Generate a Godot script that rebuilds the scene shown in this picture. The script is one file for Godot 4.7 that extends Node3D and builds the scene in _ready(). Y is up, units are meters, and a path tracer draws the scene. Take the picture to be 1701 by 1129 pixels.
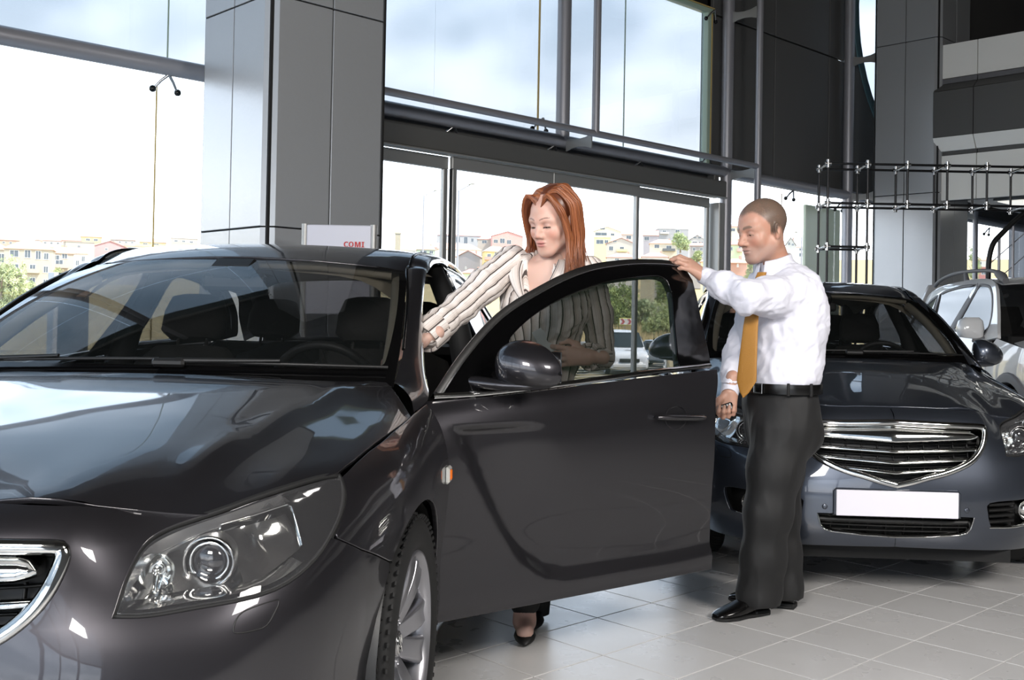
extends Node3D
# A car showroom: a charcoal sedan with its driver's door open, a woman leaning in, a salesman, two more cars, a glazed facade and a hillside town.
const TILE := 0.33975
const CAM_AT := Vector3(-3.8564, 1.1945, 2.2252)
const CAM_F := 1762.7
const CAM_CX := 931.0
const CAM_CY := 504.0
var cam_basis: Basis          # columns: right, up, back
var rng := RandomNumberGenerator.new()
var names := {}
var M := {}

class MB:
	var v := PackedVector3Array()
	var n := PackedVector3Array()
	var u := PackedVector2Array()
	var col := PackedColorArray()
	var ix := PackedInt32Array()
	var use_col := false
	var cc := Color.WHITE
	func vert(p: Vector3, nn: Vector3, uv := Vector2.ZERO) -> int:
		v.push_back(p); n.push_back(nn); u.push_back(uv); col.push_back(cc)
		return v.size() - 1
	func tri_i(a: int, b: int, c: int) -> void:
		var g := (v[b] - v[a]).cross(v[c] - v[a])
		if g.length_squared() < 1e-16: return
		if g.dot(n[a] + n[b] + n[c]) > 0.0:
			ix.append_array([a, c, b])
		else:
			ix.append_array([a, b, c])
	func tri(a: Vector3, b: Vector3, c: Vector3, nn: Vector3) -> void:
		tri_i(vert(a, nn, Vector2(a.x + a.z, a.y)), vert(b, nn, Vector2(b.x + b.z, b.y)), vert(c, nn, Vector2(c.x + c.z, c.y)))
	func quad(a: Vector3, b: Vector3, c: Vector3, d: Vector3, nn := Vector3.ZERO) -> void:
		if nn == Vector3.ZERO: nn = (c - a).cross(d - b).normalized()
		var i := vert(a, nn, Vector2(0, 0)); vert(b, nn, Vector2(1, 0)); vert(c, nn, Vector2(1, 1)); vert(d, nn, Vector2(0, 1))
		tri_i(i, i + 1, i + 2); tri_i(i, i + 2, i + 3)
	func box(c: Vector3, s: Vector3, bev := 0.0, b := Basis.IDENTITY) -> void:
		var h := s * 0.5
		bev = minf(bev, minf(h.x, minf(h.y, h.z)) * 0.9)
		var ax := [Vector3.RIGHT, Vector3.UP, Vector3.BACK]
		for k in 3:
			var e: Vector3 = ax[k]; var f: Vector3 = ax[(k + 1) % 3]; var g: Vector3 = ax[(k + 2) % 3]
			var hf := h[(k + 1) % 3] - bev; var hg := h[(k + 2) % 3] - bev
			for sg in [-1.0, 1.0]:
				var o: Vector3 = e * (h[k] * sg)
				quad(c + b * (o - f * hf - g * hg), c + b * (o + f * hf - g * hg), c + b * (o + f * hf + g * hg), c + b * (o - f * hf + g * hg), b * (e * sg))
		if bev > 0.0:
			for k in 3:
				var e2: Vector3 = ax[k]; var f2: Vector3 = ax[(k + 1) % 3]; var g2: Vector3 = ax[(k + 2) % 3]
				var he := h[k] - bev; var hf2 := h[(k + 1) % 3]; var hg2 := h[(k + 2) % 3]
				for s1 in [-1.0, 1.0]:
					for s2 in [-1.0, 1.0]:
						var p1: Vector3 = f2 * (s1 * hf2) + g2 * (s2 * (hg2 - bev)); var p2: Vector3 = f2 * (s1 * (hf2 - bev)) + g2 * (s2 * hg2)
						quad(c + b * (p1 - e2 * he), c + b * (p1 + e2 * he), c + b * (p2 + e2 * he), c + b * (p2 - e2 * he), b * ((f2 * s1 + g2 * s2).normalized()))
			for sx in [-1.0, 1.0]:
				for sy in [-1.0, 1.0]:
					for sz in [-1.0, 1.0]:
						var q := Vector3(sx * h.x, sy * h.y, sz * h.z)
						tri(c + b * (q - Vector3(0, sy * bev, sz * bev)), c + b * (q - Vector3(sx * bev, 0, sz * bev)), c + b * (q - Vector3(sx * bev, sy * bev, 0)), b * (Vector3(sx, sy, sz).normalized()))
	func grid(rows: Array, flip := 1.0, closed := false, uvs := Vector2.ONE, cap := false) -> void:
		# rows of points; smooth normals from neighbours; closed: each row is a ring
		var nr := rows.size(); var nc: int = rows[0].size()
		var base := v.size()
		for i in nr:
			for j in nc:
				var r0: PackedVector3Array = rows[maxi(i - 1, 0)]; var r1: PackedVector3Array = rows[mini(i + 1, nr - 1)]; var rr: PackedVector3Array = rows[i]
				var d1: Vector3 = r1[j] - r0[j]
				var d2: Vector3
				if closed: d2 = rr[(j + 1) % (nc - 1)] - rr[(j - 1 + nc - 1) % (nc - 1)]
				else: d2 = rr[mini(j + 1, nc - 1)] - rr[maxi(j - 1, 0)]
				var nn := d1.cross(d2) * flip
				if nn.length_squared() < 1e-18:
					var k := 1 if i == 0 else nr - 2
					var q0: PackedVector3Array = rows[k]
					if closed: nn = (r1[j] - r0[j]).cross(q0[(j + 1) % (nc - 1)] - q0[(j - 1 + nc - 1) % (nc - 1)]) * flip
					if nn.length_squared() < 1e-18: nn = Vector3.UP
				vert(rr[j], nn.normalized(), Vector2(float(j) / (nc - 1), float(i) / (nr - 1)) * uvs)
		for i in nr - 1:
			for j in nc - 1:
				var a := base + i * nc + j
				tri_i(a, a + 1, a + nc + 1); tri_i(a, a + nc + 1, a + nc)
		if cap:
			for e in 2:
				var r: PackedVector3Array = rows[0 if e == 0 else nr - 1]
				var o: PackedVector3Array = rows[1 if e == 0 else nr - 2]
				var cen := Vector3.ZERO; var cen2 := Vector3.ZERO
				for j in nc - 1: cen += r[j]; cen2 += o[j]
				cen /= nc - 1; cen2 /= nc - 1
				var nn := (cen - cen2).normalized()
				if nn == Vector3.ZERO: nn = (r[1] - r[0]).cross(r[2] - r[0]).normalized()
				for j in nc - 1: tri(cen, r[j], r[j + 1], nn)
	func tube(path: Array, rad, seg := 8, cap := true, flat := 1.0) -> void:
		var rows := []
		var up := Vector3.UP
		var np := path.size()
		for i in np:
			var d: Vector3 = (path[mini(i + 1, np - 1)] - path[maxi(i - 1, 0)]).normalized()
			if i == 0: up = Vector3.UP if absf(d.y) < 0.9 else Vector3.RIGHT
			var x := d.cross(up).normalized(); var y := x.cross(d).normalized()
			up = y
			var rr: float = rad[i] if rad is Array else rad
			var row := PackedVector3Array()
			for j in seg + 1:
				var an := TAU * j / seg
				row.push_back(path[i] + (x * cos(an) + y * sin(an) * flat) * rr)
			rows.push_back(row)
		ring_grid(rows, cap)
	func ring_grid(rows: Array, cap: bool) -> void:
		# closed rings with normals that face away from the middle of each
		var r: PackedVector3Array = rows[rows.size() / 2]
		var r2: PackedVector3Array = rows[maxi(rows.size() / 2 - 1, 0)]
		var r3: PackedVector3Array = rows[mini(rows.size() / 2 + 1, rows.size() - 1)]
		var m := r.size() - 1
		var cen := Vector3.ZERO
		for j in m: cen += r[j] / m
		var s := 0.0
		for j in m: s += (r3[j] - r2[j]).cross(r[(j + 1) % m] - r[(j - 1 + m) % m]).normalized().dot(r[j] - cen)
		grid(rows, 1.0 if s >= 0.0 else -1.0, true, Vector2.ONE, cap)
	func lathe(prof: Array, seg := 24, xf := Transform3D.IDENTITY, a0 := 0.0, a1 := TAU, flip := 1.0) -> void:
		# profile of Vector2(radius, along y), revolved round y
		var rows := []
		for p in prof:
			var row := PackedVector3Array()
			for j in seg + 1:
				var an := a0 + (a1 - a0) * j / seg
				row.push_back(xf * Vector3(p.x * cos(an), p.y, p.x * sin(an)))
			rows.push_back(row)
		grid(rows, flip, is_equal_approx(a1 - a0, TAU))
	func prism(poly: PackedVector2Array, depth: float, xf := Transform3D.IDENTITY, bev := 0.0) -> void:
		# poly in the xy plane, extruded to z = depth; its front (z = depth) edge bevelled
		var t := Geometry2D.triangulate_polygon(poly)
		var ccw := not Geometry2D.is_polygon_clockwise(poly)
		var top := poly
		if bev > 0.0:
			var off := Geometry2D.offset_polygon(poly, -bev)
			if off.size() == 1: top = off[0]
			else: bev = 0.0
		var tt := Geometry2D.triangulate_polygon(top)
		var b := xf.basis
		for k in range(0, tt.size(), 3): tri(xf * Vector3(top[tt[k]].x, top[tt[k]].y, depth), xf * Vector3(top[tt[k + 1]].x, top[tt[k + 1]].y, depth), xf * Vector3(top[tt[k + 2]].x, top[tt[k + 2]].y, depth), (b * Vector3(0, 0, signf(depth))).normalized())
		for k in range(0, t.size(), 3): tri(xf * Vector3(poly[t[k]].x, poly[t[k]].y, 0), xf * Vector3(poly[t[k + 1]].x, poly[t[k + 1]].y, 0), xf * Vector3(poly[t[k + 2]].x, poly[t[k + 2]].y, 0), (b * Vector3(0, 0, -signf(depth))).normalized())
		var m := poly.size()
		for i in m:
			var p := poly[i]; var q := poly[(i + 1) % m]
			var e := (q - p).normalized(); var o := Vector2(e.y, -e.x) * (1.0 if ccw else -1.0)
			quad(xf * Vector3(p.x, p.y, 0), xf * Vector3(q.x, q.y, 0), xf * Vector3(q.x, q.y, depth - bev * signf(depth)), xf * Vector3(p.x, p.y, depth - bev * signf(depth)), (b * Vector3(o.x, o.y, 0)).normalized())
		if bev > 0.0:
			for i in m:
				var p := poly[i]; var q := poly[(i + 1) % m]
				var e := (q - p).normalized(); var o := Vector2(e.y, -e.x) * (1.0 if ccw else -1.0)
				var near_p := near(top, p); var near_q := near(top, q)
				quad(xf * Vector3(p.x, p.y, depth - bev * signf(depth)), xf * Vector3(q.x, q.y, depth - bev * signf(depth)), xf * Vector3(near_q.x, near_q.y, depth), xf * Vector3(near_p.x, near_p.y, depth), (b * Vector3(o.x, o.y, signf(depth))).normalized())
	func near(poly: PackedVector2Array, p: Vector2) -> Vector2:
		var best := poly[0]; var bd := 1e9
		for q in poly:
			if q.distance_squared_to(p) < bd: bd = q.distance_squared_to(p); best = q
		return best
	func mesh() -> ArrayMesh:
		var a := []
		a.resize(Mesh.ARRAY_MAX)
		a[Mesh.ARRAY_VERTEX] = v; a[Mesh.ARRAY_NORMAL] = n; a[Mesh.ARRAY_TEX_UV] = u; a[Mesh.ARRAY_INDEX] = ix
		if use_col: a[Mesh.ARRAY_COLOR] = col
		var m := ArrayMesh.new()
		if ix.size() > 0: m.add_surface_from_arrays(Mesh.PRIMITIVE_TRIANGLES, a)
		return m

func numbered(s: String) -> String:
	if not names.has(s):
		names[s] = 0
		return s
	names[s] += 1
	return "%s_%03d" % [s, names[s]]

func put(called: String, mesh, mat: Material, parent: Node = self, at := Transform3D.IDENTITY) -> MeshInstance3D:
	var o := MeshInstance3D.new()
	o.name = numbered(called) if parent == self else called
	o.mesh = mesh.mesh() if mesh is MB else mesh
	o.material_override = mat
	o.transform = at
	parent.add_child(o, true)
	return o

func tag(o: Node, label: String, category: String, group := "") -> void:
	o.set_meta("label", label); o.set_meta("category", category)
	if group != "": o.set_meta("group", group)

func thing(called: String, label: String, category: String, at := Transform3D.IDENTITY, group := "") -> Node3D:
	var o := Node3D.new()
	o.name = numbered(called); o.transform = at
	add_child(o)
	tag(o, label, category, group)
	return o

func sub(called: String, parent: Node, at := Transform3D.IDENTITY) -> Node3D:
	var o := Node3D.new()
	o.name = called; o.transform = at
	parent.add_child(o, true)
	return o

func structure(called: String, mesh, mat: Material, at := Transform3D.IDENTITY) -> MeshInstance3D:
	var o := put(called, mesh, mat, self, at)
	o.set_meta("kind", "structure")
	return o

func mat(c: Color, rough := 0.5, metal := 0.0, spec := 0.5) -> StandardMaterial3D:
	var m := StandardMaterial3D.new()
	m.albedo_color = c; m.roughness = rough; m.metallic = metal; m.metallic_specular = spec
	return m

func paint(c: Color, metal := 0.5, rough := 0.35) -> StandardMaterial3D:
	var m := mat(c, rough, metal)
	m.clearcoat_enabled = true; m.clearcoat = 1.0; m.clearcoat_roughness = 0.03
	return m

func glass(c: Color, alpha: float) -> StandardMaterial3D:
	var m := mat(Color(c.r, c.g, c.b, alpha), 0.02, 0.0)
	m.transparency = BaseMaterial3D.TRANSPARENCY_ALPHA
	return m

func noise_tex(freq: float, lo: Color, hi: Color, size := 256, normal := false, bump := 4.0, oct := 4, sd := 1, mid := 0.5) -> NoiseTexture2D:
	var f := FastNoiseLite.new()
	f.noise_type = FastNoiseLite.TYPE_SIMPLEX_SMOOTH; f.frequency = freq; f.fractal_octaves = oct; f.seed = sd
	var t := NoiseTexture2D.new()
	t.width = size; t.height = size; t.seamless = true; t.noise = f
	if normal:
		t.as_normal_map = true; t.bump_strength = bump
	else:
		var g := Gradient.new()
		g.set_color(0, lo); g.set_color(1, hi); g.set_offset(0, mid - 0.3); g.set_offset(1, mid + 0.3)
		t.color_ramp = g
	return t

func tri_map(m: StandardMaterial3D, scale: float) -> StandardMaterial3D:
	m.uv1_triplanar = true; m.uv1_world_triplanar = true; m.uv1_scale = Vector3.ONE * scale
	return m

func from_px(px: float, py: float, depth: float) -> Vector3:
	# a place in the world: the bearing and height that a survey of the photograph gives, at its real distance in front of the camera
	return CAM_AT + cam_basis * Vector3((px - CAM_CX) / CAM_F * depth, -(py - CAM_CY) / CAM_F * depth, -depth)

func crv(p: Array, x: float) -> float:
	# cubic through a table of Vector2(x, y), flat extrapolation of the end slopes
	var k := p.size() - 2
	for i in range(1, p.size() - 1):
		if x < p[i].x: k = i - 1; break
	var a: Vector2 = p[k]; var b: Vector2 = p[k + 1]
	var h := b.x - a.x
	var t := (x - a.x) / h
	var s := (b.y - a.y) / h
	var m0 := s; var m1 := s
	if k > 0:
		var z: Vector2 = p[k - 1]
		m0 = ((a.y - z.y) / (a.x - z.x) * h + s * (a.x - z.x)) / (b.x - z.x)
	if k + 2 < p.size():
		var z2: Vector2 = p[k + 2]
		m1 = (s * (z2.x - b.x) + (z2.y - b.y) / (z2.x - b.x) * h) / (z2.x - a.x)
	if t < 0.0: return a.y + m0 * (x - a.x)
	if t > 1.0: return b.y + m1 * (x - b.x)
	return (2 * t * t * t - 3 * t * t + 1) * a.y + (t * t * t - 2 * t * t + t) * h * m0 + (-2 * t * t * t + 3 * t * t) * b.y + (t * t * t - t * t) * h * m1

func spline(pts: Array, n: int, closed := false) -> Array:
	# Catmull-Rom through points (Vector2 or Vector3), n steps a span
	var out := []
	var m := pts.size()
	for i in (m if closed else m - 1):
		var p1 = pts[i]; var p2 = pts[(i + 1) % m]
		var p0 = pts[(i - 1 + m) % m] if closed or i > 0 else p1 * 2.0 - p2
		var p3 = pts[(i + 2) % m] if closed or i + 2 < m else p2 * 2.0 - p1
		for k in n:
			var t := float(k) / n
			out.push_back(0.5 * (2.0 * p1 + (p2 - p0) * t + (2.0 * p0 - 5.0 * p1 + 4.0 * p2 - p3) * t * t + (3.0 * p1 - p0 - 3.0 * p2 + p3) * t * t * t))
	if not closed: out.push_back(pts[m - 1])
	return out

func ss(a: float, b: float, x: float) -> float:
	var t := clampf((x - a) / (b - a), 0.0, 1.0)
	return t * t * (3.0 - 2.0 * t)

func _ready() -> void:
	set_view()
	set_light()
	make_materials()
	build_room()
	build_facade()
	build_columns()
	build_mezzanine()
	build_fixtures()
	build_cars()
	build_people()
	build_outside()

func set_view() -> void:
	var yaw := 0.7902; var pitch := 0.0162; var roll := 0.0182
	var f := Vector3(sin(yaw) * cos(pitch), sin(pitch), -cos(yaw) * cos(pitch))
	var r := Vector3(cos(yaw), 0, sin(yaw))
	var u := r.cross(f)
	cam_basis = Basis(r * cos(roll) + u * sin(roll), u * cos(roll) - r * sin(roll), -f)
	var c := Camera3D.new()
	c.name = "camera"
	c.projection = Camera3D.PROJECTION_FRUSTUM
	c.near = 0.05; c.far = 1500.0
	c.size = 1129.0 / CAM_F * c.near
	c.frustum_offset = Vector2((850.5 - CAM_CX) / CAM_F * c.near, -(564.5 - CAM_CY) / CAM_F * c.near)
	c.transform = Transform3D(cam_basis, CAM_AT)
	add_child(c)
	c.current = true

func set_light() -> void:
	var e := Environment.new()
	e.background_mode = Environment.BG_SKY
	e.tonemap_mode = Environment.TONE_MAPPER_LINEAR
	e.tonemap_exposure = 1.0
	e.background_energy_multiplier = 4.4
	e.sdfgi_enabled = true; e.ssao_enabled = true; e.ssil_enabled = true
	var sky := Sky.new()
	var pm := ProceduralSkyMaterial.new()
	pm.sky_top_color = Color(0.60, 0.72, 0.84); pm.sky_horizon_color = Color(0.98, 0.98, 0.98); pm.sky_curve = 0.14
	pm.ground_bottom_color = Color(0.45, 0.43, 0.40); pm.ground_horizon_color = Color(0.75, 0.75, 0.73)
	pm.sky_energy_multiplier = 1.0; pm.ground_energy_multiplier = 1.0
	pm.sun_angle_max = 0.0
	var f := FastNoiseLite.new()
	f.noise_type = FastNoiseLite.TYPE_SIMPLEX_SMOOTH; f.seed = 11; f.fractal_octaves = 5; f.frequency = 1.0
	var im := Image.create(768, 384, false, Image.FORMAT_RGBA8)
	for y in 384:
		var el := PI * (0.5 - (y + 0.5) / 384.0)
		if el < -0.02: continue
		for x in 768:
			var az := TAU * (x + 0.5) / 768.0
			var d := Vector3(cos(az) * cos(el), sin(el), sin(az) * cos(el))
			var p := Vector2(d.x, d.z) / (d.y + 0.22)
			var w := f.get_noise_2d(p.x * 1.3 + 3.0, p.y * 2.1) + 0.35 * f.get_noise_2d(p.x * 3.1, p.y * 5.0 + 9.0)
			im.set_pixel(x, y, Color(0.97, 0.98, 1.0, clampf(0.30 + w * 1.1, 0.0, 0.8)))
	pm.sky_cover = ImageTexture.create_from_image(im)
	pm.sky_cover_modulate = Color(1, 1, 1, 0.4)
	sky.sky_material = pm
	e.sky = sky
	var w2 := WorldEnvironment.new()
	w2.name = "environment"; w2.environment = e
	add_child(w2)
	var sun := DirectionalLight3D.new()
	sun.name = "sun"; sun.light_energy = 3.2; sun.light_color = Color(1.0, 0.96, 0.9); sun.shadow_enabled = true
	sun.light_angular_distance = 1.0
	sun.look_at_from_position(Vector3.ZERO, Vector3(-0.25, -0.95, -0.62))
	add_child(sun)

func make_materials() -> void:
	var t := mat(Color(0.76, 0.755, 0.75), 0.30)
	t.albedo_texture = noise_tex(0.012, Color(0.985, 0.985, 0.985), Color(1, 1, 1), 256, false, 4.0, 5, 3)
	t.roughness_texture = noise_tex(0.02, Color(0.9, 0.9, 0.9), Color(1, 1, 1), 256, false, 4.0, 4, 4)
	M.tile = tri_map(t, 0.8)
	var t2: StandardMaterial3D = t.duplicate(); t2.albedo_color = Color(0.775, 0.77, 0.765); M.tile2 = t2
	var t3: StandardMaterial3D = t.duplicate(); t3.albedo_color = Color(0.745, 0.74, 0.735); M.tile3 = t3
	M.grout = mat(Color(0.33, 0.28, 0.25), 0.9)
	M.clad = mat(Color(0.68, 0.69, 0.70), 0.27, 0.4)
	M.clad.normal_enabled = true; M.clad.normal_texture = noise_tex(0.06, Color(), Color(), 256, true, 1.0, 3, 8); M.clad.normal_scale = 0.12
	tri_map(M.clad, 1.5)
	M.clad_white = mat(Color(0.90, 0.90, 0.88), 0.5, 0.0)
	M.clad_mid = mat(Color(0.42, 0.42, 0.43), 0.45, 0.3)
	M.clad_dark = mat(Color(0.33, 0.33, 0.325), 0.5, 0.1)
	M.joint = mat(Color(0.06, 0.06, 0.06), 0.8)
	M.ceiling = mat(Color(0.22, 0.205, 0.19), 0.6)
	M.wall = mat(Color(0.50, 0.49, 0.48), 0.8)
	M.steel = mat(Color(0.60, 0.60, 0.62), 0.36, 0.4)
	M.alu = mat(Color(0.62, 0.62, 0.61), 0.4, 0.5)
	M.beam = mat(Color(0.40, 0.40, 0.39), 0.45, 0.3)
	M.chrome = mat(Color(0.85, 0.85, 0.84), 0.08, 1.0)
	M.satin = mat(Color(0.70, 0.70, 0.70), 0.25, 1.0)
	M.black = mat(Color(0.045, 0.045, 0.045), 0.5)
	M.gloss_black = mat(Color(0.02, 0.02, 0.022), 0.08)
	M.rubber = mat(Color(0.06, 0.06, 0.06), 0.75)
	M.clear = glass(Color(0.9, 0.95, 0.93), 0.05)
	M.tint = glass(Color(0.34, 0.40, 0.42), 0.47)
	M.edge = mat(Color(0.75, 0.66, 0.42), 0.3)
	M.green_edge = mat(Color(0.62, 0.70, 0.64), 0.2)
	M.road = mat(Color(0.45, 0.45, 0.45), 0.9)
	M.dirt = mat(Color(0.62, 0.55, 0.38), 0.95)

func build_room() -> void:
	# floor: a grout bed and the tiles, those in view as parts
	var fl := MB.new()
	fl.box(Vector3(4.5, -0.107, 1.6), Vector3(25.4, 0.2, 15.2))
	var floor_o := structure("floor", fl, M.grout)
	floor_o.set_meta("label", "pale grey square ceramic tiles laid diagonally with brown joints")
	var tm := []
	for k in 3:
		var b := MB.new()
		b.box(Vector3(0, -0.006, 0), Vector3(TILE - 0.0045, 0.012, TILE - 0.0045), 0.0015)
		tm.push_back(b.mesh())
	var inv := cam_basis.inverse()
	var seen := []; var rest := []
	for i in range(-24, 51):
		for j in range(-17, 28):
			var p := Vector3((i + 0.5) * TILE, 0, (j + 0.5) * TILE)
			if p.x < -8.0 or p.x > 17.0 or p.z < -5.8 or p.z > 9.0: continue
			var q := inv * (p - CAM_AT)
			var vis := false
			if q.z < -0.5:
				var px := CAM_CX + CAM_F * q.x / -q.z; var py := CAM_CY - CAM_F * q.y / -q.z
				vis = px > 560.0 and px < 1790.0 and py > 885.0 and py < 1240.0
			(seen if vis else rest).push_back([-q.z, p])
	seen.sort_custom(func(a, b): return a[0] < b[0])
	for k in seen.size():
		if k >= 300: rest.push_back(seen[k]); continue
		var r := rng.randi() % 7
		put("tile", tm[r % 3], [M.tile, M.tile, M.tile2, M.tile, M.tile3, M.tile2, M.tile][r], floor_o, Transform3D(Basis.from_euler(Vector3(rng.randf_range(-0.0012, 0.0012), 0, rng.randf_range(-0.0012, 0.0012))), seen[k][1]))
	var mm := MultiMesh.new()
	mm.transform_format = MultiMesh.TRANSFORM_3D; mm.mesh = tm[0]; mm.instance_count = rest.size()
	for k in rest.size(): mm.set_instance_transform(k, Transform3D(Basis.IDENTITY, rest[k][1]))
	var mi := MultiMeshInstance3D.new()
	mi.name = "far_tiles"; mi.multimesh = mm; mi.material_override = M.tile; mi.set_meta("kind", "stuff")
	floor_o.add_child(mi, true)
	# ceiling of dark square panels
	var ce := MB.new()
	ce.box(Vector3(4.5, 7.46, 1.6), Vector3(25.6, 0.3, 15.4))
	for i in 21:
		for j in 13: ce.box(Vector3(-7.4 + 1.2 * i, 7.29, -5.2 + 1.2 * j), Vector3(1.16, 0.04, 1.16), 0.01)
	structure("ceiling", ce, M.ceiling)
	var wb := MB.new()
	wb.box(Vector3(4.5, 3.6, 9.3), Vector3(25.6, 7.6, 0.3))
	for i in 10: wb.box(Vector3(-7 + 2.5 * i, 3.5, 9.14), Vector3(2.46, 7.0, 0.03), 0.008)
	structure("wall_back", wb, M.wall)
	var wr := MB.new()
	wr.box(Vector3(17.3, 3.6, 1.6), Vector3(0.3, 7.6, 15.6))
	structure("wall_right", wr, M.clad_mid)
	# glazed wall on the left, out of the frame: it lights the columns and shows in the paintwork
	var wl := MB.new()
	for k in 7: wl.tube([Vector3(-8.1, 0, -5.4 + 2.4 * k), Vector3(-8.1, 7.3, -5.4 + 2.4 * k)], 0.07, 10)
	for y in [0.1, 3.11, 5.1, 7.25]: wl.box(Vector3(-8.15, y, 1.6), Vector3(0.12, 0.12, 15.2), 0.01)
	wl.box(Vector3(-8.15, -0.3, 1.6), Vector3(0.3, 0.7, 15.4))
	var wlo := structure("wall_left", wl, M.steel)
	for k in 6:
		for r in 3:
			var g := MB.new()
			var y0: float = [0.16, 3.17, 5.16][r]; var y1: float = [3.05, 5.04, 7.19][r]
			g.box(Vector3(-8.2, (y0 + y1) / 2, -4.2 + 2.4 * k), Vector3(0.012, y1 - y0, 2.36))
			put("pane", g, M.clear if r == 0 else M.tint, wlo)

func tri_bracket(b: MB, at: Vector3, w := 0.12, drop := 0.14) -> void:
	# a V of two short arms under the tube
	for s in [-1.0, 1.0]:
		b.tube([at, at + Vector3(s * w * 0.6, -drop * 0.6, -0.05), at + Vector3(s * w, -drop, -0.08)], [0.012, 0.012, 0.014], 6)

func spider(called: String, at: Vector3, label: String) -> void:
	var o := thing(called, label, "glass fitting", Transform3D(Basis.IDENTITY, at), "point fittings of the glass facade")
	for s in [-1.0, 1.0]:
		var b := MB.new()
		b.tube([Vector3(0, 0, 0), Vector3(s * 0.05, -0.05, -0.03), Vector3(s * 0.085, -0.10, -0.05)], [0.012, 0.011, 0.010], 8)
		put("arm", b, M.satin, o)
		var c := MB.new()
		c.lathe([Vector2(0.001, -0.022), Vector2(0.018, -0.018), Vector2(0.027, -0.006), Vector2(0.027, 0.008), Vector2(0.018, 0.02), Vector2(0.008, 0.024), Vector2(0.001, 0.024)], 14, Transform3D(Basis.from_euler(Vector3(PI / 2, 0, 0)), Vector3(s * 0.1, -0.115, -0.06)))
		put("cap", c, M.gloss_black, o)

func pane_box(parent: Node, x0: float, x1: float, y0: float, y1: float, m: Material, z := -5.9) -> void:
	var g := MB.new()
	g.box(Vector3((x0 + x1) / 2, (y0 + y1) / 2, z), Vector3(x1 - x0 - 0.006, y1 - y0 - 0.006, 0.012))
	put("pane", g, m, parent)

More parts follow.
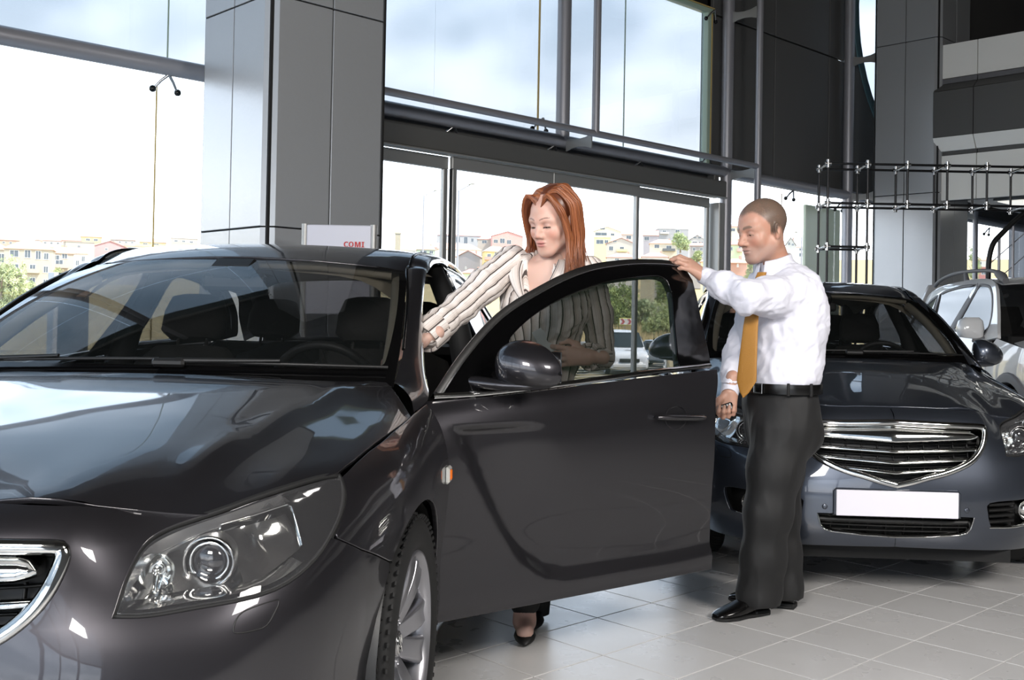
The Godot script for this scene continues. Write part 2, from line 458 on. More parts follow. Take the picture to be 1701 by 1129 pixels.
func build_facade() -> void:
	var z := -5.7
	# plinth under the glass
	var pl := MB.new()
	pl.box(Vector3(4.5, -0.5, -6.0), Vector3(25.6, 0.98, 0.3)); pl.box(Vector3(4.5, 0.03, -5.9), Vector3(25.2, 0.06, 0.10), 0.01)
	structure("trim_1", pl, M.alu)
	# lower clear glazing: left of the doors, the doors, right of them
	var w1 := structure("window_1", bar(Vector3(-8.0, 0.09, -5.9), Vector3(0.9, 0.09, -5.9), 0.04), M.alu)
	var xs := [-7.9, -5.1, -3.0, -1.5, -0.21, 0.92]
	for k in 5: pane_box(w1, xs[k], xs[k + 1], 0.1, 3.12, M.clear)
	var w2 := structure("window_2", bar(Vector3(7.1, 0.09, -5.9), Vector3(17.0, 0.09, -5.9), 0.04), M.alu)
	xs = [7.12, 8.62, 10.05, 11.6, 13.3, 14.9, 16.9]
	for k in 6: pane_box(w2, xs[k], xs[k + 1], 0.1, 3.05, M.clear)
	# upper tinted glazing: tall on the left, a framed field over the doors
	var w3 := structure("window_3", bar(Vector3(-8.0, 7.1, -5.9), Vector3(1.0, 7.1, -5.9), 0.05), M.beam)
	xs = [-7.9, -6.0, -4.0, -2.0, -0.13, 1.12]
	for k in 5:
		for r in 2: pane_box(w3, xs[k], xs[k + 1], [3.14, 5.09][r], [5.08, 7.05][r], M.tint)
	var w4b := MB.new()
	w4b.box(Vector3(4.0, 5.13, -5.88), Vector3(5.95, 0.06, 0.10), 0.008); w4b.box(Vector3(6.86, 4.12, -5.88), Vector3(0.07, 2.0, 0.10), 0.008)
	var w4 := structure("window_4", w4b, M.green_edge)
	xs = [1.14, 2.55, 3.94, 5.32, 6.82]
	for k in 4: pane_box(w4, xs[k], xs[k + 1], 3.12, 5.09, M.tint)
	var seam := MB.new()
	seam.box(Vector3(3.94, 4.12, -5.885), Vector3(0.02, 1.96, 0.01)); seam.box(Vector3(6.90, 4.12, -5.83), Vector3(0.014, 2.0, 0.014)); seam.box(Vector3(4.0, 5.165, -5.83), Vector3(5.9, 0.014, 0.014))
	put("seal", seam, M.edge, w4)
	# dark cladding above and beside the framed field
	var cl := structure("wall_front", boxes([[Vector3(4.0, 6.2, -5.95), Vector3(6.0, 2.05, 0.06)], [Vector3(8.52, 5.16, -5.95), Vector3(3.2, 4.15, 0.06)], [Vector3(6.98, 4.1, -5.95), Vector3(0.2, 2.2, 0.06)], [Vector3(4.5, 7.4, -6.05), Vector3(25.6, 0.6, 0.25)]]), M.joint)
	for c in [[6.93, 8.32], [8.34, 9.72], [9.74, 10.2]]:
		for r in [[3.17, 5.09], [5.11, 7.1]]:
			var b := MB.new()
			b.box(Vector3((c[0] + c[1]) / 2, (r[0] + r[1]) / 2, -5.86), Vector3(c[1] - c[0], r[1] - r[0], 0.05), 0.006)
			put("panel", b, M.clad_dark, cl)
	for k in 4:
		var b := MB.new()
		b.box(Vector3(1.7 + 1.4 * k, 6.16, -5.86), Vector3(1.385, 1.88, 0.05), 0.006)
		put("panel", b, M.clad_dark, cl)
	# cladding round the big round window at the right
	var cw := CSGCombiner3D.new(); cw.name = "wall_front_right"
	var cb := CSGBox3D.new(); cb.name = "sheet"; cb.size = Vector3(6.7, 4.0, 0.16); cb.position = Vector3(13.65, 5.15, -5.9); cw.add_child(cb)
	var cy := CSGCylinder3D.new(); cy.name = "opening"; cy.radius = 2.25; cy.height = 0.6; cy.sides = 48; cy.rotation.x = PI / 2; cy.position = Vector3(12.6, 6.0, -5.9); cy.operation = CSGShape3D.OPERATION_SUBTRACTION; cw.add_child(cy)
	cw.material_override = M.clad_dark
	cw.set_meta("kind", "structure"); add_child(cw)
	var rg := MB.new()
	rg.lathe([Vector2(2.25, -0.12), Vector2(2.10, -0.12), Vector2(2.10, 0.10), Vector2(2.25, 0.10)], 48, Transform3D(Basis.from_euler(Vector3(PI / 2, 0, 0)), Vector3(12.6, 6.0, -5.9)))
	var w5 := structure("window_5", rg, mat(Color(0.30, 0.42, 0.44), 0.4, 0.2))
	var gd := MB.new()
	gd.lathe([Vector2(0.001, -0.006), Vector2(2.11, -0.006), Vector2(2.11, 0.006), Vector2(0.001, 0.006)], 48, Transform3D(Basis.from_euler(Vector3(PI / 2, 0, 0)), Vector3(12.6, 6.0, -5.95)))
	put("pane", gd, glass(Color(0.35, 0.50, 0.60), 0.35), w5)
	# tubes: the thick outer chord, the slim inner one, uprights and the plates between them
	structure("trim_2", bar(Vector3(-8.0, 3.10, z), Vector3(17.0, 3.10, z), 0.068, 14), M.steel)
	structure("trim_3", bar(Vector3(0.9, 3.135, z + 0.46), Vector3(7.09, 3.135, z + 0.46), 0.036, 12), M.steel)
	for x in [-4.8, -1.84, 1.13, 4.13, 7.07, 10.06, 13.37]:
		var o := structure("trim_4", bar(Vector3(x, 3.1 if x > 1.0 and x < 5.0 else 0.0, z), Vector3(x, 7.3, z), 0.075, 14), M.steel)
		var inner: float = z + 0.46
		put("upright", bar(Vector3(x + 0.02, 3.13 if x < 5.0 else 0.0, inner), Vector3(x + 0.02, 7.3, inner), 0.042, 12), M.steel, o)
		for y in [3.06, 5.05]:
			var p := MB.new()
			p.prism(PackedVector2Array([Vector2(0.06, 0.075), Vector2(0.14, 0.05), Vector2(0.24, 0.04), Vector2(0.34, 0.05), Vector2(0.43, 0.075), Vector2(0.43, -0.075), Vector2(0.34, -0.05), Vector2(0.24, -0.04), Vector2(0.14, -0.05), Vector2(0.06, -0.075)]), 0.014, Transform3D(Basis(Vector3(0, 0, 1), Vector3.UP, Vector3(-1, 0, 0)), Vector3(x + 0.007, y, z)))
			put("plate", p, M.alu, o)
	# door header: a box beam, lit lower edge painted paler, the recess above it
	var hb := MB.new()
	hb.box(Vector3(3.95, 2.875, -5.74), Vector3(6.12, 0.20, 0.20), 0.012)
	var head := structure("trim_5", hb, M.beam)
	var lit_edge := MB.new()
	lit_edge.box(Vector3(3.95, 2.768, -5.66), Vector3(6.12, 0.022, 0.07), 0.006)
	put("lit_edge", lit_edge, M.alu, head)
	var rec := MB.new()
	rec.box(Vector3(3.95, 3.04, -5.85), Vector3(6.1, 0.14, 0.05)); rec.box(Vector3(6.85, 3.02, -5.74), Vector3(0.10, 0.10, 0.12), 0.01)
	put("soffit", rec, M.clad_dark, head)
	for x in [2.65, 4.02, 5.43]:
		var br := MB.new()
		tri_bracket(br, Vector3(x, 3.05, z), 0.13, 0.12)
		put("bracket", br, M.satin, head)
	# sliding doors
	var edges := [0.95, 2.65, 4.03, 5.43, 6.84]
	for k in 4:
		var x0: float = edges[k]; var x1: float = edges[k + 1]
		var zz := -5.80 if k % 3 == 0 else -5.74
		var fr := MB.new()
		fr.box(Vector3((x0 + x1) / 2, 2.70, zz), Vector3(x1 - x0, 0.12, 0.05), 0.006); fr.box(Vector3((x0 + x1) / 2, 0.08, zz), Vector3(x1 - x0, 0.14, 0.05), 0.006)
		for x in [x0 + 0.032, x1 - 0.032]: fr.box(Vector3(x, 1.39, zz), Vector3(0.055, 2.5, 0.05), 0.006)
		var d := structure("door_%d" % (k + 1), fr, M.alu)
		pane_box(d, x0 + 0.055, x1 - 0.055, 0.14, 2.66, M.clear, zz)
		if k == 1 or k == 2:
			var rb := MB.new()
			rb.box(Vector3(x0 + 0.004, 1.39, zz), Vector3(0.02, 2.5, 0.03))
			put("seal", rb, M.rubber, d)
	var jb := MB.new()
	jb.box(Vector3(6.93, 1.35, -5.76), Vector3(0.12, 2.7, 0.22), 0.01)
	structure("trim_6", jb, M.alu)
	# seams of the butt-jointed glass
	for s in [[-0.21, 0.1, 3.0, 0], [-0.13, 3.2, 5.08, 1], [5.32, 3.2, 5.08, 1], [8.62, 0.1, 3.0, 0]]:
		var sm := MB.new()
		sm.box(Vector3(s[0], (s[1] + s[2]) / 2, -5.888), Vector3(0.012, s[2] - s[1], 0.006))
		structure("trim_7", sm, M.green_edge if s[3] else M.edge)
	var gp := MB.new()
	gp.box(Vector3(10.45, 1.55, -6.35), Vector3(1.0, 2.9, 0.05), 0.01)
	structure("trim_8", gp, mat(Color(0.72, 0.73, 0.62), 0.6))
	spider("glass_fitting", Vector3(-0.20, 3.04, z), "steel two-armed glass fitting left of the panelled column")
	spider("glass_fitting", Vector3(8.62, 3.03, z), "steel two-armed glass fitting above the man's head")
	spider("glass_fitting", Vector3(10.0, 3.0, z - 0.05), "steel two-armed glass fitting beside the pipe frame's top corner")
	spider("glass_fitting", Vector3(15.05, 3.0, z), "steel two-armed glass fitting above the stair rail")
	spider("glass_fitting", Vector3(3.9, 3.32, z - 0.06), "small steel glass fitting between the two chord tubes")
	spider("glass_fitting", Vector3(6.8, 3.30, z - 0.06), "small steel glass fitting at the framed field's lower corner")
	spider("glass_fitting", Vector3(6.86, 5.12, z - 0.06), "steel glass fitting at the framed field's upper corner")

func bar(a: Vector3, b: Vector3, r: float, seg := 8) -> MB:
	var m := MB.new()
	m.tube([a, b], r, seg)
	return m

func boxes(list: Array, bev := 0.0) -> MB:
	var m := MB.new()
	for l in list: m.box(l[0], l[1], bev)
	return m

func column(x0: float, x1: float, z0: float, z1: float, ys: Array, ch: float) -> void:
	var core := structure("column", boxes([[Vector3((x0 + x1) / 2, 3.65, (z0 + z1) / 2), Vector3(x1 - x0 - 0.05, 7.3, z1 - z0 - 0.05)]]), M.joint)
	var g := 0.011
	for k in ys.size() - 1:
		var y0: float = ys[k] + g / 2; var y1: float = ys[k + 1] - g / 2
		var h := y1 - y0; var yc := (y0 + y1) / 2
		var xm := (x0 + x1) / 2; var zm := (z0 + z1) / 2
		for side in 4:
			for half in 2:
				var b := MB.new()
				if side < 2:
					var lo := x0 + ch if half == 0 else xm + g / 2; var hi := xm - g / 2 if half == 0 else x1 - ch
					b.box(Vector3((lo + hi) / 2, yc, (z1 - 0.015) if side == 0 else (z0 + 0.015)), Vector3(hi - lo, h, 0.03), 0.003)
				else:
					var lo2 := z0 + ch if half == 0 else zm + g / 2; var hi2 := zm - g / 2 if half == 0 else z1 - ch
					b.box(Vector3((x0 + 0.015) if side == 2 else (x1 - 0.015), yc, (lo2 + hi2) / 2), Vector3(0.03, h, hi2 - lo2), 0.003)
				put("panel", b, M.clad, core)
		for c in [[x0, z0, 1, 1], [x1, z0, -1, 1], [x0, z1, 1, -1], [x1, z1, -1, -1]]:
			var p := MB.new()
			var a: Vector3 = Vector3(c[0], 0, c[1] + c[3] * ch); var q: Vector3 = Vector3(c[0] + c[2] * ch, 0, c[1])
			var n := Vector3(-c[2], 0, -c[3]).normalized()
			for yy in [[y0, y1]]:
				p.quad(a + Vector3.UP * yy[0], q + Vector3.UP * yy[0], q + Vector3.UP * yy[1], a + Vector3.UP * yy[1], n)
				var i := -n * 0.03
				p.quad(a + i + Vector3.UP * yy[0], q + i + Vector3.UP * yy[0], q + i + Vector3.UP * yy[1], a + i + Vector3.UP * yy[1], -n)
				for e in [yy[0], yy[1]]: p.quad(a + Vector3.UP * e, q + Vector3.UP * e, q + i + Vector3.UP * e, a + i + Vector3.UP * e, Vector3.UP if e == yy[1] else Vector3.DOWN)
			put("corner_trim", p, M.clad, core)

func build_columns() -> void:
	column(-0.17, 0.83, -5.25, -4.25, [0.0, 0.22, 1.80, 3.385, 4.97, 6.55, 7.28], 0.07)
	column(9.91, 10.91, -5.25, -4.25, [0.0, 0.9, 3.03, 5.15, 7.28], 0.07)

func build_mezzanine() -> void:
	# balcony front at the right, a panelled fascia with a projecting dark band
	var x := 10.0
	var z0 := -4.33; var z1 := 8.9
	var slab := MB.new()
	slab.box(Vector3(13.7, 3.35, (z0 + z1) / 2), Vector3(6.9, 0.7, z1 - z0))
	var s := structure("slab", slab, M.clad_mid)
	var prof := [[5.04, 4.58, 0.0, 0.0, "clad_white"], [4.57, 4.505, 0.0, 0.0, "clad_mid"], [4.50, 4.39, 0.0, 0.12, "clad_dark"], [4.385, 3.765, 0.12, 0.12, "clad_dark"], [3.76, 3.585, 0.12, 0.02, "clad_white"], [3.58, 3.53, -0.02, -0.02, "clad_dark"], [3.525, 2.92, 0.0, 0.0, "clad_white"]]
	var zs := [z0]
	var zz := -3.77
	while zz < z1:
		zs.push_back(zz); zz += 1.9
	zs.push_back(z1)
	var back := MB.new()
	back.box(Vector3(x + 0.10, 3.98, (z0 + z1) / 2), Vector3(0.10, 2.12, z1 - z0))
	put("fascia_frame", back, M.joint, s)
	for k in zs.size() - 1:
		for p in prof:
			var b := MB.new()
			var a0 := Vector3(x - p[2], p[0], 0); var a1 := Vector3(x - p[3], p[1], 0)
			var poly := PackedVector2Array([Vector2(a0.x, a0.y), Vector2(x + 0.05, a0.y), Vector2(x + 0.05, a1.y), Vector2(a1.x, a1.y)])
			b.prism(poly, zs[k + 1] - zs[k] - 0.012, Transform3D(Basis.IDENTITY, Vector3(0, 0, zs[k] + 0.006)))
			put("panel", b, M[p[4]], s)
	# dark room behind the balcony, and the lit ceiling recess under it
	var bk := MB.new()
	bk.box(Vector3(13.8, 5.6, -4.6), Vector3(5.6, 3.4, 0.06))
	put("upper_wall", bk, M.clad_dark, s)
	var lamp := thing("ceiling_light", "long white ceiling light panel under the balcony", "ceiling light", Transform3D(Basis.IDENTITY, Vector3(11.2, 2.985, -2.6)))
	put("housing", boxes([[Vector3.ZERO, Vector3(0.7, 0.03, 2.6)]], 0.006), M.alu, lamp)
	var em := mat(Color(0.9, 0.9, 0.88), 0.5)
	em.emission_enabled = true; em.emission = Color(1, 0.99, 0.95); em.emission_energy_multiplier = 0.8
	put("diffuser", boxes([[Vector3(0, -0.02, 0), Vector3(0.62, 0.012, 2.5)]]), em, lamp)
	var al := AreaLight3D.new()
	al.name = "lamp_glow"; al.area_size = Vector2(0.6, 2.4); al.light_energy = 0.5; al.shadow_enabled = true; al.light_color = Color(1, 0.99, 0.95)
	al.transform = Transform3D(Basis.from_euler(Vector3(-PI / 2, 0, 0)), Vector3(0, -0.04, 0))
	lamp.add_child(al)

func build_fixtures() -> void:
	# gantry of dark pipes with bright couplers
	var g := thing("pipe_frame", "tall box frame of thin dark steel pipes standing behind the blue-grey sedan", "display frame")
	var a := Vector3(5.53, 0, -3.34); var dir := Vector3(0.7066, 0, 0.7076); var back := Vector3(0.30, 0, -0.29) * 0.93
	var st := 0.398
	var dark := mat(Color(0.16, 0.16, 0.165), 0.3, 0.7)
	var hs := [2.815, 2.42, 1.985]
	var n := 9
	for q in 2:
		var o := a + (back if q == 1 else Vector3.ZERO)
		for r in 2: put("rail", bar(o + Vector3.UP * hs[r], o + dir * st * n + Vector3.UP * hs[r], 0.0125), dark, g)
		put("rail", bar(o + Vector3.UP * hs[2], o + dir * st + Vector3.UP * hs[2], 0.0125), dark, g)
		for k in n + 1:
			var foot: float = 0.0 if k < 2 or k > n - 2 else hs[1] 
			put("upright", bar(o + dir * st * k + Vector3.UP * foot, o + dir * st * k + Vector3.UP * hs[0], 0.0125), dark, g)
	for k in n + 1:
		for r in (3 if k < 2 else 2):
			var p: Vector3 = a + dir * st * k + Vector3.UP * hs[r]
			put("strut", bar(p, p + back, 0.0125), M.satin, g)
			for q in 2:
				var c: Vector3 = p + back * q
				var cb := MB.new()
				cb.tube([c - dir * 0.03, c + dir * 0.03], 0.019, 8); cb.tube([c - Vector3.UP * 0.04, c + Vector3.UP * 0.04], 0.019, 8)
				put("coupler", cb, M.satin, g)
	# stair with a bent handrail at the far right
	var st_o := thing("staircase", "staircase with a bent dark handrail and steel balusters at the glass facade", "staircase")
	var p0 := Vector3(9.06, 0, -3.2)
	var sd := Vector3(0.7066, 0, 0.7076)
	var side := Vector3(0.7076, 0, -0.7066)
	var plat := MB.new()
	plat.box(p0 + sd * 0.5 + side * 0.6 + Vector3.UP * 0.42, Vector3(1.5, 0.84, 1.2), 0.01, Basis(sd, Vector3.UP, -side))
	put("landing", plat, M.clad_mid, st_o)
	for k in 7:
		var tr := MB.new()
		tr.box(p0 + sd * (0.95 + 0.28 * k) + side * 0.6 + Vector3.UP * (1.03 + 0.26 * k), Vector3(0.32, 0.05, 1.1), 0.008, Basis(sd, Vector3.UP, -side))
		put("tread", tr, M.clad_mid, st_o)
	var sg := MB.new()
	sg.box(p0 + sd * 1.85 + Vector3.UP * 1.72, Vector3(2.6, 0.25, 0.05), 0.005, Basis((sd * 0.73 + Vector3.UP * 0.68).normalized(), (Vector3.UP * 0.73 - sd * 0.68).normalized(), -side))
	put("stringer", sg, M.gloss_black, st_o)
	var hr := [p0 + Vector3.UP * 0.85]
	for q in [[0.0, 1.5], [0.0, 1.85], [0.01, 2.06], [0.06, 2.24], [0.17, 2.37], [0.32, 2.52], [0.62, 2.78], [1.3, 3.4], [2.2, 4.2]]: hr.push_back(p0 + sd * q[0] + Vector3.UP * q[1])
	var hm := MB.new()
	hm.tube(spline(hr, 5), 0.032, 10)
	put("handrail", hm, M.black, st_o)
	for k in 6:
		var s := 0.13 + 0.17 * k
		var top := 2.30 + maxf(0.0, (s - 0.13)) * 0.92
		put("baluster", bar(p0 + sd * s + Vector3.UP * 0.85, p0 + sd * s + Vector3.UP * top, 0.018), M.steel, st_o)
	for y in [0.0, 0.28]:
		put("wire", bar(p0 + sd * 0.03 + Vector3.UP * (1.72 + y), p0 + sd * 2.0 + Vector3.UP * (3.5 + y), 0.006, 6), M.steel, st_o)
	# the price board by the column
	var sb := thing("sign_board", "low white display sign with red lettering in front of the column", "sign", Transform3D(Basis(Vector3(0.703, 0, 0.711), Vector3.UP, Vector3(-0.711, 0, 0.703)), Vector3(0.03, 0, -3.66)))
	put("panel", boxes([[Vector3(0, 1.5, 0), Vector3(0.42, 0.58, 0.04)]], 0.006), mat(Color(0.78, 0.78, 0.82), 0.35), sb)
	for s in [-0.225, 0.222]:
		var pb := MB.new()
		pb.tube([Vector3(s, 0.02, 0), Vector3(s, 1.795, 0)], 0.022, 10)
		put("post", pb, M.alu, sb)
	put("base", boxes([[Vector3(0, 0.012, 0), Vector3(0.6, 0.024, 0.34)]], 0.006), M.alu, sb)
	var tmsh := TextMesh.new()
	var fnt := SystemFont.new(); fnt.font_names = PackedStringArray(["Droid Sans"]); fnt.font_weight = 700
	tmsh.font = fnt; tmsh.text = "COMI"; tmsh.font_size = 24; tmsh.pixel_size = 0.0021; tmsh.depth = 0.004
	put("lettering", tmsh, mat(Color(0.72, 0.12, 0.12), 0.5), sb, Transform3D(Basis.IDENTITY, Vector3(0.10, 1.665, 0.022)))
	# two unseen light boxes, out of view, placed to light the scene from the front
	unseen_softbox("unseen_softbox", "large unseen light box out of view beside the camera, placed to light the near car and the people", Vector3(-5.3, 3.1, 2.5), Vector3(-0.6, 0.9, -0.8), 1.5, 1.1, 23.0)
	unseen_softbox("unseen_softbox", "second unseen light box out of view behind the camera, placed to light the man and the car behind him", Vector3(-1.2, 3.6, 4.6), Vector3(0.3, 0.8, -0.8), 1.5, 1.1, 23.0)

func unseen_softbox(called: String, label: String, at: Vector3, aim: Vector3, w: float, h: float, power: float) -> void:
	var o := thing(called, label, "unseen light", Transform3D(Basis.looking_at(aim - at), at))
	var hb := MB.new()
	var f := [Vector3(-w / 2, -h / 2, 0), Vector3(w / 2, -h / 2, 0), Vector3(w / 2, h / 2, 0), Vector3(-w / 2, h / 2, 0)]
	var r := [Vector3(-0.1, -0.1, 0.5), Vector3(0.1, -0.1, 0.5), Vector3(0.1, 0.1, 0.5), Vector3(-0.1, 0.1, 0.5)]
	for k in 4: hb.quad(f[k], f[(k + 1) % 4], r[(k + 1) % 4], r[k])
	hb.quad(r[0], r[1], r[2], r[3], Vector3.BACK)
	put("hood", hb, M.black, o)
	var em := mat(Color(0.9, 0.9, 0.9), 0.6)
	em.emission_enabled = true; em.emission = Color(1, 0.98, 0.96); em.emission_energy_multiplier = power / (w * h) / PI * 0.6
	put("diffuser", boxes([[Vector3(0, 0, -0.005), Vector3(w - 0.04, h - 0.04, 0.01)]]), em, o)
	var inv := o.transform.affine_inverse()
	put("stand", bar(inv * at + Vector3(0, 0, 0.3), inv * Vector3(at.x, 0.0, at.z), 0.02), M.black, o)
	var al := AreaLight3D.new()
	al.name = "unseen_flash"; al.area_size = Vector2(w, h); al.light_energy = power; al.shadow_enabled = true; al.light_color = Color(1, 0.98, 0.96)
	al.position = Vector3(0, 0, -0.03); al.area_range = 40.0
	o.add_child(al)

# ---------- the sedan: its surfaces, in metres from the ground under the front axle (a forwards, b to its left, h up) ----------
var plan_pts := PackedVector2Array()
var plan_len := PackedFloat32Array()
var prof_s := []
var prof_t := []
var hood_b := [0.0, 0.2, 0.4, 0.48, 0.6, 0.73, 0.80, 0.90]
var hood_t := []
var s_of_tab := []
var scoop := PackedVector2Array()
var car_meshes := {}

func pv(l: Array) -> Array:
	var o := []
	for k in range(0, l.size(), 2): o.push_back(Vector2(l[k], l[k + 1]))
	return o

func pva(l: Array) -> PackedVector2Array:
	return PackedVector2Array(pv(l))

func car_tables() -> void:
	var p := pv([0.98, -0.15, 0.985, 0, 0.98, 0.15, 0.966, 0.30, 0.935, 0.45, 0.875, 0.58, 0.78, 0.70, 0.65, 0.79, 0.5, 0.845, 0.3, 0.885, 0, 0.915, -0.5, 0.905, -1.0, 0.91, -1.8, 0.915, -2.737, 0.905, -3.2, 0.87, -3.5, 0.80, -3.68, 0.68, -3.78, 0.5, -3.83, 0.25, -3.845, 0, -3.83, -0.25])
	var c := spline(p, 24)
	for k in range(24, c.size() - 24): plan_pts.push_back(c[k])
	plan_len.push_back(0.0)
	for k in range(1, plan_pts.size()): plan_len.push_back(plan_len[k - 1] + plan_pts[k].distance_to(plan_pts[k - 1]))
	for k in plan_pts.size():
		if plan_len[k] > 0.6 and plan_len[k] < 5.2: s_of_tab.push_back(Vector2(-plan_pts[k].x, plan_len[k]))
	var st := [
		[0.0, [0.14, 0.12, 0.19, 0.06, 0.26, 0.015, 0.35, 0, 0.45, 0, 0.55, 0.008, 0.65, 0.025, 0.72, 0.04, 0.78, 0.055, 0.81, 0.085, 0.835, 0.14, 0.86, 0.22]],
		[0.424, [0.14, 0.12, 0.19, 0.06, 0.28, 0.012, 0.40, 0, 0.50, 0.005, 0.58, 0.025, 0.65, 0.05, 0.72, 0.07, 0.77, 0.09, 0.81, 0.13, 0.84, 0.19, 0.87, 0.28]],
		[0.62, [0.14, 0.12, 0.19, 0.07, 0.28, 0.02, 0.42, 0, 0.52, 0.005, 0.60, 0.03, 0.66, 0.07, 0.72, 0.12, 0.78, 0.18, 0.82, 0.23, 0.85, 0.28, 0.88, 0.34]],
		[0.85, [0.14, 0.13, 0.19, 0.08, 0.28, 0.03, 0.45, 0, 0.55, 0, 0.62, 0.012, 0.68, 0.04, 0.74, 0.085, 0.80, 0.145, 0.84, 0.20, 0.87, 0.26, 0.90, 0.33]],
		[1.12, [0.14, 0.13, 0.19, 0.08, 0.28, 0.03, 0.45, 0.005, 0.6, 0, 0.68, 0.008, 0.74, 0.03, 0.79, 0.065, 0.83, 0.105, 0.86, 0.15, 0.885, 0.21, 0.91, 0.28]],
		[1.378, [0.14, 0.13, 0.19, 0.08, 0.28, 0.03, 0.45, 0.01, 0.6, 0, 0.70, 0.003, 0.77, 0.02, 0.82, 0.05, 0.855, 0.09, 0.88, 0.13, 0.90, 0.18, 0.92, 0.25]],
		[1.675, [0.14, 0.13, 0.19, 0.07, 0.28, 0.03, 0.45, 0.015, 0.6, 0.003, 0.72, 0, 0.80, 0.013, 0.85, 0.038, 0.885, 0.075, 0.91, 0.115, 0.93, 0.16, 0.95, 0.22]],
		[2.076, [0.14, 0.13, 0.19, 0.06, 0.28, 0.03, 0.45, 0.025, 0.6, 0.008, 0.72, 0, 0.83, 0.006, 0.88, 0.02, 0.92, 0.045, 0.95, 0.08, 0.97, 0.12, 0.99, 0.18]],
		[2.77, [0.14, 0.13, 0.19, 0.05, 0.28, 0.03, 0.45, 0.02, 0.6, 0.008, 0.75, 0, 0.86, 0.002, 0.92, 0.010, 0.96, 0.026, 0.99, 0.045, 1.02, 0.066, 1.05, 0.09]],
		[3.50, [0.14, 0.13, 0.19, 0.05, 0.28, 0.03, 0.45, 0.02, 0.6, 0.008, 0.75, 0, 0.88, 0.002, 0.95, 0.008, 1.0, 0.025, 1.03, 0.043, 1.06, 0.065, 1.09, 0.09]],
		[4.175, [0.14, 0.13, 0.19, 0.06, 0.28, 0.03, 0.45, 0.02, 0.6, 0.006, 0.75, 0, 0.90, 0.004, 0.97, 0.013, 1.02, 0.033, 1.05, 0.055, 1.08, 0.085, 1.11, 0.12]],
		[4.985, [0.14, 0.16, 0.19, 0.10, 0.28, 0.05, 0.45, 0.01, 0.6, 0, 0.75, 0, 0.88, 0.01, 0.95, 0.03, 0.99, 0.06, 1.02, 0.10, 1.05, 0.16, 1.08, 0.24]],
		[6.012, [0.14, 0.16, 0.19, 0.12, 0.28, 0.06, 0.45, 0.01, 0.6, 0, 0.75, 0.02, 0.88, 0.06, 0.95, 0.08, 0.99, 0.09, 1.02, 0.10, 1.05, 0.14, 1.08, 0.2]]]
	for k in st:
		prof_s.push_back(k[0]); prof_t.push_back(pv(k[1]))
	hood_t = [
		pv([-0.5, 1.035, -0.275, 1.018, 0, 0.986, 0.25, 0.952, 0.5, 0.912, 0.7, 0.872, 0.839, 0.837, 0.90, 0.815]),
		pv([-0.5, 1.033, -0.272, 1.016, 0, 0.982, 0.25, 0.948, 0.5, 0.907, 0.7, 0.866, 0.83, 0.834, 0.90, 0.810]),
		pv([-0.5, 1.028, -0.274, 1.009, 0, 0.971, 0.25, 0.934, 0.5, 0.891, 0.7, 0.846, 0.782, 0.823, 0.90, 0.775]),
		pv([-0.5, 1.025, -0.29, 1.006, 0, 0.963, 0.25, 0.923, 0.5, 0.875, 0.62, 0.836, 0.705, 0.802, 0.9, 0.70]),
		pv([-0.5, 1.018, -0.345, 1.0, 0, 0.942, 0.25, 0.898, 0.5, 0.842, 0.62, 0.803, 0.66, 0.788, 0.9, 0.66]),
		pv([-0.5, 1.0, -0.43, 0.992, -0.28, 0.957, 0, 0.912, 0.25, 0.874, 0.476, 0.827, 0.7, 0.72]),
		pv([-0.5, 0.952, -0.28, 0.923, 0, 0.888, 0.16, 0.865, 0.36, 0.825, 0.6, 0.72]),
		pv([-0.5, 0.865, -0.28, 0.84, 0, 0.80, 0.16, 0.77, 0.36, 0.72])]
	scoop = PackedVector2Array(spline(pv([-0.54, 0.79, -0.58, 0.745, -0.61, 0.687, -0.702, 0.538, -0.80, 0.42, -0.90, 0.345, -0.99, 0.316, -1.194, 0.303, -1.76, 0.30, -2.6, 0.36]), 5))

func s_of(a: float) -> float:
	return crv_lin(s_of_tab, -a)

func crv_lin(t: Array, x: float) -> float:
	var lo := 0; var hi := t.size() - 1
	while hi - lo > 1:
		var m := (lo + hi) >> 1
		if t[m].x > x: hi = m
		else: lo = m
	var p: Vector2 = t[lo]; var q: Vector2 = t[hi]
	return lerpf(p.y, q.y, clampf((x - p.x) / (q.x - p.x), -0.2, 1.2))

func plan_at(s: float) -> Vector2:
	var n := plan_len.size()
	var k := clampi(plan_len.bsearch(s) - 1, 0, n - 2)
	return plan_pts[k].lerp(plan_pts[k + 1], (s - plan_len[k]) / (plan_len[k + 1] - plan_len[k]))

func qsurf(s: float, h: float, d := 0.0) -> Vector3:
	# flank, nose and tail: s runs from the middle of the nose round the left side to the middle of the tail
	var sg := 1.0
	if s < 0.0: sg = -1.0; s = -s
	var p := plan_at(s)
	var tg := plan_at(s + 0.012) - plan_at(s - 0.012)
	if s < 0.013: tg = Vector2(0, 1)
	var nn := Vector2(tg.y, -tg.x).normalized()
	var i := 0
	while i < prof_s.size() - 2 and s > prof_s[i + 1]: i += 1
	var row := []
	for k in range(maxi(i - 1, 0), mini(i + 3, prof_s.size())): row.push_back(Vector2(prof_s[k], crv(prof_t[k], h)))
	var dep := crv(row, s) + d
	if s > 1.95 and s < 4.6: dep += 0.018 * scoop_at(p.x, h)
	return Vector3((p.y - nn.y * dep) * sg, h, p.x - nn.x * dep)

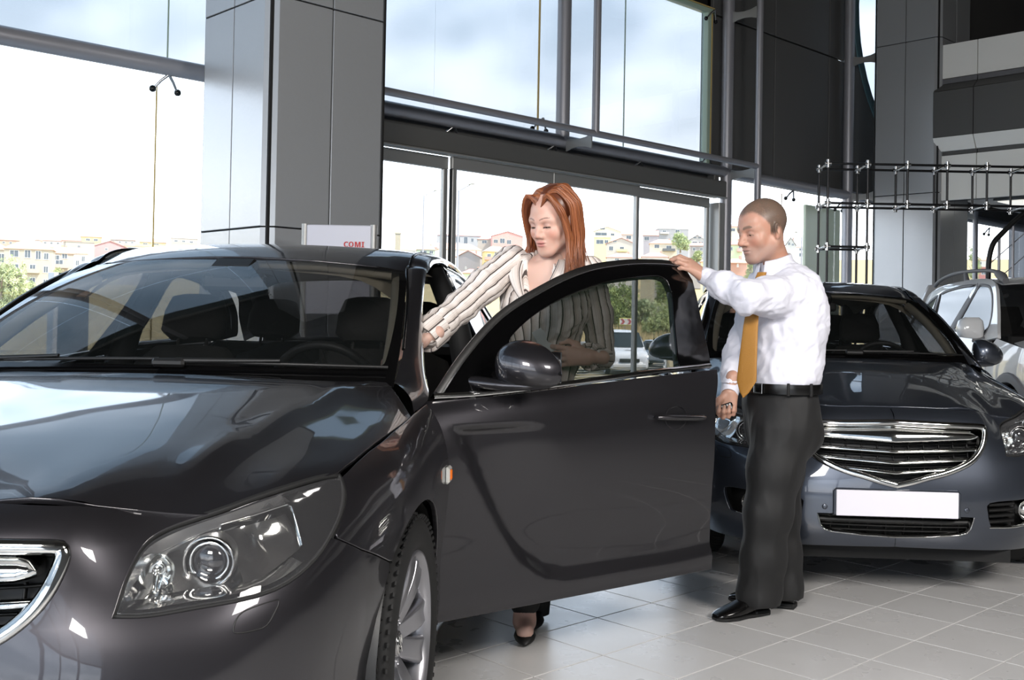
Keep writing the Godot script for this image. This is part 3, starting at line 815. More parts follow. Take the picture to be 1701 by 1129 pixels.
func scoop_at(a: float, h: float) -> float:
	# the hollow in the doors: sharp along its lower and front edge, fading upwards
	if h > 0.85 or a > -0.50: return 0.0
	var p := Vector2(a, h)
	var bd := 9.0; var side := 1.0
	for k in scoop.size() - 1:
		var q := Geometry2D.get_closest_point_to_segment(p, scoop[k], scoop[k + 1])
		var dd := q.distance_to(p)
		if dd < bd - 1e-5:
			bd = dd
			side = signf((scoop[k + 1] - scoop[k]).cross(p - scoop[k]))
	if side > 0.0: return 0.0
	var fade := 1.0 - ss(0.05, 0.36, bd)
	return ss(0.0, 0.055, bd) * fade * ss(-0.52, -0.62, a) * (1.0 - ss(-2.1, -2.5, a) if a < -2.1 else 1.0)

func hood_h(a: float, b: float) -> float:
	b = absf(b)
	var i := 0
	while i < hood_b.size() - 2 and b > hood_b[i + 1]: i += 1
	var row := []
	if i == 0: row.push_back(Vector2(-0.2, crv(hood_t[1], a)))
	for k in range(maxi(i - 1, 0), mini(i + 3, hood_b.size())): row.push_back(Vector2(hood_b[k], crv(hood_t[k], a)))
	var bc := lerpf(0.63, 0.47, clampf((a + 0.4) / 1.15, 0, 1))
	return crv(row, b) + 0.007 * exp(-pow((b - bc) / 0.035, 2.0)) * ss(0.80, 0.6, a) * ss(-0.42, -0.25, a)

const ROOF_C := [-3.0, 1.37, -2.75, 1.425, -2.3, 1.475, -1.9, 1.492, -1.6, 1.491, -1.45, 1.485, -1.3, 1.469, -1.2, 1.45, -1.10, 1.420, -1.0, 1.385]
const ROOF_K := [-3.0, 0.13, -2.6, 0.11, -1.8, 0.078, -1.4, 0.085, -1.3, 0.11, -1.2, 0.155, -1.1, 0.17]
var roof_c := []
var roof_k := []

func roof_h(a: float, b: float) -> float:
	if roof_c.is_empty(): roof_c = pv(ROOF_C); roof_k = pv(ROOF_K)
	var e := ss(0.52, 0.66, absf(b))
	return crv(roof_c, a) - maxf(crv(roof_k, a), 0.05) * b * b - 0.03 * e * e

func screen(t: float, v: float) -> Vector3:
	# windscreen: t across (-1 right to 1 left), v from its foot to the roof
	var q := absf(t)
	var lo := Vector3(0.735 * q, lerpf(1.014, 0.997, q * q), -0.30 - 0.13 * pow(q, 3.2))
	var hi := Vector3(0.612 * q, 1.402 - 0.033 * pow(q, 2.4), -1.07 - 0.08 * pow(q, 2.6))
	var p := lo.lerp(hi, v)
	var bulge := 4.0 * v * (1.0 - v)
	p += Vector3(0.013 * q, 0.024, 0.010) * bulge
	if t < 0.0: p.x = -p.x
	return p

var gh_t := []
func green(a: float, h: float) -> float:
	# side glass: half width at that height
	if gh_t.is_empty(): gh_t = pv([0.90, 0.905, 0.93, 0.893, 0.97, 0.872, 1.02, 0.845, 1.08, 0.812, 1.2, 0.745, 1.33, 0.683, 1.40, 0.645, 1.445, 0.60, 1.48, 0.55])
	return crv(gh_t, h) - 0.03 * pow(clampf((-a - 1.6) / 1.3, 0, 1.5), 2.0) - 0.06 * pow(clampf((a + 1.1) / 0.7, 0, 1), 2.0)

func surf(id: int, u: float, v: float) -> Vector3:
	match id:
		0: return qsurf(u, v)
		1: return Vector3(v, hood_h(u, v), u)
		2: return screen(u, v)
		3: return Vector3(v, roof_h(u, v), u)
		4: return Vector3(green(u, v), v, u)
		5:   # rear window: u across, v from roof to boot
			var q := absf(u)
			var lo := Vector3(0.60, 1.085 - 0.02 * q * q, -3.46 + 0.10 * q * q); var hi := Vector3(0.575, 1.42 - 0.035 * q * q, -2.76)
			var p := hi.lerp(lo, v); p.x *= u; p.y += 0.05 * 4 * v * (1 - v) * 0.5
			return p
		6: return Vector3(v, 1.085 + 0.014 * sin((u + 3.45) * -6.0) - 0.03 * v * v, u)   # boot lid
		7: return Vector3(suv_b(u, v), v, u)
		8: return Vector3(v, suv_hood(u, v), u)
		9: return Vector3(v, suv_roof(u, v), u)
		10: return Vector3(u, v, suv_nose(u, v))
		11: return Vector3(u, v, -3.60 + 0.10 * pow(absf(u) / 0.9, 3.0) + (0.42 * ss(1.05, 1.68, v) if v > 1.05 else 0.0))
	return Vector3.ZERO

var suv_t := []
func suv_b(a: float, h: float) -> float:
	if suv_t.is_empty(): suv_t = pv([0.2, 0.80, 0.30, 0.87, 0.45, 0.905, 0.7, 0.93, 0.9, 0.925, 1.05, 0.90, 1.15, 0.87, 1.3, 0.815, 1.5, 0.745, 1.6, 0.705, 1.66, 0.655, 1.70, 0.60])
	return crv(suv_t, h) - 0.22 * pow(clampf((a - 0.1) / 0.85, 0, 1.2), 2.2) - 0.10 * pow(clampf((-2.5 - a) / 1.1, 0, 1.2), 2.0) - 0.05 * ss(1.1, 1.4, h) * clampf((-1.5 - a) / 2.0, 0, 1)

func suv_hood(a: float, b: float) -> float:
	return 1.165 - 0.115 * (a + 0.4) - 0.085 * pow(maxf(a + 0.4, 0.0), 2.6) - 0.13 * pow(absf(b) / 0.85, 2.6) - 0.02 * ss(0.42, 0.36, absf(b)) * 0.0

func suv_roof(a: float, b: float) -> float:
	return 1.695 - 0.055 * pow((a + 1.9) / 1.2, 2.0) - 0.05 * pow(absf(b) / 0.66, 2.4) - 0.05 * ss(-1.3, -0.95, a)

func suv_nose(b: float, h: float) -> float:
	return 0.90 - 0.30 * pow(absf(b) / 0.9, 3.0) - 0.06 * ss(0.75, 1.0, h) - 0.10 * ss(0.4, 0.2, h)

func snorm(id: int, u: float, v: float) -> Vector3:
	var e := 0.003
	var n := (surf(id, u + e, v) - surf(id, u - e, v)).cross(surf(id, u, v + e) - surf(id, u, v - e)).normalized()
	var p := surf(id, u, v)
	if n.dot(p - Vector3(0, 0.55 if id != 0 and id != 7 else p.y, clampf(p.z, -3.0, 0.2))) < 0.0: n = -n
	return n

func panel(id: int, poly: PackedVector2Array, holes := [], cell := 0.03, inset := 0.0022, thick := 0.012, sg := 1.0, org := Vector3.ZERO) -> MB:
	# a sheet cut out of a surface, with rounded folded edges
	var m := MB.new()
	var r := 0.0025
	var inner := poly
	if inset > 0.0:
		var o := Geometry2D.offset_polygon(poly, -inset)
		if o.size() > 0: inner = o[0]
	var flat := inner
	if thick > 0.0:
		var o2 := Geometry2D.offset_polygon(inner, -r)
		if o2.size() > 0: flat = o2[0]
	var hs := []
	for h in holes: hs.push_back(h)
	var lo := flat[0]; var hi := flat[0]
	for p in flat: lo = lo.min(p); hi = hi.max(p)
	var nx := int(ceil((hi.x - lo.x) / cell)); var ny := int(ceil((hi.y - lo.y) / cell))
	var cache := {}
	var f := Vector3(sg, 1, 1)
	var vid := func(p: Vector2) -> int:
		var key := Vector2i(roundi(p.x * 20000.0), roundi(p.y * 20000.0))
		if not cache.has(key): cache[key] = m.vert((surf(id, p.x, p.y) - org) * f, snorm(id, p.x, p.y) * f, p)
		return cache[key]
	for i in nx:
		for j in ny:
			var a := lo + Vector2(i, j) * cell
			var cellp := PackedVector2Array([a, a + Vector2(cell, 0), a + Vector2(cell, cell), a + Vector2(0, cell)])
			var ins := 0
			for q in cellp: ins += int(Geometry2D.is_point_in_polygon(q, flat))
			var parts := Geometry2D.intersect_polygons(cellp, flat)
			for h in hs:
				var nxt: Array[PackedVector2Array] = []
				for q in parts:
					for w in Geometry2D.clip_polygons(q, h):
						if not Geometry2D.is_polygon_clockwise(w): nxt.push_back(w)
				parts = nxt
			for q in parts:
				var t := Geometry2D.triangulate_polygon(q)
				for k in range(0, t.size(), 3): m.tri_i(vid.call(q[t[k]]), vid.call(q[t[k + 1]]), vid.call(q[t[k + 2]]))
	if thick > 0.0:
		edge_fold(m, id, flat, 1.0, r, thick, cell, f, org)
		for h in hs: edge_fold(m, id, h, -1.0, r, thick, cell, f, org)
	return m

func edge_fold(m: MB, id: int, poly: PackedVector2Array, way: float, r: float, thick: float, cell: float, f: Vector3, org: Vector3) -> void:
	var ccw := not Geometry2D.is_polygon_clockwise(poly)
	var pts := []
	for k in poly.size():
		var p := poly[k]; var q := poly[(k + 1) % poly.size()]
		var n := maxi(1, int(p.distance_to(q) / cell))
		for i in n: pts.push_back(p.lerp(q, float(i) / n))
	var c := pts.size()
	var ring := []
	for k in c:
		var p: Vector2 = pts[k]
		var d: Vector2 = (pts[(k + 1) % c] - pts[(k - 1 + c) % c]).normalized()
		var o2 := Vector2(d.y, -d.x) * (1.0 if ccw else -1.0) * way
		var P := surf(id, p.x, p.y); var N := snorm(id, p.x, p.y)
		var E := surf(id, p.x + o2.x * 0.004, p.y + o2.y * 0.004) - P
		E = (E - N * E.dot(N)).normalized()
		ring.push_back([m.vert((P - org) * f, N * f), m.vert((P + E * r * 0.7 - N * r * 0.3 - org) * f, (N + E).normalized() * f), m.vert((P + E * r - N * r - org) * f, (E + N * 0.15).normalized() * f), m.vert((P + E * r - N * thick - org) * f, E * f)])
	for k in c:
		var a: Array = ring[k]; var b: Array = ring[(k + 1) % c]
		for i in 3:
			m.tri_i(a[i], b[i], b[i + 1]); m.tri_i(a[i], b[i + 1], a[i + 1])

func mirror_poly(half: Array) -> PackedVector2Array:
	# a half outline in (x, y>=0) closed by its mirror image
	var o := PackedVector2Array(half)
	for k in range(half.size() - 1, -1, -1):
		if absf(half[k].y) > 1e-4: o.push_back(Vector2(half[k].x, -half[k].y))
	return o

func sweep(m: MB, path: Array, normals: Array, prof: Array, closed := false) -> void:
	# a profile (Vector2 across, out) carried along a path lying on a surface
	var rows := []
	var n := path.size()
	for k in n + (1 if closed else 0):
		var i := k % n
		var d: Vector3
		if closed: d = (path[(i + 1) % n] - path[(i - 1 + n) % n]).normalized()
		else: d = (path[mini(i + 1, n - 1)] - path[maxi(i - 1, 0)]).normalized()
		var N: Vector3 = normals[i]
		var x := d.cross(N).normalized()
		var row := PackedVector3Array()
		for q in prof: row.push_back(path[i] + x * q.x + N * q.y)
		row.push_back(row[0])
		rows.push_back(row)
	m.ring_grid(rows, not closed)

func curve2(l: Array, n := 4, closed := false) -> Array:
	return spline(pv(l), n, closed)

func flip_s(l: Array) -> Array:
	var o := []
	for p in l: o.push_back(Vector2(-p.x, p.y))
	return o

func on_q(l: Array, d := 0.0) -> Array:
	var o := []
	for p in l: o.push_back(qsurf(p.x, p.y, d))
	return o

func n_q(l: Array) -> Array:
	var o := []
	for p in l: o.push_back(snorm(0, p.x, p.y))
	return o

func patch(rows: Array, nu := 6, nv := 6, flip := 1.0) -> MB:
	# smooth surface through rows of points
	var a := []
	for r in rows: a.push_back(spline(r, nv))
	var out := []
	for j in a[0].size():
		var c := []
		for r in a: c.push_back(r[j])
		out.push_back(PackedVector3Array(spline(c, nu)))
	var m := MB.new()
	m.grid(out, flip)
	return m

func arc_s(s0: float, h0: float, r: float, from: float, to: float, n: int) -> Array:
	var o := []
	for k in n + 1:
		var an := deg_to_rad(lerpf(from, to, float(k) / n))
		o.push_back(Vector2(s0 + r * cos(an), h0 + r * sin(an)))
	return o

var HL := []   # headlamp outline (s, h)

func make_car_meshes() -> void:
	car_tables()
	var C := car_meshes
	var sf := 1.574; var sr := s_of(-2.737)
	# --- outlines shared by neighbours
	HL = [Vector2(0.534, 0.632)] + curve2([0.534, 0.632, 0.560, 0.695, 0.600, 0.742, 0.66, 0.766, 0.767, 0.786, 0.925, 0.812, 1.062, 0.827, 1.15, 0.832, 1.200, 0.829]) .slice(1) + curve2([1.200, 0.829, 1.165, 0.79, 1.094, 0.742, 0.987, 0.684, 0.86, 0.645, 0.69, 0.633, 0.60, 0.628, 0.534, 0.632]).slice(1)
	HL.pop_back()
	var hl_top := curve2([0.534, 0.632, 0.560, 0.695, 0.600, 0.742, 0.66, 0.766, 0.767, 0.786])
	var hl_bot := curve2([1.05, 0.718, 0.987, 0.684, 0.86, 0.645, 0.69, 0.633, 0.60, 0.628, 0.534, 0.632])
	var shut := pv([1.200, 0.829, 1.30, 0.849, 1.401, 0.866, 1.592, 0.891, 1.75, 0.908, 1.859, 0.921, 2.02, 0.937])
	var cut := pv([2.02, 0.937, 1.997, 0.90, 1.985, 0.85, 1.995, 0.80, 2.035, 0.74, 2.10, 0.68, 2.20, 0.57, 2.275, 0.46, 2.295, 0.34, 2.285, 0.215])
	# fender
	var fe := PackedVector2Array(shut + spline(cut, 3).slice(1) + [Vector2(1.955, 0.20)] + arc_s(sf, 0.325, 0.385, -15, 132, 26) + pv([1.296, 0.615, 1.22, 0.645, 1.142, 0.675, 1.067, 0.712]) + curve2([1.067, 0.724, 1.094, 0.742, 1.165, 0.79, 1.200, 0.829]).slice(0, -1))
	# bumper half outline, and its openings
	var gr := curve2([0, 0.506, 0.07, 0.522, 0.131, 0.540, 0.20, 0.557, 0.268, 0.580, 0.325, 0.605, 0.362, 0.630, 0.392, 0.660, 0.413, 0.692, 0.430, 0.735, 0.428, 0.752, 0.412, 0.760, 0.30, 0.766, 0.198, 0.769, 0, 0.777], 3)
	var lo_in := pv([0, 0.283, 0.15, 0.288, 0.27, 0.297, 0.305, 0.306, 0.322, 0.325, 0.336, 0.373, 0.2, 0.377, 0, 0.379])
	var top := pv([0, 0.837, 0.12, 0.8365, 0.278, 0.832, 0.44, 0.824, 0.599, 0.802, 0.767, 0.786])
	var bh := pv([0, 0.235]) + lo_in + gr + top + [] 
	hl_top.reverse()
	hl_bot.reverse()
	bh += hl_top.slice(1) + hl_bot.slice(1) + pv([1.067, 0.712, 1.142, 0.675, 1.22, 0.645, 1.296, 0.615]) + arc_s(sf, 0.325, 0.385, 136, 196, 10) + pv([1.19, 0.20, 0.9, 0.205, 0.6, 0.215, 0.3, 0.228])
	var fog := PackedVector2Array(curve2([0.408, 0.437, 0.55, 0.447, 0.75, 0.452, 0.79, 0.43, 0.76, 0.35, 0.72, 0.338, 0.55, 0.325, 0.44, 0.322, 0.412, 0.34, 0.400, 0.39], 3, true))
	for sg in [1.0, -1.0]:
		var t := "L" if sg > 0 else "R"
		C["fender" + t] = panel(0, fe, [], 0.032, 0.0022, 0.014, sg)
		C["bumper" + t] = panel(0, PackedVector2Array(bh), [fog], 0.032, 0.0, 0.014, sg)
		# lamp lens, just inside its outline
		C["lens" + t] = panel(0, PackedVector2Array(HL), [], 0.03, 0.004, 0.02, sg)
		var seal := MB.new()
		var hp := []
		for p in HL: hp.push_back(p)
		var P := on_q(hp, 0.004); var N := n_q(hp)
		if sg < 0:
			for k in P.size(): P[k].x = -P[k].x; N[k].x = -N[k].x
		sweep(seal, P, N, [Vector2(-0.006, -0.02), Vector2(0.006, -0.02), Vector2(0.006, 0.002), Vector2(-0.006, 0.002)], true)
		C["seal" + t] = seal
	# hood
	var hh := pv([0.839, 0, 0.8365, 0.10, 0.8255, 0.257, 0.80, 0.36, 0.765, 0.42, 0.712, 0.485, 0.69, 0.535, 0.668, 0.594, 0.625, 0.638, 0.578, 0.672, 0.53, 0.704, 0.477, 0.731, 0.42, 0.761, 0.362, 0.784, 0.26, 0.796, 0.162, 0.802, -0.018, 0.813, -0.15, 0.820, -0.275, 0.824, -0.33, 0.79, -0.385, 0.75, -0.425, 0.715, -0.40, 0.665, -0.35, 0.60, -0.305, 0.50, -0.285, 0.40, -0.278, 0.25, -0.276, 0.12, -0.275, 0])
	C["hood"] = panel(1, mirror_poly(hh), [], 0.045, 0.002, 0.012)
	# windscreen: black border and clear middle
	var mid := PackedVector2Array(curve2([-0.93, 0.97, 0, 0.978, 0.93, 0.97, 0.955, 0.955, 0.962, 0.90, 0.965, 0.5, 0.955, 0.18, 0.94, 0.10, 0.88, 0.075, 0.5, 0.06, 0, 0.055, -0.5, 0.06, -0.88, 0.075, -0.94, 0.10, -0.955, 0.18, -0.965, 0.5, -0.962, 0.90, -0.955, 0.955], 3, true))
	C["screen_border"] = panel(2, pva([-1, -0.03, 1, -0.03, 1, 1, -1, 1]), [mid], 0.08, 0.0, 0.0)
	C["screen"] = panel(2, mid, [], 0.08, 0.0, 0.0)
	# roof
	var rh := [Vector2(-1.07, 0), Vector2(-1.074, 0.2), Vector2(-1.088, 0.35), Vector2(-1.115, 0.5), Vector2(-1.15, 0.606), Vector2(-1.22, 0.606), Vector2(-1.3, 0.60), Vector2(-1.45, 0.598), Vector2(-1.8, 0.596), Vector2(-2.3, 0.585), Vector2(-2.75, 0.565), Vector2(-2.76, 0.3), Vector2(-2.765, 0)]
	C["roof"] = panel(3, mirror_poly(rh), [], 0.07, 0.002, 0.012)
	# pillars: from the hood's rear corner up the windscreen, along the roof and down to the tail
	var W := [Vector3(.735, .997, -.43), Vector3(.735, 1.003, -.445), Vector3(.733, 1.03, -.50), Vector3(.722, 1.09, -.611), Vector3(.681, 1.205, -.845), Vector3(.650, 1.29, -1.00), Vector3(.614, 1.371, -1.15), Vector3(.610, 1.39, -1.22), Vector3(.604, 1.428, -1.3), Vector3(.600, 1.452, -1.45), Vector3(.598, 1.462, -1.8), Vector3(.588, 1.445, -2.3), Vector3(.568, 1.385, -2.76), Vector3(.57, 1.27, -3.08), Vector3(.61, 1.10, -3.42)]
	var O := [Vector3(.826, .921, -.285), Vector3(.833, .935, -.40), Vector3(.829, .958, -.50), Vector3(.785, 1.035, -.655), Vector3(.725, 1.19, -.91), Vector3(.70, 1.28, -1.05), Vector3(.682, 1.355, -1.18), Vector3(.678, 1.372, -1.24), Vector3(.672, 1.392, -1.32), Vector3(.657, 1.418, -1.5), Vector3(.645, 1.432, -1.8), Vector3(.63, 1.412, -2.3), Vector3(.65, 1.31, -2.78), Vector3(.72, 1.18, -3.02), Vector3(.79, 1.04, -3.30)]
	for sg in [1.0, -1.0]:
		var rows := []
		for k in W.size():
			var f := Vector3(sg, 1, 1)
			var w: Vector3 = W[k]; var o: Vector3 = O[k]
			var out := Vector3(0.75, 0.6, 0.15 if k < 8 else -0.1).normalized()
			rows.push_back([w * f, (w.lerp(o, 0.33) + out * 0.013) * f, (w.lerp(o, 0.68) + out * 0.015) * f, o * f])
		C["pillar" + ("L" if sg > 0 else "R")] = patch(rows, 4, 4, -sg)
		# drip moulding
		var dm := MB.new()
		var pth := []
		for k in range(3, 14): pth.push_back((W[k] + Vector3(0, 0.003, 0)) * Vector3(sg, 1, 1))
		dm.tube(spline(pth, 3), 0.0055, 6)
		C["drip" + ("L" if sg > 0 else "R")] = dm
	# doors and quarters on the flank
	var dcut := []
	for p in spline(cut, 3): dcut.push_back(Vector2(p.x + 0.004, p.y))
	var d0: Array = dcut.duplicate(); d0[d0.size() - 1].y = 0.255
	var fd := PackedVector2Array(d0 + [Vector2(s_of(-1.765), 0.252), Vector2(s_of(-1.76), 0.40), Vector2(s_of(-1.738), 0.59), Vector2(s_of(-1.735), 0.80), Vector2(s_of(-1.74), 0.91), Vector2(s_of(-1.785), 1.022), Vector2(s_of(-1.38), 0.998), Vector2(s_of(-1.02), 0.972), Vector2(s_of(-0.68), 0.950)])
	var rd := PackedVector2Array([Vector2(s_of(-1.77), 0.252), Vector2(s_of(-2.42), 0.252)] + arc_s(sr, 0.325, 0.385, 175, 100, 12).map(func(p): return Vector2(sr * 2.0 - p.x if false else p.x, p.y)) + [Vector2(s_of(-2.72), 0.80), Vector2(s_of(-2.80), 0.95), Vector2(s_of(-2.86), 1.058), Vector2(s_of(-2.3), 1.045), Vector2(s_of(-1.79), 1.022), Vector2(s_of(-1.744), 0.91), Vector2(s_of(-1.739), 0.80), Vector2(s_of(-1.742), 0.59), Vector2(s_of(-1.764), 0.40)])
	var qa := PackedVector2Array(arc_s(sr, 0.325, 0.385, 98, -12, 18) + [Vector2(5.2, 0.22), Vector2(6.012, 0.24), Vector2(6.012, 1.06), Vector2(5.5, 1.05), Vector2(5.0, 1.04), Vector2(s_of(-3.35), 1.045), Vector2(s_of(-2.9), 1.06), Vector2(s_of(-2.80), 0.95), Vector2(s_of(-2.72), 0.80)])
	var sill := PackedVector2Array([Vector2(1.96, 0.165), Vector2(s_of(-2.37), 0.165), Vector2(s_of(-2.40), 0.245), Vector2(2.295, 0.245), Vector2(2.285, 0.20), Vector2(1.955, 0.195)])
	for sg in [1.0, -1.0]:
		var t := "L" if sg > 0 else "R"
		C["door" + t] = panel(0, fd, [], 0.022, 0.002, 0.03, sg)
		if sg > 0:
			var od := PackedVector2Array(pv([2.02, 0.94, 1.995, 0.85, 2.0, 0.78, 2.03, 0.70, 2.05, 0.5, 2.06, 0.255]) + Array(fd).slice(d0.size()))
			C["door_open"] = panel(0, od, [], 0.022, 0.002, 0.03, sg)
		C["rear_door" + t] = panel(0, rd, [], 0.05, 0.002, 0.02, sg)
		C["quarter" + t] = panel(0, qa, [], 0.06, 0.0, 0.014, sg)
		C["sill" + t] = panel(0, sill, [], 0.06, 0.0, 0.03, sg)
		# window frames (a, h) on the side glass
		var fo := curve2([-0.495, 0.955, -0.527, 0.985, -0.623, 1.073, -0.746, 1.167, -0.868, 1.242, -1.028, 1.314, -1.188, 1.373, -1.342, 1.412, -1.55, 1.440, -1.74, 1.449, -1.82, 1.444], 3) + pv([-1.862, 1.425, -1.872, 1.37, -1.862, 1.30, -1.838, 1.18, -1.80, 1.05, -1.79, 1.03])
		var gl := curve2([-0.82, 0.978, -0.825, 1.06, -0.835, 1.115, -0.87, 1.152, -0.994, 1.222, -1.151, 1.285, -1.352, 1.341, -1.532, 1.370, -1.64, 1.381, -1.69, 1.379, -1.718, 1.358, -1.718, 1.30, -1.69, 1.22, -1.648, 1.12, -1.605, 1.022], 3) + pv([-1.38, 1.006, -1.02, 0.986])
		var base := pv([-1.38, 1.003, -1.02, 0.978, -0.68, 0.956])
		C["frame" + t] = panel(4, PackedVector2Array(fo + base), [PackedVector2Array(gl)], 0.04, 0.002, 0.03, sg)
		C["glass" + t] = panel(4, PackedVector2Array(gl), [], 0.05, -0.006, 0.0, sg, Vector3(0.008, 0, 0))
		C["pane_edge" + t] = PackedVector2Array(fo)
		var tr := MB.new()
		var pp := []; var nn := []
		for p in fo.slice(2, fo.size() - 5):
			pp.push_back(surf(4, p.x - 0.006, p.y - 0.012) * Vector3(sg, 1, 1)); nn.push_back(snorm(4, p.x, p.y) * Vector3(sg, 1, 1))
		sweep(tr, pp, nn, [Vector2(-0.014, -0.004), Vector2(0.014, -0.004), Vector2(0.012, 0.006), Vector2(-0.012, 0.006)])
		C["frame_trim" + t] = tr
		var bt := MB.new()
		pp = []; nn = []
		for p in curve2([-0.50, 0.952, -0.68, 0.957, -1.02, 0.980, -1.38, 1.006, -1.785, 1.032], 5):
			pp.push_back(surf(4, p.x, p.y) * Vector3(sg, 1, 1)); nn.push_back(snorm(4, p.x, p.y) * Vector3(sg, 1, 1))
		sweep(bt, pp, nn, [Vector2(-0.009, -0.006), Vector2(0.009, -0.006), Vector2(0.008, 0.007), Vector2(-0.008, 0.007)])
		C["belt_trim" + t] = bt
		# rear window of the flank
		var rf := PackedVector2Array(curve2([-1.80, 1.035, -1.84, 1.17, -1.878, 1.34, -1.885, 1.43, -2.0, 1.437, -2.3, 1.412, -2.6, 1.345, -2.85, 1.24, -3.02, 1.13, -3.06, 1.09], 3) + pv([-2.9, 1.072, -2.3, 1.053]))
		var rg := PackedVector2Array(curve2([-1.90, 1.06, -1.93, 1.20, -1.96, 1.36, -2.1, 1.372, -2.32, 1.345, -2.5, 1.295, -2.66, 1.215, -2.76, 1.13, -2.80, 1.09], 3) + pv([-2.6, 1.076, -2.3, 1.07]))
		C["rear_frame" + t] = panel(4, rf, [rg], 0.06, 0.0, 0.03, sg)
		C["rear_glass" + t] = panel(4, rg, [], 0.08, -0.006, 0.0, sg, Vector3(0.008, 0, 0))
		var lr := MB.new()
		pp = []; nn = []
		for p in curve2([-1.90, 1.432, -2.0, 1.435, -2.3, 1.408, -2.6, 1.34, -2.85, 1.235, -3.02, 1.125], 4):
			pp.push_back(surf(4, p.x, p.y - 0.012) * Vector3(sg, 1, 1)); nn.push_back(snorm(4, p.x, p.y) * Vector3(sg, 1, 1))
		sweep(lr, pp, nn, [Vector2(-0.009, -0.004), Vector2(0.009, -0.004), Vector2(0.008, 0.005), Vector2(-0.008, 0.005)])
		C["rear_trim" + t] = lr
		# wheel-arch liners and inner flank
		for ax in [0.0, -2.737]:
			var ln := MB.new()
			C["liner" + t + ("0" if ax == 0.0 else "1")] = ln
			var rows := []
			for k in 15:
				var an := deg_to_rad(lerpf(-20, 200, k / 14.0))
				var row := PackedVector3Array()
				for x in [0.885, 0.80, 0.62, 0.55]: row.push_back(Vector3(x * sg, 0.325 + 0.388 * sin(an), ax + 0.388 * cos(an)))
				rows.push_back(row)
			ln.grid(rows, sg)
			ln.quad(Vector3(0.56 * sg, 0.15, ax + 0.4), Vector3(0.56 * sg, 0.15, ax - 0.4), Vector3(0.56 * sg, 0.75, ax - 0.4), Vector3(0.56 * sg, 0.75, ax + 0.4), Vector3(sg, 0, 0))
	# rear
	C["rear_window"] = panel(5, pva([-1, 0, 1, 0, 1, 1, -1, 1]), [], 0.12, 0.0, 0.0)
	C["boot"] = panel(6, mirror_poly(pv([-3.36, 0, -3.36, 0.62, -3.45, 0.66, -3.60, 0.62, -3.70, 0.45, -3.74, 0.2, -3.74, 0])), [], 0.08, 0.0, 0.02)
	# grille: chrome ring, wing, bars and the black mesh behind
	var ring_path := gr.duplicate()
	var left := flip_s(gr); left.reverse()
	var full: Array = gr.slice(0, gr.size() - 1) + left.slice(0, left.size() - 1)
	var ring := MB.new()
	sweep(ring, on_q(full, 0.0), n_q(full), [Vector2(-0.014, -0.03), Vector2(0.014, -0.03), Vector2(0.0145, 0.0), Vector2(0.008, 0.009), Vector2(-0.008, 0.009), Vector2(-0.0145, 0.0)], true)
	C["grille_ring"] = ring
	var wing := MB.new()
	var rows2 := []
	for k in 41:
		var s := -0.385 + 0.77 * k / 40.0
		var q := absf(s) / 0.385
		var y1 := lerpf(0.757, 0.744, q); var y0 := lerpf(0.684, 0.700, pow(q, 0.9))
		if q > 0.93: y1 = lerpf(y1, (y0 + y1) / 2, (q - 0.93) / 0.07 * 0.8); y0 = lerpf(y0, (y0 + y1) / 2, (q - 0.93) / 0.07 * 0.6)
		rows2.push_back(PackedVector3Array([qsurf(s, y1, 0.05), qsurf(s, y1, 0.022), qsurf(s, lerpf(y0, y1, 0.6), 0.004), qsurf(s, y0 + 0.01, 0.0), qsurf(s, y0, 0.010), qsurf(s, y0, 0.05), qsurf(s, y1, 0.05)]))
	wing.ring_grid(rows2, true)
	C["grille_wing"] = wing
	var bars := [[0.648, 0.660, 0.385], [0.600, 0.618, 0.365], [0.557, 0.580, 0.30]]
	for i in 3:
		var b := MB.new()
		var pl := []
		for k in 31:
			var s: float = bars[i][2] * (k / 15.0 - 1.0)
			pl.push_back(Vector2(s, lerpf(bars[i][0], bars[i][1], pow(absf(s) / bars[i][2], 1.0))))
		sweep(b, on_q(pl, 0.018), n_q(pl), [Vector2(-0.010, -0.02), Vector2(0.010, -0.02), Vector2(0.009, 0.006), Vector2(0.003, 0.011), Vector2(-0.009, 0.006)])
		C["grille_bar%d" % i] = b
	var bk := MB.new()
	var br := []
	for h in [0.50, 0.55, 0.60, 0.65, 0.70, 0.76]:
		var row := PackedVector3Array()
		for k in 21: row.push_back(qsurf(-0.44 + 0.044 * k, h, 0.075))
		br.push_back(row)
	bk.grid(br, -1.0)
	br = []
	for h in [0.27, 0.33, 0.39]:
		var row := PackedVector3Array()
		for k in 17: row.push_back(qsurf(-0.36 + 0.045 * k, h, 0.07))
		br.push_back(row)
	bk.grid(br, -1.0)
	C["grille_back"] = bk
	var slats := MB.new()
	for h in [0.535, 0.575, 0.585, 0.625, 0.634, 0.672]:
		var pl := []
		for k in 21:
			var s := (k / 10.0 - 1.0) * lerpf(0.22, 0.40, (h - 0.53) / 0.14)
			pl.push_back(Vector2(s, h + 0.03 * absf(s)))
		sweep(slats, on_q(pl, 0.05), n_q(pl), [Vector2(-0.004, -0.01), Vector2(0.004, -0.01), Vector2(0.003, 0.004), Vector2(-0.003, 0.004)])
	for k in 11:
		var s := -0.35 + 0.07 * k
		var pl := [Vector2(s, 0.53 + absf(s) * 0.25), Vector2(s, 0.60), Vector2(s, 0.69)]
		sweep(slats, on_q(pl, 0.052), n_q(pl), [Vector2(-0.003, -0.01), Vector2(0.003, -0.01), Vector2(0.003, 0.002), Vector2(-0.003, 0.002)])
	C["grille_slats"] = slats
	var low := MB.new()
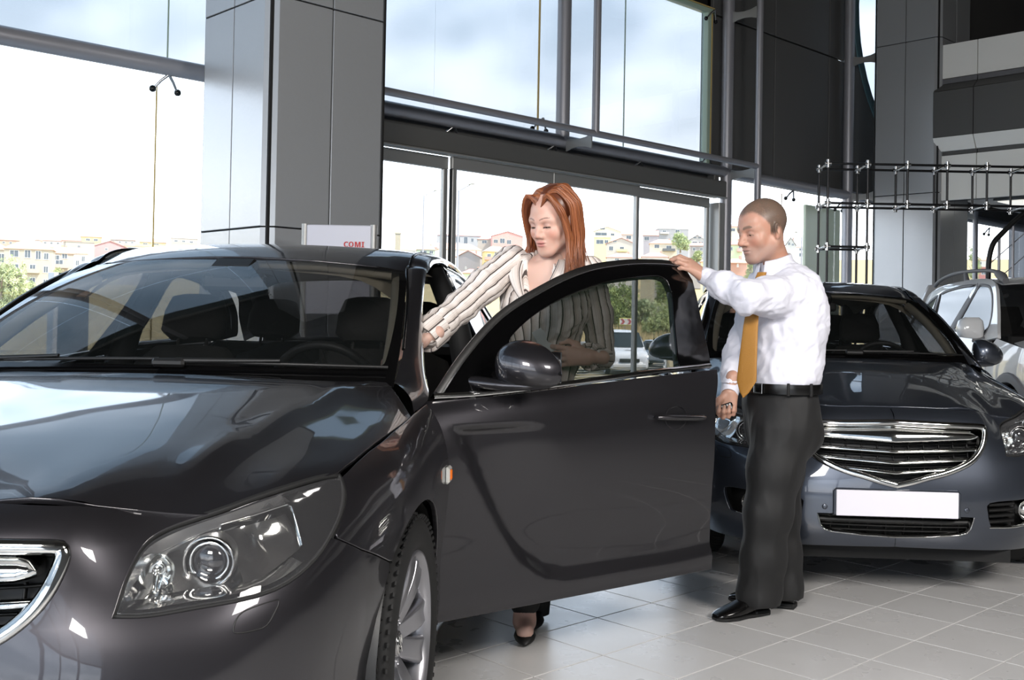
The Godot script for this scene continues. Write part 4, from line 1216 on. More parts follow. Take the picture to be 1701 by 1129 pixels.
	for h in [0.305, 0.325, 0.345, 0.365]:
		var pl := []
		for k in 17: pl.push_back(Vector2((k / 8.0 - 1.0) * (0.31 if h < 0.31 else 0.33), h))
		var wd := 0.010 if h > 0.33 and h < 0.35 else 0.003
		sweep(low, on_q(pl, 0.03), n_q(pl), [Vector2(-wd, -0.02), Vector2(wd, -0.02), Vector2(wd, 0.004), Vector2(-wd, 0.004)])
	for k in 8:
		var s := -0.28 + 0.08 * k
		var pl := [Vector2(s, 0.286), Vector2(s + 0.004, 0.33), Vector2(s, 0.377)]
		sweep(low, on_q(pl, 0.035), n_q(pl), [Vector2(-0.003, -0.02), Vector2(0.003, -0.02), Vector2(0.003, 0.002), Vector2(-0.003, 0.002)])
	C["intake_slats"] = low
	var lt := MB.new()
	var lp := lo_in.slice(0, 6)
	var lm := flip_s(lp); lm.reverse()
	var lfull: Array = lm + lp.slice(1)
	sweep(lt, on_q(lfull, 0.002), n_q(lfull), [Vector2(-0.005, -0.02), Vector2(0.005, -0.02), Vector2(0.003, 0.005), Vector2(-0.003, 0.005)])
	C["intake_trim"] = lt
	# plate and its plinth
	C["plate"] = boxes([[Vector3(0, 0.4275, 0.992), Vector3(0.52, 0.112, 0.006)]], 0.002)
	var ph := MB.new()
	ph.prism(pva([-0.272, 0.372, 0.272, 0.372, 0.272, 0.478, 0.26, 0.49, -0.26, 0.49, -0.272, 0.478]), 0.045, Transform3D(Basis.IDENTITY, Vector3(0, 0, 0.942)), 0.004)
	C["plinth"] = ph
	# fog-lamp recess
	for sg in [1.0, -1.0]:
		var t := "L" if sg > 0 else "R"
		var fb := MB.new()
		var fr := []
		for h in [0.315, 0.36, 0.40, 0.455]:
			var row := PackedVector3Array()
			for k in 10: row.push_back(qsurf((0.39 + 0.046 * k) * sg, h, 0.06))
			fr.push_back(row)
		fb.grid(fr, -sg)
		C["fog_back" + t] = fb
		var fs := MB.new()
		for h in [0.350, 0.375, 0.400, 0.424]:
			var pl := pv([0.415 * sg, h, 0.48 * sg, h + 0.002, 0.55 * sg, h + 0.004])
			sweep(fs, on_q(pl, 0.02), n_q(pl), [Vector2(-0.007, -0.025), Vector2(0.007, -0.025), Vector2(0.006, 0.006), Vector2(-0.006, 0.006)])
		C["fog_slats" + t] = fs
		var fl := MB.new()
		var fx := Transform3D(Basis(Quaternion(Vector3.UP, Vector3(0.35 * sg, 0, 1).normalized())), qsurf(0.655 * sg, 0.392, 0.05))
		fl.lathe([Vector2(0.044, 0.0), Vector2(0.046, 0.028), Vector2(0.042, 0.032), Vector2(0.036, 0.018), Vector2(0.02, 0.008), Vector2(0.012, 0.02), Vector2(0.001, 0.022)], 24, fx)
		C["fog_lamp" + t] = fl
		var fc := MB.new()
		var cl := pv([0.41 * sg, 0.33, 0.55 * sg, 0.328, 0.72 * sg, 0.343])
		sweep(fc, on_q(spline(cl, 4), 0.004), n_q(spline(cl, 4)), [Vector2(-0.006, -0.02), Vector2(0.006, -0.02), Vector2(0.004, 0.005), Vector2(-0.004, 0.005)])
		C["fog_trim" + t] = fc
		# washer cover
		var wc := PackedVector2Array(curve2([0.855, 0.628, 0.80, 0.622, 0.772, 0.612, 0.758, 0.59, 0.765, 0.582, 0.80, 0.581, 0.828, 0.585, 0.85, 0.606, 0.862, 0.622], 3, true))
		C["washer" + t] = wc
		var wg := MB.new()
		var wl := []
		for p in wc: wl.push_back(Vector2(p.x * sg, p.y))
		sweep(wg, on_q(wl, 0.0), n_q(wl), [Vector2(-0.0012, -0.002), Vector2(0.0012, -0.002), Vector2(0.0012, 0.0006), Vector2(-0.0012, 0.0006)], true)
		C["washer_gap" + t] = wg
		# marker on the fender
		var mk := MB.new()
		var n0 := snorm(0, 1.985 * sg, 0.725) if sg > 0 else snorm(0, 1.985, 0.725) * Vector3(-1, 1, 1)
		mk.box(qsurf(1.982 * sg, 0.725, -0.004), Vector3(0.016, 0.05, 0.062), 0.006, Basis(n0, Vector3.UP, n0.cross(Vector3.UP)).orthonormalized())
		C["marker" + t] = mk
		var mo := MB.new()
		mo.box(qsurf(1.982 * sg, 0.725, -0.010), Vector3(0.012, 0.032, 0.026), 0.004, Basis(n0, Vector3.UP, n0.cross(Vector3.UP)).orthonormalized())
		C["marker_lens" + t] = mo
		var sn := MB.new()
		for q in [[0.305, 0.404]]:
			var nn2 := snorm(0, q[0], q[1]) * Vector3(sg, 1, 1)
			sn.lathe([Vector2(0.001, 0.003), Vector2(0.009, 0.003), Vector2(0.0105, 0.0), Vector2(0.012, 0.0), Vector2(0.012, -0.01)], 16, Transform3D(Basis(Quaternion(Vector3.UP, nn2)), qsurf(q[0] * sg, q[1], -0.001)), 0, TAU, -1.0)
		C["sensor" + t] = sn
	# mirrors (left one; the right one is its image)
	for sg in [1.0, -1.0]:
		var t := "L" if sg > 0 else "R"
		var mr := MB.new()
		var rws := []
		var sec := [[0.862, 0.030, 0.020, 1.045], [0.868, 0.056, 0.05, 1.05], [0.885, 0.070, 0.075, 1.056], [0.92, 0.075, 0.095, 1.058], [0.96, 0.071, 0.098, 1.055], [1.00, 0.060, 0.088, 1.049], [1.03, 0.044, 0.066, 1.042], [1.048, 0.026, 0.04, 1.037], [1.054, 0.006, 0.01, 1.035]]
		for q in sec:
			var row := PackedVector3Array()
			for k in 25:
				var an := TAU * k / 24
				var y: float = sin(an); var x: float = cos(an)
				var za: float = x * q[2] if x > 0 else x * 0.03 * q[2] / 0.098
				row.push_back(Vector3(q[0] * sg, q[3] + signf(y) * pow(absf(y), 0.85) * q[1] * 1.08 - 0.008, -0.775 + za * 1.1 - 0.3 * (q[0] - 0.86)))
			rws.push_back(row)
		var sp := []
		for j in 25:
			var c2 := []
			for r in rws: c2.push_back(r[j])
			sp.push_back(spline(c2, 3))
		var fin := []
		for i in sp[0].size():
			var row := PackedVector3Array()
			for j in 25: row.push_back(sp[j][i])
			fin.push_back(row)
		mr.ring_grid(fin, true)
		C["mirror" + t] = mr
		var mf := MB.new()
		mf.tube([Vector3(0.80 * sg, 0.995, -0.66), Vector3(0.86 * sg, 0.99, -0.69), Vector3(0.91 * sg, 0.985, -0.73), Vector3(0.97 * sg, 0.985, -0.77), Vector3(1.02 * sg, 1.0, -0.80)], [0.036, 0.036, 0.034, 0.026, 0.012], 12, true, 0.55)
		C["mirror_foot" + t] = mf
		var mg := MB.new()
		mg.box(Vector3(0.955 * sg, 1.045, -0.838), Vector3(0.15, 0.10, 0.006), 0.002, Basis.from_euler(Vector3(0, 0.3 * sg, 0)))
		C["mirror_glass" + t] = mg
	# handle
	for sg in [1.0, -1.0]:
		var t := "L" if sg > 0 else "R"
		var N0 := snorm(0, s_of(-1.52), 0.845) * Vector3(sg, 1, 1)
		var P0 := qsurf(s_of(-1.515) * sg, 0.847)
		var cup := MB.new()
		var bs := Basis(Vector3(0, 0, 1), Vector3.UP, N0).orthonormalized()
		for k in 1:
			var rws := []
			for r in [[1.0, 0.002], [0.94, 0.0035], [0.85, -0.002], [0.6, -0.010], [0.3, -0.013], [0.02, -0.014]]:
				var row := PackedVector3Array()
				for j in 33:
					var an := TAU * j / 32
					row.push_back(P0 + Vector3(0, 0, cos(an) * 0.060 * r[0]) + Vector3.UP * (sin(an) * 0.045 * r[0]) + N0 * r[1])
				rws.push_back(row)
			cup.grid(rws, -sg, true)
		C["handle_cup" + t] = cup
		var hb := MB.new()
		var pth := []
		for k in 9: pth.push_back(P0 + Vector3(0, (k - 4) * -0.0015 + 0.001, 0.115 - 0.25 * k / 8.0) + N0 * (0.030 - 0.016 * pow(absf(k / 4.0 - 1.0), 2.5)))
		hb.tube(pth, [0.013, 0.018, 0.019, 0.019, 0.019, 0.019, 0.0195, 0.0195, 0.014], 12, true, 0.6)
		C["handle" + t] = hb
		var lk := MB.new()
		lk.lathe([Vector2(0.001, 0.002), Vector2(0.007, 0.002), Vector2(0.009, 0.0)], 14, Transform3D(Basis(Quaternion(Vector3.UP, N0)), P0 + Vector3(0, -0.003, -0.118) + N0 * 0.028))
		C["lock" + t] = lk
	make_lamp_meshes()
	make_wheel_meshes()
	make_cabin_meshes()
	for k in C:
		if C[k] is MB: C[k] = C[k].mesh()

func make_lamp_meshes() -> void:
	var C := car_meshes
	for sg in [1.0, -1.0]:
		var t := "L" if sg > 0 else "R"
		var f := Vector3(sg, 1, 1)
		# dark shell behind the lens
		var sh := MB.new()
		var rows := []
		var nseg := 28
		var up := curve2([0.545, 0.64, 0.56, 0.69, 0.60, 0.735, 0.66, 0.758, 0.767, 0.780, 0.925, 0.806, 1.062, 0.821, 1.185, 0.826], 4)
		var dn := curve2([0.545, 0.638, 0.60, 0.634, 0.64, 0.636, 0.69, 0.639, 0.86, 0.652, 0.987, 0.690, 1.094, 0.748, 1.185, 0.820], 4)
		for k in up.size():
			var a: Vector2 = up[k]; var b: Vector2 = dn[k]
			var row := PackedVector3Array()
			for q in [[0.0, 0.006], [0.03, 0.05], [0.3, 0.075], [0.7, 0.08], [0.97, 0.06], [1.0, 0.006]]:
				var p := a.lerp(b, q[0])
				var d: float = q[1] * clampf((a.distance_to(b)) / 0.10, 0.15, 1.0)
				row.push_back(qsurf(p.x, p.y, d) * f)
			rows.push_back(row)
		sh.grid(rows, -sg)
		C["lamp_shell" + t] = sh
		# pale eyebrow shelf along the top, and the sill along the bottom
		var eb := MB.new()
		rows = []
		for k in range(2, up.size() - 6):
			var a: Vector2 = up[k]; var b: Vector2 = dn[k]
			var w := minf(0.028, a.distance_to(b) * 0.3)
			var dd := (b - a).normalized()
			rows.push_back(PackedVector3Array([qsurf(a.x + dd.x * 0.006, a.y + dd.y * 0.006, 0.012) * f, qsurf(a.x + dd.x * w, a.y + dd.y * w, 0.030) * f, qsurf(a.x + dd.x * (w + 0.003), a.y + dd.y * (w + 0.003), 0.034) * f, qsurf(a.x + dd.x * (w + 0.003), a.y + dd.y * (w + 0.003), 0.075) * f]))
		eb.grid(rows, -sg)
		C["lamp_brow" + t] = eb
		var sl := MB.new()
		rows = []
		for k in range(1, up.size() - 9):
			var a: Vector2 = up[k]; var b: Vector2 = dn[k]
			var dd := (a - b).normalized()
			var w := minf(0.016, a.distance_to(b) * 0.2)
			rows.push_back(PackedVector3Array([qsurf(b.x + dd.x * 0.004, b.y + dd.y * 0.004, 0.012) * f, qsurf(b.x + dd.x * w, b.y + dd.y * w, 0.034) * f, qsurf(b.x + dd.x * w, b.y + dd.y * w, 0.075) * f]))
		sl.grid(rows, sg)
		C["lamp_sill" + t] = sl
		# chrome bowl (inner half) with a fluted floor
		var cb := MB.new()
		rows = []
		for k in 19:
			var s := 0.565 + 0.022 * k
			var yt := minf(lerpf(0.69, 0.742, ss(0.565, 0.64, s)) + (s - 0.64) * 0.16 if s > 0.64 else lerpf(0.665, 0.742, ss(0.545, 0.64, s)), 0.772)
			var yb := 0.648 if s < 0.85 else 0.648 + (s - 0.85) * 0.4
			var row := PackedVector3Array()
			for j in 9:
				var q := j / 8.0
				row.push_back(qsurf(s, lerpf(yt, yb, q), 0.040 + 0.030 * sin(PI * q) + (0.002 if k % 2 == 0 else 0.0)) * f)
			rows.push_back(row)
		cb.grid(rows, -sg)
		C["lamp_bowl" + t] = cb
		# projector: ring, dark barrel, glass ball
		var axis := Vector3(0.14 * sg, -0.02, 1).normalized()
		var at := Vector3(0.617 * sg, 0.7025, 0.695)
		var xf := Transform3D(Basis(Quaternion(Vector3.UP, axis)), at)
		var pr := MB.new()
		pr.lathe([Vector2(0.051, -0.05), Vector2(0.052, 0.006), Vector2(0.0505, 0.011), Vector2(0.047, 0.012), Vector2(0.0455, 0.007)], 36, xf)
		C["projector_ring" + t] = pr
		var pb := MB.new()
		pb.lathe([Vector2(0.0455, 0.007), Vector2(0.044, -0.014), Vector2(0.040, -0.016)], 36, xf)
		C["projector_barrel" + t] = pb
		var pi := MB.new()
		pi.lathe([Vector2(0.040, -0.016), Vector2(0.0405, 0.002), Vector2(0.038, 0.005), Vector2(0.034, 0.003), Vector2(0.033, -0.004)], 36, xf)
		C["projector_bezel" + t] = pi
		var pg := MB.new()
		pg.lathe([Vector2(0.034, -0.010), Vector2(0.033, -0.004), Vector2(0.029, 0.003), Vector2(0.021, 0.009), Vector2(0.011, 0.0125), Vector2(0.001, 0.0135)], 36, xf)
		C["projector_lens" + t] = pg
		# small reflector with its bulb
		var rb := MB.new()
		var xf2 := Transform3D(Basis(Quaternion(Vector3.UP, Vector3(0.25 * sg, 0.05, 1).normalized())), Vector3(0.532 * sg, 0.692, 0.745))
		rb.lathe([Vector2(0.036, 0.012), Vector2(0.033, -0.004), Vector2(0.024, -0.016), Vector2(0.012, -0.022), Vector2(0.009, -0.02), Vector2(0.009, 0.004), Vector2(0.006, 0.010), Vector2(0.001, 0.011)], 28, xf2)
		C["bulb" + t] = rb
		# fluted square reflector
		var sq := MB.new()
		rows = []
		for k in 15:
			var s := 0.815 + 0.0125 * k
			var yb := 0.662 + maxf(0.0, s - 0.85) * 0.32
			var yt := 0.752 + (s - 0.8) * 0.10
			var row := PackedVector3Array()
			for j in 7:
				var q := j / 6.0
				row.push_back(qsurf(s, lerpf(yt, yb, q), 0.030 + 0.025 * (1.0 - absf(2.0 * k / 14.0 - 1.0)) * sin(PI * q) + (0.0025 if k % 2 == 0 else 0.0)) * f)
			rows.push_back(row)
		sq.grid(rows, -sg)
		C["reflector" + t] = sq
		var rm := MB.new()
		var pl := pv([0.81, 0.765, 0.90, 0.776, 1.005, 0.788, 1.012, 0.782, 0.985, 0.71])
		sweep(rm, on_q(pl, 0.026).map(func(p): return p * f), n_q(pl).map(func(p): return p * f), [Vector2(-0.003, -0.02), Vector2(0.003, -0.02), Vector2(0.002, 0.003), Vector2(-0.002, 0.003)])
		C["lamp_rim" + t] = rm
		# three arrow-shaped running lights
		var dr := MB.new()
		for k in 3:
			var s0 := 0.925 + 0.052 * k
			var y := 0.786 + 0.004 * k
			var a := qsurf(s0, y, 0.028) * f; var b := qsurf(s0 + 0.038, y + 0.002, 0.028) * f; var c := qsurf(s0 + 0.030, y + 0.016, 0.020) * f; var d := qsurf(s0 + 0.026, y + 0.006, 0.006) * f
			dr.quad(a, b, d, d); dr.quad(b, c, d, d); dr.quad(c, a, d, d)
		C["running_lights" + t] = dr

func make_wheel_meshes() -> void:
	var C := car_meshes
	# y is the axle, pointing out of the car
	var ty := MB.new()
	ty.lathe([Vector2(0.238, -0.11), Vector2(0.262, -0.117), Vector2(0.305, -0.118), Vector2(0.326, -0.106), Vector2(0.336, -0.085), Vector2(0.338, -0.05), Vector2(0.338, 0.05), Vector2(0.336, 0.085), Vector2(0.327, 0.105), Vector2(0.318, 0.113), Vector2(0.305, 0.1175), Vector2(0.285, 0.1195), Vector2(0.262, 0.117), Vector2(0.247, 0.110), Vector2(0.238, 0.104)], 64)
	C["tyre"] = ty
	var tb := MB.new()
	for k in 72:
		var an := TAU * k / 72.0
		for w in [[0.070, 0.024], [-0.070, 0.024]]:
			tb.box(Vector3(0.3375 * cos(an), w[0], 0.3375 * sin(an)), Vector3(0.008, w[1] * 2.0, 0.019), 0.001, Basis.from_euler(Vector3(0, -an, 0)) * Basis.from_euler(Vector3(0.3 * signf(w[0]), 0, 0)))
		tb.box(Vector3(0.326 * cos(an), 0.106, 0.326 * sin(an)), Vector3(0.026, 0.006, 0.012), 0.001, Basis.from_euler(Vector3(0, -an, 0)) * Basis.from_euler(Vector3(0, 0, 0.7)))
	C["tread"] = tb
	var rim := MB.new()
	rim.lathe([Vector2(0.20, -0.09), Vector2(0.212, -0.02), Vector2(0.214, 0.06), Vector2(0.220, 0.092), Vector2(0.228, 0.101), Vector2(0.234, 0.111), Vector2(0.240, 0.112), Vector2(0.243, 0.106), Vector2(0.240, 0.098)], 64, Transform3D.IDENTITY, 0, TAU, -1.0)
	C["rim"] = rim
	var sp := MB.new()
	for k in 5:
		var a0 := TAU * k / 5.0 + 0.3
		for s in [-1.0, 1.0]:
			# each of the paired spokes: a broad blade from the hub to the rim
			var rows := []
			for i in 9:
				var q := i / 8.0
				var r := lerpf(0.052, 0.228, q)
				var mid: float = a0 + s * lerpf(0.30, 0.235, q)
				var w := lerpf(0.027, 0.040, pow(q, 1.3))
				var y := 0.058 + 0.040 * sin(q * 1.75) 
				var row := PackedVector3Array()
				for p in [[-1.0, -0.035], [-1.0, -0.006], [-0.72, 0.0], [0.0, -0.004], [0.72, 0.0], [1.0, -0.006], [1.0, -0.035]]:
					var off: float = p[0] * w
					row.push_back(Vector3(r * cos(mid) - off * sin(mid), y + p[1], r * sin(mid) + off * cos(mid)))
				row.push_back(row[0])
				rows.push_back(row)
			sp.ring_grid(rows, false)
	C["spokes"] = sp
	var hb := MB.new()
	hb.lathe([Vector2(0.074, 0.0), Vector2(0.073, 0.052), Vector2(0.066, 0.060), Vector2(0.046, 0.062), Vector2(0.036, 0.064)], 40)
	for k in 5:
		var an := TAU * k / 5.0 + 0.3
		hb.lathe([Vector2(0.014, 0.058), Vector2(0.0135, 0.066), Vector2(0.010, 0.067), Vector2(0.009, 0.058)], 12, Transform3D(Basis.IDENTITY, Vector3(0.055 * cos(an), 0, 0.055 * sin(an))))
	C["hub"] = hb
	var cap := MB.new()
	cap.lathe([Vector2(0.034, 0.060), Vector2(0.033, 0.070), Vector2(0.029, 0.0725), Vector2(0.001, 0.0735)], 28)
	C["hub_cap"] = cap
	var cr := MB.new()
	cr.lathe([Vector2(0.0265, 0.0725), Vector2(0.0255, 0.0755), Vector2(0.0225, 0.0755), Vector2(0.0215, 0.0728)], 28)
	cr.tube([Vector3(-0.03, 0.0755, 0.004), Vector3(0.003, 0.0755, 0.002), Vector3(-0.003, 0.0755, -0.002), Vector3(0.03, 0.0755, -0.004)], 0.0022, 6)
	C["hub_emblem"] = cr
	var br := MB.new()
	br.lathe([Vector2(0.001, 0.012), Vector2(0.15, 0.012), Vector2(0.152, 0.006), Vector2(0.152, -0.012), Vector2(0.001, -0.012)], 40, Transform3D.IDENTITY, 0, TAU, -1.0)
	C["brake_disc"] = br

func make_cabin_meshes() -> void:
	var C := car_meshes
	# dashboard: from the foot of the windscreen back and down
	var rows := []
	for q in [[-0.36, 0.985, 0.70], [-0.50, 1.005, 0.71], [-0.68, 0.995, 0.72], [-0.80, 0.965, 0.73], [-0.85, 0.90, 0.73], [-0.82, 0.75, 0.73], [-0.74, 0.45, 0.73]]:
		var row := []
		for x in [-1.0, -0.6, -0.2, 0.2, 0.6, 1.0]:
			var bump: float = 0.045 * exp(-pow((x * 0.73 - 0.36) / 0.17, 2.0)) * (1.0 if q[0] < -0.6 and q[1] > 0.9 else 0.0)
			row.push_back(Vector3(x * q[2], q[1] + bump - 0.02 * x * x, q[0]))
		rows.push_back(row)
	C["dashboard"] = patch(rows, 4, 4, 1.0)
	var sw := MB.new()
	var wx := Transform3D(Basis.from_euler(Vector3(-1.12, 0, 0)), Vector3(0.365, 0.925, -0.985))
	var ring := []
	for k in 33: ring.push_back(wx * Vector3(0.188 * cos(TAU * k / 32.0), 0, 0.188 * sin(TAU * k / 32.0)))
	sw.tube(ring, 0.0155, 10, false)
	for an in [0.0, PI, PI / 2]:
		var d := Vector3(cos(an), 0, sin(an))
		sw.tube([wx * (d * 0.05 + Vector3(0, 0.0, 0)), wx * (d * 0.12 + Vector3(0, 0.002, 0)), wx * (d * 0.18)], [0.03, 0.02, 0.014], 8, true, 0.5)
	sw.lathe([Vector2(0.001, 0.03), Vector2(0.05, 0.026), Vector2(0.072, 0.012), Vector2(0.075, -0.02), Vector2(0.04, -0.06), Vector2(0.035, -0.16)], 24, wx, 0, TAU, -1.0)
	C["steering_wheel"] = sw
	for i in 3:
		# seats: cushion, back and headrest, as rounded lofts (left, right, rear bench)
		var x: float = [0.37, -0.37, 0.0][i]; var w: float = [0.26, 0.26, 0.64][i]; var z0: float = [-1.28, -1.28, -2.28][i]
		var st := MB.new()
		loft(st, [[Vector3(x, 0.30, z0 + 0.42), w * 0.85, 0.06], [Vector3(x, 0.43, z0 + 0.40), w, 0.09], [Vector3(x, 0.47, z0 + 0.2), w, 0.10], [Vector3(x, 0.44, z0), w, 0.10], [Vector3(x, 0.40, z0 - 0.08), w * 0.9, 0.08]], Vector3(0, 0.35, 1).normalized())
		loft(st, [[Vector3(x, 0.42, z0 - 0.02), w * 0.95, 0.09], [Vector3(x, 0.60, z0 - 0.08), w, 0.10], [Vector3(x, 0.80, z0 - 0.16), w * 0.97, 0.09], [Vector3(x, 0.98, z0 - 0.24), w * 0.85, 0.075], [Vector3(x, 1.05, z0 - 0.275), w * 0.6, 0.05]], Vector3(0, 1, -0.35).normalized())
		for hx in ([x] if i < 2 else [-0.37, 0.37]):
			loft(st, [[Vector3(hx, 1.09, z0 - 0.28), 0.10, 0.03], [Vector3(hx, 1.12, z0 - 0.285), 0.135, 0.05], [Vector3(hx, 1.20, z0 - 0.31), 0.13, 0.052], [Vector3(hx, 1.26, z0 - 0.33), 0.11, 0.04], [Vector3(hx, 1.275, z0 - 0.335), 0.07, 0.015]], Vector3(0, 1, -0.35).normalized())
			for s in [-0.06, 0.06]: st.tube([Vector3(hx + s, 1.0, z0 - 0.25), Vector3(hx + s, 1.13, z0 - 0.29)], 0.007, 6)
		C["seat%d" % i] = st
	# roof lining, pillar trims
	rows = []
	for a in [-1.10, -1.25, -1.6, -2.1, -2.6, -2.85]:
		var row := []
		for b in [-0.60, -0.45, -0.2, 0.0, 0.2, 0.45, 0.60]: row.push_back(Vector3(b, roof_h(maxf(a, -2.75), b) - 0.035 - (0.05 if absf(b) > 0.55 else 0.0) - (0.02 if a > -1.2 else 0.0), a))
		rows.push_back(row)
	C["headliner"] = patch(rows, 3, 3, -1.0)
	for sg in [-1.0, 1.0]:
		var pt := MB.new()
		var pth := []
		for v in [0.10, 0.3, 0.5, 0.7, 0.9, 0.97]: pth.push_back((screen(1.0, v) + Vector3(-0.035, -0.035, -0.03)) * Vector3(sg, 1, 1))
		pt.tube(spline(pth, 3), 0.026, 8, true)
		C["trim_front" + ("L" if sg > 0 else "R")] = pt
		pt = MB.new()
		C["trim_middle" + ("L" if sg > 0 else "R")] = pt
		pt.tube([Vector3(0.60 * sg, 1.40, -1.80), Vector3(0.72 * sg, 1.15, -1.74), Vector3(0.78 * sg, 0.9, -1.70), Vector3(0.80 * sg, 0.5, -1.68)], [0.04, 0.05, 0.06, 0.07], 8)
		pt = MB.new()
		C["trim_rear" + ("L" if sg > 0 else "R")] = pt
		pt.tube([Vector3(0.53 * sg, 1.40, -2.72), Vector3(0.58 * sg, 1.22, -3.02), Vector3(0.62 * sg, 1.05, -3.3)], 0.05, 8)
	var hd := MB.new()
	hd.tube([Vector3(-0.56, 1.352, -1.14), Vector3(-0.3, 1.378, -1.10), Vector3(0, 1.384, -1.09), Vector3(0.3, 1.378, -1.10), Vector3(0.56, 1.352, -1.14)], 0.016, 8)
	C["header_trim"] = hd
	var rv := MB.new()
	rv.box(Vector3(0, 1.315, -1.04), Vector3(0.235, 0.065, 0.03), 0.014, Basis.from_euler(Vector3(-0.1, 0.15, 0)))
	rv.tube([Vector3(0, 1.33, -1.03), Vector3(0, 1.36, -1.0), Vector3(0, 1.372, -1.0)], 0.012, 8)
	rv.box(Vector3(0, 1.365, -1.03), Vector3(0.16, 0.05, 0.09), 0.012, Basis.from_euler(Vector3(0.45, 0, 0)))
	C["cabin_mirror"] = rv
	var tub := MB.new()
	tub.box(Vector3(0, 0.20, -1.45), Vector3(1.5, 0.05, 2.1)); tub.box(Vector3(0, 0.40, -0.66), Vector3(1.45, 0.75, 0.06)); tub.box(Vector3(0, 0.36, 0.15), Vector3(1.06, 0.40, 1.40)); tub.box(Vector3(0, 0.42, -2.9), Vector3(1.06, 0.5, 1.3)); tub.box(Vector3(0, 1.03, -2.95), Vector3(1.25, 0.04, 0.7))
	tub.box(Vector3(0, 0.90, -0.42), Vector3(1.44, 0.14, 0.16)); tub.box(Vector3(0, 0.38, -1.25), Vector3(0.22, 0.42, 0.9), 0.03)
	tub.box(Vector3(-0.80, 0.62, -1.25), Vector3(0.05, 0.72, 1.1), 0.02); tub.box(Vector3(-0.80, 0.62, -2.2), Vector3(0.05, 0.72, 0.6), 0.02); tub.box(Vector3(0.80, 0.62, -2.2), Vector3(0.05, 0.72, 0.6), 0.02)
	for sg in [-1.0, 1.0]: tub.box(Vector3(0.74 * sg, 0.22, -1.45), Vector3(0.12, 0.12, 1.95), 0.02)
	C["tub"] = tub
	var wp := MB.new()
	for sg in [-1.0, 1.0]:
		var x0: float = 0.10 if sg > 0 else -0.58
		var pth := []
		for k in 9:
			var tt := (x0 + 0.62 * k / 8.0) / 0.735
			pth.push_back(screen(clampf(tt, -0.97, 0.97), 0.045 + 0.015 * k / 8.0) + Vector3(0, 0.016, 0.008))
		wp.tube(pth, 0.006, 6)
		wp.box(pth[0] + Vector3(-0.02, -0.002, 0.012), Vector3(0.10, 0.026, 0.03), 0.008)
		wp.tube([pth[0] + Vector3(0.0, 0.004, 0.012), pth[4] + Vector3(0, 0.010, 0.008)], [0.010, 0.006], 6)
	C["wipers"] = wp
	var cowl := MB.new()
	rows = []
	for q in [[0.04, -0.02], [0.02, -0.04], [-0.02, -0.06]]:
		var row := PackedVector3Array()
		for k in 21:
			var p := screen(k / 10.0 - 1.0, 0.0)
			row.push_back(p + Vector3(0, q[1] + 0.012, q[0]))
		rows.push_back(row)
	cowl.grid(rows, 1.0)
	C["cowl"] = cowl

func loft(m: MB, secs: Array, axis: Vector3) -> void:
	# rounded sections [centre, half width, half depth] across an axis
	var rows := []
	var z := axis.cross(Vector3.RIGHT).normalized()
	for s in secs:
		var row := PackedVector3Array()
		for k in 21:
			var an := TAU * k / 20
			var c := cos(an); var d := sin(an)
			row.push_back(s[0] + Vector3.RIGHT * (signf(c) * pow(absf(c), 0.6) * s[1]) + z * (signf(d) * pow(absf(d), 0.7) * s[2]))
		rows.push_back(row)
	m.ring_grid(rows, true)

